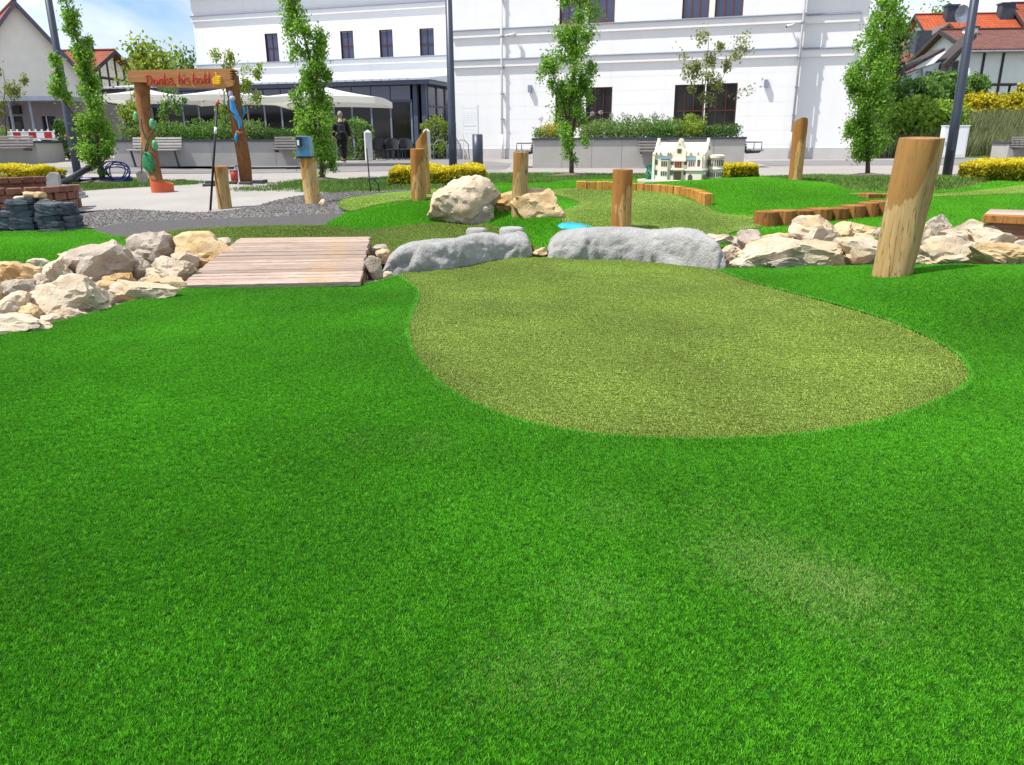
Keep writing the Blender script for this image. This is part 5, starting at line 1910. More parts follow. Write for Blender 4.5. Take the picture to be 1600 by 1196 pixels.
# slate chimney breast on its left front
a0, zc0 = fh.uv(1434, 48, -1.6)
a1, zc1_ = fh.uv(1448, 108, -1.6)
MB().box(a0, a1, -1.6, -.5, 0, zc0).build('chimney_stack', m_slate, hr)
dsh = fh.uv(1502, 23, 2)
dh = MB()
for k in range(12):
    a, b = 2 * math.pi * k / 12, 2 * math.pi * (k + 1) / 12
    dh.quad((dsh[0], 2.0, dsh[1]), (dsh[0] + .5 * math.cos(a), 1.85, dsh[1] + .6 * math.sin(a)), (dsh[0] + .5 * math.cos(b), 1.85, dsh[1] + .6 * math.sin(b)))
dh.tube([(dsh[0], 2.0, dsh[1]), (dsh[0], 2.2, dsh[1] - 1)], .03, 6)
dh.build('satellite_dish', m_zinc, hr)
# brown lean-to roof left of the main house
fh2 = Fr((aty(1400, 110, 50).x, 50, 1.6), R(-4))
x0, zA = fh2.uv(1404, 122)
x1, zB = fh2.uv(1470, 80)
t = thing('side_house', 'low house with brown tiled lean-to roof behind the right tree', 'house', fh2.O, fh2.rz)
MB().box(0, x1 + 2, .3, 5, -1, zA).build('wall', m_cream, t)
mb = MB()
mb.quad((-.4, -.1, zA - .1), (x1 + 2, -.1, zA - .1), (x1 + 2, 5.2, zB + .4), (x1 - 2.3, 5.2, zB + .4), (-.4, 4.5, zA + .8))
mb.quad((-.4, -.1, zA - .2), (x1 + 2, -.1, zA - .2), (x1 + 2, -.1, zA - .1), (-.4, -.1, zA - .1))
uvplane(mb.build('roof', m_tb2, t))
# white house in front: gable to the left, brown roof, dark posts
fw = Fr((aty(1513, 120, 43).x, 43, 1.4), R(-3))
zeW = fw.uv(1530, 78)[1]
zrW = fw.uv(1530, 51, 3.2)[1]
x1 = fw.u(1640, 80)
gx = [(fw.u(p, 110)) for p in (1534, 1564)]
hw_ = house('white_barn', 'white walled house with brown roof and two dark posts on the right hill', fw.O, fw.rz, x1, 6.4, zeW, zrW, m_white2, m_tb2, .35,
      timbers=[(g_ - .06, g_ + .06, -.04, -.001, 0, zeW) for g_ in gx], chim=[(.6, 2.2, .6, .5, zrW + .1, m_cream)])
# small white gabled front house left of it
fg_ = Fr((aty(1482, 140, 41.5).x, 41.5, 1.3), R(-3))
zt = fg_.uv(1503, 62)[1]
zl = fg_.uv(1480, 100)[1]
xr = fg_.u(1512, 110)
t = thing('white_annexe', 'small white house with steep dark verge and drainpipe above the bushes', 'house', fg_.O, fg_.rz)
xl = fg_.u(1412, 120)
x2 = fg_.u(1470, 120)
zt2 = fg_.uv(1462, 92)[1]
zl2 = fg_.uv(1414, 118)[1]
MB().prism([(0, -.5), (xr, -.5), (xr, zt), (0, zl)], 0, 1.1, 'y').build('wall', m_white2, t)
MB().prism([(xl, -.5), (-.01, -.5), (-.01, zt2), (xl, zl2)], .3, 1.5, 'y').build('wall', m_white2, t)
mb = MB()
mb.prism([(-.5, zl - .25), (xr + .05, zt + .05), (xr + .05, zt + .3), (-.5, zl)], -.25, 1.2, 'y')
mb.prism([(xl - .4, zl2 - .1), (x2, zt2 + .35), (x2, zt2 + .5), (xl - .4, zl2 + .08)], 0, 1.6, 'y')
mb.build('verge', M('dark_verge', (.06, .05, .05), .8), t)
for (p0, p1) in (((1487, 95), (1496, 114)), ((1478, 100), (1482, 112)), ((1451, 111), (1463, 133))):
    a, zA = fg_.uv(*p0)
    b, zB = fg_.uv(*p1)
    q_ = 0 if p0[0] > 1470 else .3
    o = MB().box(a, b, q_ - .03, q_ - .001, zB, zA).build('window', m_grey, t)
    MB().box(a + .06, b - .06, q_ - .04, q_ - .031, zB + .06, zA - .06).build('pane', m_gd, o)
u = fg_.u(1440, 130)
MB().tube([(u, .2, zl2 + .3), (u + .15, .2, zl2 - .3), (u + .15, .2, -.5)], .05, 8).build('drainpipe', m_zinc, t)
# red roof at the far right edge
pk = aty(1610, 8, 62)
house('edge_house', 'house with dull red roof cut by the right picture edge', (pk.x - 2.6, 55, 2.6), R(-2), 12, 9, pk.z - 6.4, pk.z - 3.0, m_cream, m_tr, .5, chim=[(.2, 3.2, .9, .7, pk.z - 2.2, m_slate)])

# ================================================================== PLANTS
m_oak = leafmat('oak_leaf', (.08, .21, .025), (.20, .40, .05), (.36, .56, .11), .55)
m_lf1 = leafmat('leaf_mid', (.06, .15, .025), (.14, .28, .06), (.26, .40, .12), .45)
m_lf2 = leafmat('leaf_yellowgreen', (.13, .21, .025), (.25, .35, .05), (.38, .46, .10), .5)
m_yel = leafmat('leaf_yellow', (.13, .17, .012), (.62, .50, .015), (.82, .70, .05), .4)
m_air = leafmat('leaf_airy', (.14, .18, .05), (.26, .30, .10), (.38, .40, .18), .5)
m_hdk = leafmat('leaf_hedge_dark', (.035, .09, .018), (.08, .17, .035), (.15, .26, .065), .4)
m_bark = M('bark', (.10, .075, .06), .95, .3, 8, .8, 30, .02, stretch=(4, 4, 1))
m_stem = M('stem', (.16, .12, .09), .9, .3, 8)
def tree(px, pb, spines, label, n, lsize, mat, seed, trunk_r=.05, Y=None, name='tree', up=.4, cl=.085, group=None, ztop=None, base=None):
    """spines: list of [(px, py, halfwidth px), ...] running up through the crown"""
    g = np.random.default_rng(seed)
    b = base if base is not None else gp(px, pb)
    if Y: b = aty(px, pb, Y)
    s = mpp(b.y)
    t = thing(name, label, 'tree' if 'tree' in name else 'shrub', b, 0, group)
    C = []
    tot = sum(sum((a[2] + c[2]) * abs(a[1] - c[1]) for a, c in zip(sp, sp[1:])) for sp in spines)
    tr = MB()
    for q, sp in enumerate(spines):
        P = [(aty(x, y, b.y), w * s * .86) for x, y, w in sp]
        L_ = [(p - b) for p, _ in P]
        st = Vector((0, 0, 0)) if q == 0 else (L_[0] * .5)
        st.y = 0
        tr.tube([Vector((0, 0, -.05)) if q == 0 else Vector((0, 0, max(.3, L_[0].z * .5)))] + L_, [trunk_r if q == 0 else trunk_r * .4] + [trunk_r * (.8 if q == 0 else .32) * (1 - .8 * k / len(L_)) for k in range(len(L_))], 8)
        for (p0, w0), (p1, w1), a, c in zip(P, P[1:], sp, sp[1:]):
            k = int(n * (a[2] + c[2]) * abs(a[1] - c[1]) / tot)
            if k < 1: continue
            ncl = max(2, k // 150)
            for _ in range(ncl):
                v = g.uniform()
                cen = np.array(p0 - b) * (1 - v) + np.array(p1 - b) * v
                w = w0 * (1 - v) + w1 * v
                th = g.uniform(0, 2 * np.pi)
                r = w * g.uniform(.05, 1.2) ** .65
                cc = cen + np.array([math.cos(th) * r, math.sin(th) * r, g.normal() * .05])
                m = k // ncl
                sg = cl * g.uniform(.6, 1.3) * (w / .5) ** .3
                C.append(cc + g.normal(size=(m, 3)) * sg * np.array([1, 1, 1.15]))
                if g.uniform() < .35:
                    tr.tube([Vector(cen) * .97, Vector(cc)], [trunk_r * .14, trunk_r * .06], 5)
    tr.build('trunk', m_bark, t, smooth=True)
    leafcloud('crown', np.concatenate(C), lsize, mat, t, up, .6, seed)
    return t
GT = 'young columnar oaks along the plaza'
tree(893, 276, [[(893, 250, 8), (892, 238, 22), (891, 215, 28), (890, 190, 26), (893, 150, 27), (897, 110, 30), (898, 70, 31), (904, 30, 30), (906, 0, 26), (908, -60, 22), (905, -130, 10)],
                [(876, 150, 10), (866, 125, 17), (857, 95, 18), (851, 86, 8)], [(905, 150, 10), (915, 120, 15), (922, 98, 10)]],
     'slim leafy oak tree in front of the white wall, its lower part before the planter', 17000, .058, m_oak, 1, .055, group=GT)
tree(503, 283, [[(503, 275, 6), (502, 255, 20), (498, 235, 27), (494, 200, 28), (490, 165, 26), (487, 130, 20), (484, 95, 24), (476, 60, 26), (465, 30, 18), (457, 0, 13), (450, -50, 12), (445, -90, 5)],
                [(475, 180, 12), (464, 160, 10), (462, 152, 6)], [(495, 70, 10), (503, 45, 8)], [(505, 140, 10), (512, 120, 9)]],
     'slender oak tree leaning left beside the walking person', 16000, .056, m_oak, 2, .045, group=GT)
tree(158, 287, [[(158, 270, 5), (156, 250, 21), (152, 225, 24), (150, 190, 21), (145, 155, 16), (138, 130, 13), (131, 105, 14), (124, 80, 9), (119, 55, 8), (113, 30, 9), (105, 10, 9), (97, -15, 7), (94, -40, 3)],
                [(104, 165, 5), (94, 150, 10), (91, 125, 8), (85, 100, 8), (80, 85, 5)], [(137, 92, 8), (138, 74, 8), (135, 62, 3)], [(172, 240, 8), (166, 215, 7)]],
     'oak tree beside the left lamp post and the gate', 14500, .054, m_oak, 3, .045, group=GT)
tree(1356, 276, [[(1356, 256, 6), (1355, 240, 20), (1356, 215, 30), (1355, 180, 32), (1360, 140, 33), (1368, 100, 32), (1378, 60, 30), (1384, 30, 26), (1390, 0, 18), (1395, -50, 14), (1400, -100, 6)],
                 [(1342, 150, 12), (1332, 125, 16), (1326, 110, 8)], [(1338, 205, 10), (1328, 190, 7)]],
     'oak tree at the right corner of the white building', 19000, .058, m_oak, 4, .055, group=GT)
# soil saucers below the trees
for p, lab in zip(_tp, ('left oak', 'leaning oak', 'middle oak', 'right oak')):
    poly = [(p.x + .55 * math.cos(a) * (1 + .2 * math.sin(3 * a)), p.y + .4 * math.sin(a) * (1 + .15 * math.cos(2 * a))) for a in np.linspace(0, 2 * np.pi, 30)[:-1]]
    kind(zone('soil_patch', poly, 0, .1, m_soil, lambda x, y, q=p: H(x, y) + .012 + .06 * math.exp(-((x - q.x) ** 2 + (y - q.y) ** 2) / .12)), 'structure')

def hedge(name, label, px0, px1, pyb, pyt, depth, n, lsize, mat, seed, group=None, cat='hedge', base=None, rz=0, lump=.25, inner=None):
    """clipped or loose hedge filling a box seen between two places"""
    g = np.random.default_rng(seed)
    b0, b1 = gp(px0, pyb), gp(px1, pyb)
    if base is not None:
        b0, b1 = aty(px0, pyb, base), aty(px1, pyb, base)
    cx = (b0 + b1) / 2
    wd = (b1.x - b0.x)
    ht = (pyb - pyt) * mpp(cx.y) * 1.03
    t = thing(name, label, cat, cx, rz, group)
    q = g.uniform(-.5, .5, (n, 3)) 
    side = g.integers(0, 5, n)
    e = np.abs(g.normal(size=n)) * .06
    for k, (ax, sg) in enumerate(((0, 1), (0, -1), (1, 1), (1, -1), (2, 1))):
        m = (side == k) & (g.uniform(size=n) < .85)
        q[m, ax] = sg * (.5 - e[m])
    m = (g.uniform(size=n) < .3)
    q[m, 1] = -.5 + np.abs(g.normal(size=m.sum())) * .08
    m = (g.uniform(size=n) < .25)
    q[m, 2] = .5 - np.abs(g.normal(size=m.sum())) * .08
    P = q * np.array([wd, depth, ht]) + np.array([0, depth * .3, ht / 2])
    o = np.array([seed * 7.7, 0, 0])
    L2 = np.array([[noise.noise(Vector(p * 2.2 + o + 50 * k)) for k in range(3)] for p in P])
    # soften the box: round its shoulders
    qq = np.abs(q) * 2
    P[:, 2] -= ht * .16 * np.maximum(qq[:, 0] ** 6, qq[:, 1] ** 4) * (q[:, 2] > 0)
    P += L2 * lump * min(1, ht)
    P = P[P[:, 2] > -.02]
    rv = None
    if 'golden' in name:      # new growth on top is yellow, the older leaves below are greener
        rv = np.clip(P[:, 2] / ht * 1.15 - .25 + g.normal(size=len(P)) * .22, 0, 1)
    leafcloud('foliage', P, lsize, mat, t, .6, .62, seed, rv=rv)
    # woody inside that keeps the hedge opaque
    mb = MB()
    gg = random.Random(seed)
    mb.tube([(-wd * .45, depth * .3, .02), (wd * .45, depth * .3, .02)], .03, 5)
    for k in range(max(4, int(wd / .25))):
        x = -wd * .42 + wd * .84 * (k + .5) / max(4, int(wd / .25))
        for _ in range(3):
            mb.tube([(x + gg.uniform(-.05, .05), depth * .3 + gg.uniform(-.1, .1), -.03), (x + gg.uniform(-.15, .15), depth * .3 + gg.uniform(-.25, .25) * depth, ht * gg.uniform(.5, .85))], [.012, .005], 5)
    mb.build('branches', m_stem, t)
    return t
GY = 'low golden hedges by the course'
hedge('golden_hedge', 'low golden yellow hedge behind the orange log pair', 618, 756, 291, 262, .7, 9500, .06, m_yel, 1, GY, lump=.26)
hedge('golden_hedge', 'low golden yellow hedge right of the model mansion', 1134, 1187, 281, 258, .7, 5500, .06, m_yel, 2, GY, lump=.16)
hedge('golden_hedge', 'low golden yellow hedge at the right picture edge', 1530, 1680, 284, 254, .7, 9500, .06, m_yel, 3, GY, base=gp(1540, 284).y, lump=.22)
hedge('golden_hedge', 'golden yellow hedge at the left behind the brick steps', -120, 74, 292, 261, .8, 10500, .06, m_yel, 4, GY, base=gp(60, 292).y, lump=.3)
hedge('clipped_hedge', 'dark green hedge between the person and the white bollard', 512, 580, 251, 191, .9, 3400, .11, m_lf1, 5, lump=.2, base=33)
hedge('ivy_hedge', 'dark green hedge behind the left lamp post', 104, 150, 250, 190, 1.2, 2600, .12, m_hdk, 6, lump=.35)
hedge('conifer_shrub', 'yellowish feathery shrub at the pavilion corner', 664, 698, 249, 192, .8, 2200, .09, m_lf2, 7, lump=.5, cat='shrub')
# planting in the planters, each clump a plant of its own
def inplanter(fr_, h, pxl, pxr, pyt, n, ls, mat, seed, name, label, depth=1.3, lump=.3, up=.6, cat='plant', dy=.25):
    a, b = fr_.u(pxl, 215), fr_.u(pxr, 215)
    top = fr_.uv((pxl + pxr) / 2, pyt, .6)[1]
    g = np.random.default_rng(seed)
    t = thing(name, label, cat, fr_.O + fr_.a * ((a + b) / 2) + fr_.n * dy + Vector((0, 0, h - .06)), fr_.rz)
    wd, ht = b - a, top - h + .06
    q = g.uniform(0, 1, (n, 3))
    q[:, 2] = q[:, 2] ** .7
    P = (q - np.array([.5, 0, 0])) * np.array([wd, depth, ht])
    o = Vector((seed * 3.3, 0, 0))
    tops = np.array([.62 + .75 * (noise.noise(Vector((p[0] * 2.5, p[1] * 2.5, 0)) + o) + .35) * lump / .3 for p in P])
    P[:, 2] *= np.clip(tops, .25, 1.25)
    P[:, 0] += g.normal(size=n) * .05
    leafcloud('foliage', P, ls, mat, t, up, .4, seed)
    mb = MB()
    gg = random.Random(seed)
    for k in range(max(5, int(wd * 6))):
        x, y = gg.uniform(-wd / 2, wd / 2), gg.uniform(0, depth)
        mb.tube([(x, y, 0), (x + gg.uniform(-.08, .08), y, ht * gg.uniform(.4, .9))], [.008, .004], 4)
    mb.build('stems', m_stem, t)
    return t
m_grs = leafmat('leaf_grassy', (.09, .18, .04), (.18, .30, .08), (.30, .38, .15), .45)
for a in [(178, 232, 196, 2200, .10, m_grs, 1, 'grassy_plants', 'grassy planting at the left end of the gate planter'),
          (232, 290, 196, 2400, .09, m_lf1, 2, 'leafy_plants', 'bushy green planting between the gate posts, left part'),
          (290, 345, 186, 2400, .10, m_lf1, 3, 'leafy_plants', 'taller bushy planting behind the black rod'),
          (345, 400, 192, 2200, .09, m_grs, 4, 'grassy_plants', 'mixed planting behind the right gate post'),
          (383, 440, 195, 2600, .07, m_hdk, 5, 'box_hedge', 'clipped dark box hedge on the gate planter'),
          (440, 478, 194, 1800, .07, m_hdk, 6, 'box_hedge', 'clipped dark box hedge at the right end of the gate planter')]:
    inplanter(f1, h1, *a, lump=.12 if a[6] > 4 else .3)
for a in [(832, 872, 198, 1400, .08, m_grs, 11, 'flowering_plants', 'greyish flowering plants at the left end of the window planter'),
          (905, 965, 190, 2400, .09, m_grs, 12, 'grassy_plants', 'grassy planting right of the slim oak'),
          (965, 1020, 188, 2400, .09, m_grs, 13, 'grassy_plants', 'tufted planting above the half hidden bench'),
          (1020, 1065, 186, 2200, .09, m_lf1, 14, 'leafy_plants', 'leafy planting behind the model mansion roof'),
          (1062, 1102, 184, 2000, .10, m_lf2, 15, 'leafy_plants', 'light green planting under the paired windows'),
          (1100, 1160, 188, 2800, .07, m_hdk, 16, 'box_hedge', 'clipped box hedge at the right end of the window planter')]:
    inplanter(f2, h2, *a, lump=.12 if a[6] > 15 else .3)
m_yfl = leafmat('yellow_flower', (.5, .36, .01), (.6, .45, .02), trans=.2)
inplanter(f2, h2, 842, 868, 192, 500, .06, m_yfl, 21, 'yellow_flowers', 'yellow flowers at the left end of the window planter', .6)
inplanter(f3, h3, -110, -30, 196, 2600, .10, m_grs, 22, 'tall_grass_clump', 'tall reedy plants in the planter at the left picture edge')
m_lil = leafmat('allium_flower', (.35, .32, .42), (.5, .47, .55), trans=.2)
g_ = np.random.default_rng(77)
for k in range(9):
    px = (925, 938, 955, 972, 980, 1000, 1022, 1035, 845)[k]
    py = (178, 176, 180, 179, 182, 180, 178, 181, 186)[k]
    p = onpl(px, py, f2.O + f2.n * .6, f2.n)
    t = thing('allium', f'tall round flower head on thin stem, {("first","second","third","fourth","fifth","sixth","seventh","eighth")[k]} from the left right of the slim oak' if k < 8 else 'tall round flower head on thin stem left of the slim oak', 'flower', (p.x, p.y, .30 + h2 - .06), 0, 'tall alliums in the window planter')
    z = p.z - .30 - h2 + .06
    MB().tube([(0, 0, 0), (.01, 0, z)], .006, 5).build('stem', m_stem, t)
    q = g_.normal(size=(60, 3))
    q /= np.linalg.norm(q, axis=1)[:, None]
    leafcloud('flower_head', q * .055 + np.array([.01, 0, z]), .035, m_lil, t, 0, .6, k)
def multistem(fr_, h, px, pyb, spines, label, n, ls, mat, seed, name='airy_tree', r=.02):
    p = onpl(px, pyb, fr_.O + fr_.n * .8, fr_.n)
    return tree(px, pyb, spines, label, n, ls, mat, seed, r, name=name, base=Vector((p.x, p.y, .30 + h - .06)), cl=.10)
multistem(f2, h2, 1096, 212, [[(1098, 190, 6), (1100, 150, 14), (1104, 110, 28), (1106, 80, 30), (1108, 52, 10)], [(1085, 150, 8), (1074, 110, 18), (1066, 88, 16), (1058, 82, 5)],
                              [(1125, 130, 10), (1140, 100, 18), (1155, 72, 14), (1172, 55, 10)], [(1140, 150, 5), (1160, 140, 10), (1182, 142, 10)]],
          'airy multi-stemmed shrub tree in front of the paired windows', 2300, .085, m_air, 31)
multistem(f1, h1, 352, 212, [[(352, 180, 8), (350, 150, 16), (348, 120, 26), (350, 95, 24), (352, 76, 10)], [(375, 160, 14), (388, 130, 24), (392, 108, 18), (388, 96, 8)], [(398, 170, 12), (404, 150, 10)]],
          'light green feathery tree behind the right gate post', 2600, .085, m_lf2, 32)
multistem(f1, h1, 262, 212, [[(262, 195, 6), (264, 170, 14), (262, 145, 20), (258, 130, 12)], [(275, 175, 8), (282, 160, 10)]], 'small airy shrub inside the gate behind the beam', 900, .08, m_lf1, 33, 'airy_shrub')
multistem(f1, h1, 212, 214, [[(212, 195, 10), (208, 175, 18), (205, 150, 20), (200, 130, 12)]], 'green shrub left of the left gate post', 1200, .09, m_lf2, 34, 'airy_shrub')
multistem(f3, h3, 8, 212, [[(8, 190, 6), (6, 160, 14), (8, 130, 24), (4, 108, 16)], [(25, 150, 10), (34, 125, 12), (40, 118, 6)]], 'airy olive-leaved shrub at the left picture edge', 1100, .09, m_air, 35, 'airy_shrub')
# background trees
def bgtree(px, pyb, Y, spines, label, n, ls, mat, seed):
    b = aty(px, pyb, Y)
    b.z = .25
    return tree(px, pyb, spines, label, n, ls, mat, seed, .15, name='background_tree', base=b, cl=.35, group='trees behind the plaza')
bgtree(225, 240, 44, [[(225, 210, 10), (226, 160, 26), (224, 120, 24), (223, 95, 18), (222, 72, 6)], [(245, 130, 14), (258, 100, 20), (262, 88, 10)]], 'yellow-green tree rising behind the gate beam', 4200, .26, m_lf2, 41)
bgtree(285, 240, 52, [[(285, 210, 10), (286, 150, 26), (284, 110, 24), (280, 92, 12)]], 'dark green tree behind the right half of the gate beam', 2200, .3, m_hdk, 42)
bgtree(1462, 60, 75, [[(1462, 50, 14), (1464, 30, 18), (1464, 20, 10)]], 'round treetop behind the orange roof', 900, .35, m_lf1, 43)
bgtree(1402, 180, 42, [[(1400, 160, 12), (1400, 115, 14), (1398, 80, 12), (1402, 50, 8)]], 'dark tree behind the right oak', 2600, .2, m_hdk, 44)
bgtree(188, 245, 40, [[(185, 230, 20), (182, 200, 26), (185, 175, 20), (180, 158, 12)]], 'bushy tree behind the left oak and planter', 1800, .2, m_lf1, 45)
# bushes and hedges on the right hill
m_lau = leafmat('laurel_leaf', (.14, .26, .03), (.26, .42, .05), (.40, .56, .10), .5)
def bush(px, py, rx, ry, Y, label, n, ls, mat, seed, name='bush', cat='bush', group='bushes on the right hillside'):
    g = np.random.default_rng(seed)
    c = aty(px, py, Y)
    s = mpp(Y, c.z)
    zb = hillz(c.x, Y)
    t = thing(name, label, cat, (c.x, Y, zb), 0, group)
    ncl = n // 40
    q = g.normal(size=(ncl, 3))
    q /= np.linalg.norm(q, axis=1)[:, None]
    q *= g.uniform(.35, 1, (ncl, 1)) ** .5
    q[:, 2] = np.where(q[:, 2] < -.6, -q[:, 2], q[:, 2])
    C = q * np.array([rx * s, rx * s * .6, ry * s]) + np.array([0, 0, c.z - zb])
    P = (C[:, None, :] + g.normal(size=(ncl, 40, 3)) * ry * s * .16).reshape(-1, 3)
    leafcloud('foliage', P, ls, mat, t, .6, .6, seed)
    mb = MB()
    gg = random.Random(seed)
    for k in range(7):
        e = C[gg.randrange(ncl)]
        mb.tube([(gg.uniform(-.2, .2), 0, -.1), (e[0] * .5, e[1] * .5, (c.z - zb) * .6), tuple(e)], [.05, .03, .01], 6)
    mb.build('branches', m_bark, t)
    return t
bush(1432, 150, 42, 26, 37, 'grey-green leafy bush left of the right lamp post', 3600, .15, m_lf1, 51)
bush(1475, 142, 38, 24, 38, 'mid green bush below the white annexe', 3600, .16, m_lf1, 52)
bush(1518, 140, 26, 20, 38.5, 'rounded green bush right of the lamp post below the white barn', 2600, .15, m_lf1, 53)
bush(1425, 205, 45, 42, 33.5, 'bright green laurel hedge right of the right oak', 5200, .17, m_lau, 54)
bush(1470, 200, 40, 36, 33.8, 'bright green laurel hedge behind the white cabinet', 4400, .17, m_lau, 55)
bush(1530, 172, 38, 22, 36, 'golden shrub on the hillside right of the lamp post', 3600, .15, m_yel, 56)
bush(1580, 170, 40, 20, 36.5, 'golden shrub on the hillside at the right picture edge', 3600, .15, m_yel, 57)
bush(1610, 150, 24, 18, 37.5, 'golden shrub top cut by the right picture edge', 1500, .15, m_yel, 58)
# tall grass slope
g_ = np.random.default_rng(8)
n_ = 15000
px_ = g_.uniform(1496, 1700, n_)
x_ = g_.uniform(15.0, 25.5, n_)
y_ = g_.uniform(32.0, 36, n_)
z_ = np.array([hillz(a, b) for a, b in zip(x_, y_)])
hh_ = g_.uniform(.5, 1.0, n_)
la = g_.uniform(0, 6.28, n_)
base_ = np.stack([x_, y_, z_], 1)
wv_ = np.stack([np.cos(la), np.sin(la), np.zeros(n_)], 1) * .012
tip = base_ + np.stack([np.cos(la * 3) * .25 * hh_, np.sin(la * 3) * .25 * hh_, hh_], 1)
mid = (base_ + tip) / 2 + np.array([0, 0, .08])
Vt = np.stack([base_ - wv_, base_ + wv_, mid + wv_, tip, mid - wv_], 1).reshape(-1, 3)
Ft = np.concatenate([np.arange(n_)[:, None] * 5 + np.array([[0, 1, 2]]), np.arange(n_)[:, None] * 5 + np.array([[0, 2, 4]]), np.arange(n_)[:, None] * 5 + np.array([[4, 2, 3]])], 0)
m_tg = leafmat('tall_grass_blade', (.12, .16, .06), (.21, .24, .12), (.32, .32, .18), .3)
kind(link('tall_grass', fastmesh('tall_grass', Vt, Ft, {'r': np.repeat(g_.uniform(0, 1, n_), 5)}), m_tg), 'stuff', 'tall pale green grass on the slope behind the white cabinet', 'grass')
# garden pergola frame on the hill
c = aty(1560, 134, 39.5)
t = thing('garden_frame', 'dark garden table frame on the hill before the white barn', 'garden frame', (c.x, c.y, hillz(c.x, c.y)), 0)
zt = c.z - hillz(c.x, c.y)
MB().box(-.9, .9, -.4, .4, zt, zt + .08).build('top', m_timber, t)
for x in (-.8, .75):
    for y in (-.35, .35):
        MB().box(x, x + .08, y, y + .08, 0, zt).build('leg', m_timber, t)
# ================================================================== THE GATE
m_gw = woodmat('gate_timber', (.19, .085, .036), (.28, .135, .055), (.12, .048, .022), stain=False)
m_gbeam = N('gate_beam_timber')
v = m_gbeam.co('Object', (1.2, 10, 10))
f = m_gbeam.noise(v, 2, 6, .6, .5)
m_gbeam.base(m_gbeam.mix(m_gbeam.ramp(f, [(.3, 0.0), (.7, 1.0)]), (.33, .15, .055), (.45, .23, .09)))
m_gbeam.bump(f, .5, .01)
m_gbeam = m_gbeam.set(.7, .25)
m_red = M('red_paint', (.42, .03, .015), .5, .1, 8)
m_yl = M('yellow_paint', (.75, .42, .01), .45, .06, 8)
m_grn = M('green_paint', (.02, .20, .07), .4, .2, 10)
m_grn2 = M('light_green_paint', (.10, .34, .16), .4, .2, 14)
m_vine = M('vine_paint', (.05, .10, .04), .5, .3, 12)
m_sblue = M('snake_blue', (.02, .22, .50), .3, .25, 10, spec=.5)
m_sgrey = M('snake_grey', (.36, .42, .52), .4, .2, 10)
YG = 13.1
gO = aty(295, 295, YG)
gate = thing('carved_gate', 'carved wooden gate with a beam reading Danke, bis bald', 'gate', (gO.x, YG, .30))
def gl(px, py, Y=YG):
    return aty(px, py, Y) - Vector((gO.x, YG, .30))
sg = mpp(YG)
def gpost(pts, seed):
    mb = MB()
    P = [gl(x, y, Y) for x, y, w_, Y in pts]
    mb.tube(P, [w_ * sg / 2 for _, _, w_, _ in pts], 14)
    for i, q in enumerate(mb.v):
        q = Vector(q)
        c = P[i // 14]
        d = (q - c)
        d.z = 0
        mb.v[i] = tuple(q + d * .16 * noise.noise(q * 2.6 + Vector((seed, 0, 0))))
    return mb.build('post', m_gw, gate, smooth=True)
gpost([(249, 303, 21, 12.7), (246, 290, 20, 12.75), (240, 262, 20, 12.9), (235, 235, 19, 13), (229, 200, 18, 13.05), (224, 165, 20, 13.1), (222, 140, 22, 13.1), (221, 118, 21, 13.1)], 1)
gpost([(386, 290, 20, 13.4), (384, 280, 20, 13.35), (382, 255, 20, 13.3), (377, 225, 19, 13.2), (372, 205, 20, 13.15), (369, 180, 19, 13.12), (366, 155, 19, 13.1), (362, 130, 21, 13.1), (361, 118, 20, 13.1)], 2)
# beam with toothed right end
outline = [(207, 112), (230, 111), (260, 110.5), (300, 109.5), (340, 109), (366, 108.5), (368, 111), (363, 113), (369, 114.5), (363, 117), (369.5, 118.5), (364, 121), (369.5, 122.5), (364, 125), (370, 127), (369, 135), (362, 137.5), (300, 138), (262, 136.5), (240, 136), (236, 130), (208, 129.5)]
bp = [(gl(x, y).x, gl(x, y).z) for x, y in outline]
MB().prism(bp, -.16, .12, 'y').build('beam', m_gbeam, gate)
YB = YG - .16
def gb(zx, zy, off=0):
    q = gl(195 + zx / 8.42, 95 + zy / 8.42, YB)
    return Vector((q.x, -.162 - off, q.z))
letters = {
 'letter_d_capital': [[(290, 195), (296, 260), (302, 320)], [(272, 203), (310, 190), (345, 215), (356, 260), (338, 305), (300, 322)]],
 'letter_a': [[(422, 256), (395, 245), (380, 272), (386, 310), (406, 318), (425, 295)], [(424, 250), (430, 320)]],
 'letter_n': [[(450, 235), (458, 318)], [(456, 268), (475, 240), (490, 250), (496, 315)]],
 'letter_k': [[(510, 165), (525, 318)], [(560, 235), (522, 277), (572, 312)]],
 'letter_e': [[(585, 272), (625, 257), (610, 225), (588, 242), (585, 290), (605, 313), (637, 295)]],
 'comma': [[(655, 300), (660, 318), (655, 338)]],
 'letter_b': [[(705, 160), (720, 310)], [(714, 262), (740, 235), (760, 262), (750, 300), (722, 308)]],
 'letter_i': [[(776, 232), (784, 306)], [(775, 182), (777, 192)]],
 'letter_s': [[(847, 226), (815, 224), (810, 248), (848, 276), (846, 304), (812, 308)]],
 'letter_b.001': [[(893, 152), (905, 305)], [(903, 252), (930, 225), (955, 250), (945, 296), (908, 305)]],
 'letter_a.001': [[(1012, 240), (985, 230), (970, 262), (980, 298), (1000, 299), (1015, 275)], [(1016, 232), (1025, 300)]],
 'letter_l': [[(1045, 152), (1056, 298)]],
 'letter_d': [[(1102, 238), (1075, 235), (1064, 270), (1080, 297), (1106, 275)], [(1098, 148), (1116, 297)]],
}
for nm, strokes in letters.items():
    mb = MB()
    for st in strokes:
        P = [gb(*p) for p in (catmull(st, 5, False) if len(st) > 2 else st)]
        mb.tube(P, .0105, 8)
    mb.build(nm.split('.')[0], m_red, gate, smooth=True)
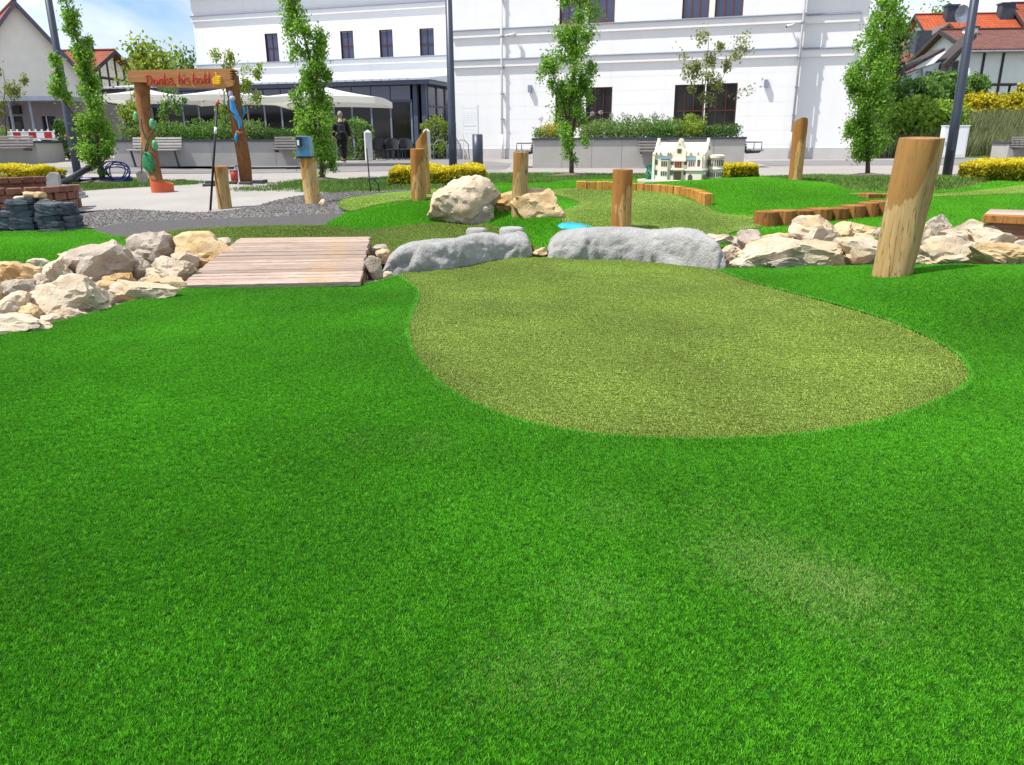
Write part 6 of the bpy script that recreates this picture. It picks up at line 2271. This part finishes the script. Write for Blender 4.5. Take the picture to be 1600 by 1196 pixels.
th = [(1190, 155), (1203, 152), (1216, 172), (1220, 197), (1262, 205), (1272, 215), (1275, 300), (1250, 320), (1170, 314), (1158, 296), (1153, 246), (1170, 229), (1192, 214), (1196, 190)]
P = [gb(*p) for p in th]
tm = MB().prism([(p.x, p.z) for p in P], -.178, -.1615, 'y').build('thumb_sign', m_yl, gate, bevel=.004)
for zy in (218, 243, 268, 293):
    a, b = gb(1222, zy, .014), gb(1270, zy + 2, .014)
    MB().tube([a, b], .011, 8).build('finger', m_yl, tm, smooth=True)
# carvings on the posts
for pts, rr in (([(222, 185), (225, 205), (231, 218), (233, 228), (229, 240)], .013), ([(240, 205), (234, 215), (229, 232), (228, 242)], .012), ([(239, 268), (245, 276), (246, 285), (242, 292)], .011)):
    P = []
    for x, y in catmull(pts, 4, False):
        P.append(gl(x, y, 12.90 if y < 240 else 12.72) + Vector((0, -.04, 0)))
    MB().tube(P, rr, 8).build('vine', m_vine, gate, smooth=True)
def shield(px, py, rx, ry, Y, mat, label=None):
    c = gl(px, py, Y)
    bm = bmesh.new()
    bmesh.ops.create_uvsphere(bm, u_segments=18, v_segments=12, radius=1)
    for v_ in bm.verts:
        q = v_.co.copy()
        v_.co = Vector((q.x * rx * sg, q.y * .045, q.z * ry * sg)) * (1 + .10 * noise.noise(q * 4)) + c
    me = bpy.data.meshes.new('leaf_carving')
    bm.to_mesh(me)
    bm.free()
    o = link('leaf_carving', me, mat, gate, True)
    return o
o = shield(232, 254, 9, 15, 12.74, m_grn)
gg = random.Random(4)
for k in range(16):
    a, r = gg.uniform(0, 6.28), gg.uniform(0, .7)
    c = gl(232 + math.cos(a) * r * 7, 254 + math.sin(a) * r * 13, 12.70)
    MB().tube([c + Vector((0, .02, 0)), c + Vector((0, -.006, 0))], [.014, .008], 6).build('berry', m_grn2, o)
shield(213, 183, 4.5, 8, 13.05, m_grn2)
shield(238, 194, 4.5, 8, 12.98, m_grn2)
shield(242, 228, 4.5, 8.5, 12.95, m_grn2)
P = [gl(x, y, 12.98) for x, y in catmull([(361, 152), (363, 162), (365, 172), (370, 182), (375, 192), (375.5, 202)], 4, False)]
MB().tube(P, [.025 + .022 * math.sin(math.pi * min(1, (i + 2) / len(P))) for i in range(len(P))], 12).build('snake', m_sblue, gate, smooth=True)
P = [gl(x, y, 13.05) for x, y in [(371, 208), (369, 215), (369, 224)]]
MB().tube(P, [.028, .03, .012], 10).build('snake', m_sblue, gate, smooth=True)
P = [gl(x, y, 13.16) for x, y in [(379, 165), (381, 175), (379, 184)]]
MB().tube(P, [.018, .028, .012], 10).build('snake', m_sblue, gate, smooth=True)
shield(360, 147, 3.5, 5, 12.98, m_sgrey)
shield(363, 154, 4.5, 4, 12.96, m_sgrey)
P = [gl(x, y, 12.98) for x, y in [(369, 206), (374, 209), (380, 208)]]
MB().tube(P, .03, 8).build('ledge_carving', m_gw, gate, smooth=True)
# orange pot round the left post foot
m_or = M('orange_plastic', (.52, .095, .03), .4, .08, 6, spec=.4)
b = gp(248, 303)
s = mpp(b.y)
t = thing('orange_collar', 'orange plastic pipe collar round the left gate post foot', 'collar', (b.x, b.y + .15, .31))
mb = MB()
r = 17 * s
n = 28
for k in range(n):
    a0, a1 = 2 * math.pi * k / n, 2 * math.pi * (k + 1) / n
    def rp(a, rr, top):
        z = (.155 - .03 * math.cos(a)) if top else -.01
        return (math.cos(a) * rr, math.sin(a) * rr, z)
    mb.quad(rp(a0, r, 0), rp(a1, r, 0), rp(a1, r, 1), rp(a0, r, 1))
    mb.quad(rp(a0, r - .014, 0), rp(a0, r - .014, 1), rp(a1, r - .014, 1), rp(a1, r - .014, 0))
    mb.quad(rp(a0, r, 1), rp(a1, r, 1), rp(a1, r - .014, 1), rp(a0, r - .014, 1))
mb.build('ring', m_or, t, smooth=True)
MB().tube([(0, 0, .0), (0, 0, .10)], r - .02, 20).build('concrete_fill', m_slab, t)
# spade leaning on the left post
t = thing('spade', 'wooden handled spade leaning on the left gate post', 'spade', gp(224, 289))
b = Vector(t.location)
hd = aty(221, 200, b.y + .12) - b
MB().tube([(0, 0, .2), hd], .014, 8).build('shaft', M('shaft_wood', (.32, .20, .11), .7, .2, 8), t, smooth=True)
MB().prism([(-.09, 0), (.09, 0), (.10, .2), (.03, .24), (-.03, .24), (-.10, .2)], -.008, .004, 'y').build('blade', M('spade_steel', (.30, .26, .23), .5, .3, 14, metal=.5), t)
MB().tube([hd + Vector((-.05, 0, 0)), hd + Vector((.05, 0, 0))], .014, 8).build('grip', m_stem, t)
# buckets near the right post
def bucket(px, pb, w_, h_, mat, label, name='bucket'):
    b = gp(px, pb)
    s = mpp(b.y)
    t = thing(name, label, 'bucket', b)
    r = w_ * s / 2
    MB().tube([(0, 0, 0), (0, 0, h_ * s)], [r * .85, r], 16).build('body', mat, t, smooth=True)
    MB().tube([(0, 0, h_ * s), (0, 0, h_ * s + .012)], [r * 1.05, r * 1.05], 16).build('rim', mat, t)
    MB().tube([(-r, 0, h_ * s), (-r * .7, -.05, h_ * s + .08), (r * .7, -.05, h_ * s + .08), (r, 0, h_ * s)], .006, 5).build('handle', m_zinc, t)
bucket(367, 285, 12, 17, M('red_plastic', (.36, .05, .03), .5), 'red bucket left of the right gate post')
b = gp(365, 283)
t = thing('post_stub', 'pale weathered post stub behind the red bucket', 'post stub', b + Vector((0, .35, 0)))
MB().box(-.07, .07, -.05, .05, 0, .26).build('stub', m_wp, t)
MB().box(-.08, .08, -.06, .06, .26, .28).build('cap', m_dark, t)
m_pav = M('dark_paver', (.07, .07, .075), .85, .2, 10, .3, 60)
for k, (px, py, w_) in enumerate(((281, 285, 13), (327, 288, 14), (325, 293, 17), (362, 289, 12), (382, 290, 18), (402, 287, 17), (413, 286, 6), (103, 0, 0))):
    if w_ == 0: continue
    b = gp(px, py)
    o = MB().box(-w_ * mpp(b.y) / 2, w_ * mpp(b.y) / 2, 0, .13, -.02, .05).build('paver_block', m_pav, None, bevel=.006, loc=b)
    o.rotation_euler = (0, 0, R((3, -2, 2, 4, -3, 2, 5)[k]))
    tag(o, ('dark paver block right of the orange collar', 'dark paver block behind the black rod', 'dark paver block at the foot of the black rod', 'dark paver block beside the red bucket', 'dark paver block at the foot of the right gate post', 'dark paver block right of the right gate post', 'small paver block, farthest right beside the gate')[k], 'paver', 'loose pavers around the gate')
# black rod
b = gp(328, 331)
t = thing('measuring_rod', 'long black rod with orange tip standing askew on the gravel', 'rod', b)
top = aty(340, 157, b.y + .25) - b
MB().tube([(0, 0, -.02), top], .0135, 10).build('rod', m_black, t, smooth=True)
MB().tube([top * .955, top * 1.0], .02, 10).build('tip', m_or, t, smooth=True)
MB().tube([top * .70, top * .76], .017, 10).build('sleeve', m_pipe, t, smooth=True)
MB().tube([top * .985, top * .94 + Vector((.12, 0, -.02)), top * .93 + Vector((.2, 0, -.08))], .007, 6).build('strap', m_black, t)
# stake with clamp
b = gp(579, 300)
t = thing('metal_stake', 'thin dark metal stake with clamp on the verge', 'stake', b)
s = mpp(b.y)
MB().tube([(0, 0, -.02), (-.02, 0, 66 * s)], .009, 8).build('rod', m_black, t, smooth=True)
MB().box(-.03, .09, -.03, .03, 18 * s, 22 * s).build('clamp', m_dark, t, bevel=.006)
MB().tube([(.06, 0, 18 * s), (.12, 0, 12 * s), (.13, 0, 0)], .009, 6).build('brace', m_black, t)
# blue box on the log
b = aty(478, 247, gp(487, 321).y + .12)
s = mpp(b.y)
s *= .85
t = thing('blue_box', 'blue box with a dark device on top of the pale log post', 'box', b)
m_bb = M('blue_glossy', (.02, .13, .26), .25, .4, 6, col2=(.07, .30, .48), spec=.6)
T = Matrix.Rotation(R(-3), 4, 'Y')
MB().prism([(-12 * s, .012), (12.5 * s, .012), (10 * s, 38 * s), (-11.5 * s, 38 * s)], -.10, .10, 'y').build('case', m_bb, t, bevel=.008)
MB().box(-13 * s, 13.5 * s, -.12, .12, 0, .012).build('base_plate', m_black, t)
MB().box(-10.5 * s, -1.5 * s, -.135, -.101, 20 * s, 37 * s).build('device', M('navy_plastic', (.02, .025, .07), .4), t, bevel=.006)
MB().box(-8.5 * s, -4.5 * s, -.139, -.1351, 22 * s, 31 * s).build('label_card', m_board, t)
# hoses by the left oak
m_hose = M('blue_hose', (.025, .035, .24), .4, .2, 10)
b = gp(180, 287)
s = mpp(b.y)
t = thing('hose_coil', 'loose coil of blue hose at the foot of the left oak', 'hose', b)
gg = random.Random(9)
for k in range(5):
    c = Vector((gg.uniform(-.02, .12), gg.uniform(-.05, .1), .19 + gg.uniform(-.05, .05)))
    rx, rz_ = gg.uniform(.16, .25), gg.uniform(.14, .24)
    tl = gg.uniform(-.7, .7)
    P = []
    for i in range(25):
        a = 2 * math.pi * i / 24
        x, z = math.cos(a) * rx, math.sin(a) * rz_
        P.append(c + Vector((x * math.cos(tl) - z * math.sin(tl), math.sin(a * 2) * .05, max(-.16, x * math.sin(tl) * .5 + z))))
    MB().tube(P, .011, 8).build('loop', m_hose, t, smooth=True)
b2 = gp(150, 290)
t = thing('pipe', 'thick black flexible pipe lying beside the left oak', 'pipe', gp(125, 290))
b = Vector(t.location)
def loc_(px, py, z): 
    q = gp(px, py)
    return Vector((q.x - b.x, q.y - b.y, q.z + z - b.z))
MB().tube([loc_(92, 296, .06), loc_(115, 291, .14), loc_(135, 288, .24), loc_(150, 286, .30)], .055, 12).build('tube', M('black_hose', (.03, .03, .05), .35, .15, 6), t, smooth=True)
t = thing('pipe', 'dark blue pipe lying flat behind the black flexible one', 'pipe', gp(150, 287))
b = Vector(t.location)
MB().tube([loc_(92, 287, .06), loc_(130, 287, .05), loc_(170, 287, .06), loc_(205, 285, .05)], .06, 12).build('tube', M('navy_hose', (.02, .022, .085), .35, .2, 6), t, smooth=True)
t = thing('pipe', 'silvery pipe under the black flexible pipe', 'pipe', gp(110, 291))
b = Vector(t.location)
MB().tube([loc_(96, 294, .03), loc_(112, 290, .10), loc_(128, 286, .10)], .035, 10).build('tube', m_zinc, t, smooth=True)

# ================================================================== SLATE AND BRICK STACKS
m_sl = N('slate_stone')
v = m_sl.co('Object')
oi = m_sl.n('ShaderNodeObjectInfo')
f = m_sl.noise(v, 9, 6, .65, .4)
c = m_sl.mix(m_sl.ramp(f, [(.3, 0.0), (.72, 1.0)]), (.022, .027, .038), (.15, .175, .215))
hs = m_sl.n('ShaderNodeHueSaturation')
mr = m_sl.n('ShaderNodeMapRange', {'To Min': .65, 'To Max': 1.35})
m_sl.l(oi.outputs['Random'], mr.inputs['Value'])
m_sl.l(mr.outputs[0], hs.inputs['Value'])
m_sl.l(c, hs.inputs['Color'])
m_sl.base(hs.outputs['Color'])
m_sl.bump(m_sl.noise(v, 30, 6, .7), .8, .015)
m_sl = m_sl.set(.7, .3)
def stone(parent, c, wx, wy, wz, rz, seed, mat):
    g = random.Random(seed)
    bm = bmesh.new()
    bmesh.ops.create_cube(bm, size=1)
    bmesh.ops.subdivide_edges(bm, edges=bm.edges[:], cuts=2, use_grid_fill=True)
    for v_ in bm.verts:
        q = v_.co.copy()
        k = 1 - .05 * (abs(q.x) > .4) * (abs(q.z) > .4) - .05 * (abs(q.y) > .4) * (abs(q.z) > .4)
        v_.co = Vector((q.x * wx * k * g.uniform(.95, 1.04), q.y * wy * g.uniform(.95, 1.04), q.z * wz * g.uniform(.92, 1.05)))
    me = bpy.data.meshes.new('stone')
    bm.to_mesh(me)
    bm.free()
    o = link('stone', me, mat, parent, False, c)
    o.rotation_euler = (g.uniform(-.05, .05), g.uniform(-.06, .06), rz)
    return o
b = gp(80, 366)
b.y += .1
st = thing('slate_stack', 'dry stack of dark bluish slate blocks on the back lawn', 'stone stack', b)
s = mpp(b.y)
gg = random.Random(12)
def slate_col(pxc, n, wpx, hpx, rz, pyb=364, dy=0, sh=0):
    for k in range(n):
        py = pyb - (k + .5) * hpx
        c = aty(pxc + gg.uniform(-3, 3) + sh * k, py, b.y + dy + gg.uniform(-.02, .02)) - b
        stone(st, c, wpx * s * gg.uniform(.9, 1.1), .20, hpx * s * .97, rz + gg.uniform(-.12, .12), gg.random(), m_sl)
slate_col(12, 4, 24, 9.2, R(4), 366)
slate_col(-18, 4, 30, 9.2, R(-5), 366)
slate_col(42, 6, 33, 9.4, R(14), 367, 0, -2.0)
slate_col(66, 6, 20, 9.4, R(-30), 366, .12, -2.5)
slate_col(84, 5, 33, 9.6, R(3), 365, -.03, -2)
slate_col(112, 5, 30, 9.6, R(-32), 365, .09, -4)
slate_col(28, 4, 34, 9.4, R(8), 360, .22)
slate_col(98, 4, 40, 9.4, R(-12), 362, .25)
for k, (px, py, rx, ry) in enumerate(((48, 304, 12, 4), (62, 305, 8, 4), (34, 310, 8, 3), (68, 315, 7, 4))):
    c = aty(px, py, b.y + .1)
    o = link('rock', rock_mesh('rock', rx * s, .06, ry * s, 80 + k, 3), m_ro if k < 2 else m_rk, smooth=True, loc=c)
    tag(o, ('flat tan stone on top of the slate stack', 'second tan stone on top of the slate stack', 'small pale stone tucked on the left of the slate stack top', 'small pale stone slipped down the right of the slate stack top')[k], 'rock', 'pale stones on the slate stack')
# brick steps: curved tiers of terracotta blocks
m_bk = M('terracotta_block', (.20, .092, .06), .85, .25, 8, .4, 40, orand=.25)
b = gp(20, 346)
b.y = 9.0
bx_ = aty(-5, 330, 9.0)
root = thing('brick_steps', 'stepped curved wall of terracotta bricks at the left edge', 'brick wall', (bx_.x, 9.3, H(bx_.x, 9.3)))
b = Vector(root.location)
s = mpp(9.0)
def tier(rad, pyt, pyb, nseg, dy=0):
    zt, zb = aty(0, pyt, 9.0).z - b.z, aty(0, pyb, 9.0).z - b.z
    for k in range(nseg):
        a0 = -math.pi + math.pi * 1.15 * k / nseg + .02
        a1 = -math.pi + math.pi * 1.15 * (k + 1) / nseg - .02
        r1, r0 = rad, rad - .12
        P = [(math.cos(a0) * r0, math.sin(a0) * r0 + dy), (math.cos(a0) * r1, math.sin(a0) * r1 + dy), (math.cos((a0 + a1) / 2) * r1 * 1.01, math.sin((a0 + a1) / 2) * r1 * 1.01 + dy), (math.cos(a1) * r1, math.sin(a1) * r1 + dy), (math.cos(a1) * r0, math.sin(a1) * r0 + dy)]
        MB().prism(P, zb, zt - gg.uniform(0, .006), 'z').build('brick', m_bk, root, bevel=.006)
tier(48 * s, 278, 288, 9, .1)
tier(43 * s, 288.5, 297, 8, .1)
tier(58 * s, 297.5, 312, 10, .1)
tier(92 * s, 293, 303, 13, .15)
tier(88 * s, 303.5, 316, 12, .15)
tier(90 * s, 316.5, 335, 12, .15)
tier(40 * s, 312, 340, 7, .1)
MB().tube([(0, .1, aty(0, 296, 9).z - b.z - .6), (0, .1, aty(0, 281, 9).z - b.z)], 43 * s, 20).build('core', m_soil, root)
# grey kerb stack and upright slab
m_kb = M('kerb_concrete', (.30, .30, .29), .9, .15, 8, .4, 60)
b = gp(104, 312)
for k in range(4):
    o = MB().box(-.17 - .006 * k, .17 - .02 * k, -.12, .12, 0, .043).build('kerb_stone', m_kb, None, bevel=.004, loc=(b.x + .01 * (3 - k) - .02, b.y + .1, b.z + .046 * k))
    tag(o, ('lowest grey kerb stone of the small stack beside the brick steps', 'second grey kerb stone from below beside the brick steps', 'third grey kerb stone from below beside the brick steps', 'topmost grey kerb stone beside the brick steps')[k], 'kerb stone', 'kerb stones in a small stack')
c = aty(84, 283, b.y)
o = MB().prism([(-.09, -.16), (.08, -.16), (.085, .08), (.05, .11), (-.02, .11), (-.09, .05)], -.03, .03, 'y').build('stone_slab', m_kb, None, bevel=.006, loc=(c.x, c.y, c.z))
tag(o, 'upright grey stone slab between brick steps and kerb stack', 'slab')
MB().box(-.03, .03, -.03, .031, 0, .01)

# ================================================================== MODEL MANSION
cb = gp(1068, 286)
cb.y += .15
mans = thing('model_mansion', 'white miniature mansion with gables and round tower on the mound', 'model house', cb, R(-30))
mans.scale = (.90, .90, 1.04)
m_mw = M('mansion_white', (.78, .70, .56), .6, .05, 8, .2, 60)
m_mg = M('mansion_teal', (.12, .40, .36), .6, .15, 8)
m_mb = M('mansion_blue', (.10, .32, .50), .5, .1, 8)
m_mwin = M('mansion_window', (.09, .085, .08), .4, .2, 8)
m_mred = M('mansion_red', (.35, .06, .04), .5)
W0, W1 = -.50, .36
def mbx(name, mat, *a, par=mans, bevel=.003):
    return MB().box(*a).build(name, mat, par, bevel=bevel)
mbx('base_plate', m_mg, -.62, .58, -.34, .46, -.05, .012)
mbx('terrace', m_mw, -.64, .10, -.335, -.30, .012, .04)
mbx('terrace', m_mw, -.64, -.61, -.30, .0, .012, .045)
mbx('main_block', m_mw, W0, W1, 0, .40, .012, .37)
# roof with gable walls at both ends
MB().prism([(-.005, .371), (.405, .371), (.2, .54)], W0 + .035, W1 - .035, 'x').build('main_roof', m_mw, mans)
for x0 in (W0 - .012, W1 - .033):
    MB().prism([(-.02, .012), (.42, .012), (.42, .40), (.33, .42), (.26, .53), (.225, .56), (.22, .60), (.18, .60), (.175, .56), (.14, .53), (.07, .42), (-.02, .40)], x0, x0 + .045, 'x').build('gable', m_mw, mans, bevel=.003)
# central gable with balcony
gb0 = MB().prism([(-.16, .30), (.06, .30), (.06, .43), (.02, .46), (-.01, .52), (-.025, .57), (-.05, .60), (-.075, .57), (-.09, .52), (-.12, .46), (-.16, .43)], -.035, .1, 'y').build('front_gable', m_mw, mans, bevel=.003)
mbx('balcony', m_mw, -.17, .07, -.06, 0, .285, .315)
mbx('balcony', m_mw, -.17, .05, -.07, 0, .165, .19)
mbx('cornice', m_mw, W0 - .01, W1 + .01, -.02, .0, .355, .38)
mbx('porch_opening', M('mansion_porch', (.22, .14, .09), .8), -.145, -.01, -.004, .01, .012, .15)
mbx('bay', m_mw, -.36, -.23, -.05, 0, .012, .31)
mbx('awning', m_mb, -.37, -.22, -.06, .0, .315, .33)
mbx('bay', m_mw, .10, .23, -.05, 0, .012, .30)
mbx('awning', m_mb, .09, .24, -.06, .0, .302, .318)
mbx('side_wing', m_mw, .24, .34, -.06, 0, .012, .36)
# chapel in front
mbx('chapel', m_mw, .16, .42, -.30, -.06, .012, .165)
mbx('chapel_parapet', m_mw, .14, .44, -.32, -.05, .166, .19)
def win(x0, x1, z0, z1, y=-.004, par=mans, arch=False):
    return MB().box(x0, x1, y - .003, y + .003, z0, z1).build('window', m_mwin, par)
for x in (-.47, -.20, .03):
    for z0, z1 in ((.24, .31), (.10, .165)):
        win(x, x + .045, z0, z1)
for x0 in (-.35, .11):
    for k in range(3):
        win(x0 + .008 + k * .037, x0 + .032 + k * .037, .22, .29, -.054)
        win(x0 + .008 + k * .037, x0 + .032 + k * .037, .09, .15, -.054)
for k in range(3):
    win(-.085 + k * .024, -.066 + k * .024, .40, .455, -.039)
win(-.058, -.042, .51, .525, -.039)
for k in range(3):
    MB().box(-.125 + k * .04, -.095 + k * .04, -.006, .004, .20, .28).build('window', m_mred, mans)
win(.265, .31, .22, .31, -.064)
for k in range(6):
    x = (-.44, -.37, -.24, -.20, .14, .26)[k]
    MB().prism([(x - .03, .38), (x + .03, .38), (x, .43)], -.03, .06, 'y').build('dormer', m_mw, mans)
    win(x - .008, x + .008, .385, .403, -.032)
for k in range(3):   # chapel arched windows on the right side, door on the left front
    y = -.25 + k * .07
    MB().prism([(y, .05), (y + .03, .05), (y + .03, .10), (y + .015, .12), (y, .10)], .421, .426, 'x').build('window', m_mwin, mans)
MB().prism([(.20, .02), (.27, .02), (.27, .10), (.235, .13), (.20, .10)], -.306, -.300, 'y').build('door', m_mwin, mans)
# gable end windows on the right
for (y, z0, z1) in ((.08, .22, .31), (.26, .22, .31), (.08, .08, .16), (.26, .08, .16), (.18, .44, .49)):
    MB().box(W1 + .012, W1 + .016, y, y + .05, z0, z1).build('window', m_mwin, mans)
# round tower
tw = MB().tube([(W1 + .12, .25, .012), (W1 + .12, .25, .05), (W1 + .12, .25, .055), (W1 + .12, .25, .17), (W1 + .12, .25, .175), (W1 + .12, .25, .19), (W1 + .12, .25, .2), (W1 + .12, .25, .32), (W1 + .12, .25, .33), (W1 + .12, .25, .36), (W1 + .12, .25, .375)],
               [.135, .135, .115, .115, .13, .13, .115, .115, .135, .135, .10], 24).build('tower', m_mw, mans)
smooth_by_angle(tw, 30)
for k in range(14):
    a = -2.7 + k * .32
    for z0, z1 in ((.08, .14), (.225, .305)):
        T = Matrix.Translation((W1 + .12, .25, 0)) @ Matrix.Rotation(a, 4, 'Z')
        MB().box(.113, .119, -.009, .009, z0, z1, T).build('window', m_mwin, tw)
# little green tree of the model
q = np.random.default_rng(3).normal(size=(260, 3))
q /= np.linalg.norm(q, axis=1)[:, None]
cn = np.array([W0 - .06, .05, .13])
leafcloud('model_tree', q * np.array([.06, .06, .11]) + cn, .05, leafmat('model_tree_green', (.03, .22, .16), (.10, .36, .28), trans=.1), mans, .2, .7, 2)

# ================================================================== PERSON
def skinned(name, joints, edges, root, mat, parent, sub=2):
    me = bpy.data.meshes.new(name)
    me.from_pydata([j[0] for j in joints], edges, [])
    o = bpy.data.objects.new(name, me)
    COL.objects.link(o)
    md = o.modifiers.new('skin', 'SKIN')
    for i, j in enumerate(joints):
        r = j[1]
        me.skin_vertices[0].data[i].radius = r if hasattr(r, '__len__') else (r, r)
        me.skin_vertices[0].data[i].use_root = (i == root)
    md.use_smooth_shade = True
    sb = o.modifiers.new('sub', 'SUBSURF')
    sb.levels = sb.render_levels = sub
    dg = bpy.context.evaluated_depsgraph_get()
    m2 = bpy.data.meshes.new_from_object(o.evaluated_get(dg))
    bpy.data.objects.remove(o)
    return link(name, m2, mat, parent, True)
m_skin = M('skin', (.42, .25, .18), .6, .05, 5)
m_blackc = M('black_cloth', (.012, .012, .016), .85, .3, 8, .3, 60)
m_hair = M('grey_hair', (.30, .25, .21), .8, .2, 30, .4, 80)
pb_ = gp(536, 253.5)
pb_.z = .30
HP = 1.80
per = thing('person', 'person seen from behind in black jacket and trousers, walking towards the cafe', 'person', pb_, R(8))
Jn = [((0, 0, .95), (.15, .11)), ((0, .01, 1.18), (.15, .10)), ((0, 0, 1.40), (.17, .10)), ((0, .01, 1.53), .055), ((0, .03, 1.60), .06), ((0, .04, 1.68), (.08, .095)), ((0, .03, 1.76), (.06, .07)),
      ((.20, 0, 1.42), .065), ((.27, -.02, 1.15), .05), ((.29, .08, .92), .037), ((.29, .12, .83), (.02, .04)),
      ((-.20, 0, 1.42), .065), ((-.27, -.06, 1.16), .05), ((-.27, .02, .92), .037), ((-.27, .05, .83), (.02, .04)),
      ((.09, 0, .88), .095), ((.085, .08, .50), .062), ((.06, .02, .10), .045), ((.06, .12, .05), .04), ((.06, .20, .03), .03),
      ((-.09, 0, .88), .095), ((-.07, .02, .48), .062), ((-.02, -.14, .14), .045), ((-.02, -.10, .06), .04), ((-.02, -.01, .03), .03)]
Ed = [(0, 1), (1, 2), (2, 3), (3, 4), (4, 5), (5, 6), (2, 7), (7, 8), (8, 9), (9, 10), (2, 11), (11, 12), (12, 13), (13, 14), (0, 15), (15, 16), (16, 17), (17, 18), (18, 19), (0, 20), (20, 21), (21, 22), (22, 23), (23, 24)]
skinned('body', Jn, Ed, 0, m_skin, per)
g1 = lambda r: tuple(x * 1.25 + .022 for x in r) if hasattr(r, '__len__') else r * 1.3 + .02
jk = [(Jn[i][0], g1(Jn[i][1])) for i in (0, 1, 2, 7, 8, 9, 11, 12, 13)] + [((0, 0, .80), (.20, .17))]
skinned('jacket', jk, [(9, 0), (0, 1), (1, 2), (2, 3), (3, 4), (4, 5), (2, 6), (6, 7), (7, 8)], 0, m_blackc, per)
tj = [((0, 0, .98), (.20, .16))] + [(Jn[i][0], g1(Jn[i][1])) for i in (15, 16, 17, 20, 21, 22)]
skinned('trousers', tj, [(0, 1), (1, 2), (2, 3), (0, 4), (4, 5), (5, 6)], 0, m_blackc, per)
for side in ((.06, .02, .10, .22, .03), (-.02, -.14, .10, -.01, .03)):
    x, y0, z0, y1, z1 = side
    skinned('shoe', [((x, y0, .06), .055), ((x, (y0 + y1) / 2, .05), .052), ((x, y1, .035), .04)], [(0, 1), (1, 2)], 1, M('shoe_dark', (.05, .04, .04), .6), per)
    MB().box(x - .05, x + .05, y0 - .05, y1 + .04, 0, .022).build('sole', m_board, per, bevel=.006)
bm = bmesh.new()
bmesh.ops.create_uvsphere(bm, u_segments=20, v_segments=14, radius=1)
for v_ in bm.verts:
    q = v_.co.copy()
    k = 1 + .05 * noise.noise(q * 5)
    v_.co = Vector((q.x * .092 * k, .028 + q.y * .105 * k, 1.715 + q.z * .118 * k))
bmesh.ops.delete(bm, geom=[f for f in bm.faces if f.calc_center_median().z < 1.63 or (f.calc_center_median().y > .07 and f.calc_center_median().z < 1.77)], context='FACES')
me = bpy.data.meshes.new('hair')
bm.to_mesh(me)
bm.free()
link('hair', me, m_hair, per, True)
for sx_ in (-.092, .092):
    skinned('ear', [((sx_, .035, 1.66), (.015, .02)), ((sx_, .035, 1.70), (.016, .024))], [(0, 1)], 0, m_skin, per, 1)
for sx_ in (.29, -.27):
    for k in range(4):
        a = (sx_, .085 + k * .022 + (0 if sx_ > 0 else -.07), .83)
        skinned('finger', [((a[0], a[1], a[2]), .010), ((a[0] - .004, a[1] + .004, a[2] - .04), .009), ((a[0] - .012, a[1], a[2] - .075 + .008 * abs(k - 1.5)), .007)], [(0, 1), (1, 2)], 0, m_skin, per, 1)
    y = .075 + (0 if sx_ > 0 else -.07)
    skinned('thumb', [((sx_, y, .87), .012), ((sx_ - .02 * np.sign(sx_), y - .01, .83), .010), ((sx_ - .03 * np.sign(sx_), y, .80), .008)], [(0, 1), (1, 2)], 0, m_skin, per, 1)
bpk = thing('backpack', 'black backpack on the back of the walking person', 'backpack', pb_, R(8))
m_bag = M('black_nylon', (.022, .022, .026), .5, .3, 10, .3, 40)
bag = skinned('pack', [((.05, -.20, 1.02), (.15, .09)), ((.05, -.21, 1.20), (.155, .10)), ((.04, -.19, 1.36), (.11, .07))], [(0, 1), (1, 2)], 1, m_bag, bpk)
skinned('front_pocket', [((.05, -.29, 1.02), (.10, .045)), ((.05, -.30, 1.12), (.10, .045))], [(0, 1)], 0, m_bag, bpk, 1)
for sx_ in (-.13, .15):
    MB().tube([(sx_ * .8 + .02, -.17, 1.42), (sx_, -.06, 1.53), (sx_, .09, 1.50), (sx_ * 1.1, .14, 1.30), (sx_ * 1.15, .0, 1.08), (sx_ * .9, -.14, 1.02)], .016, 6).build('strap', M('grey_strap', (.20, .20, .21), .7), bpk, smooth=True)
MB().tube([(-.02, -.22, 1.40), (.03, -.22, 1.46), (.08, -.22, 1.40)], .01, 6).build('grab_handle', m_bag, bpk)
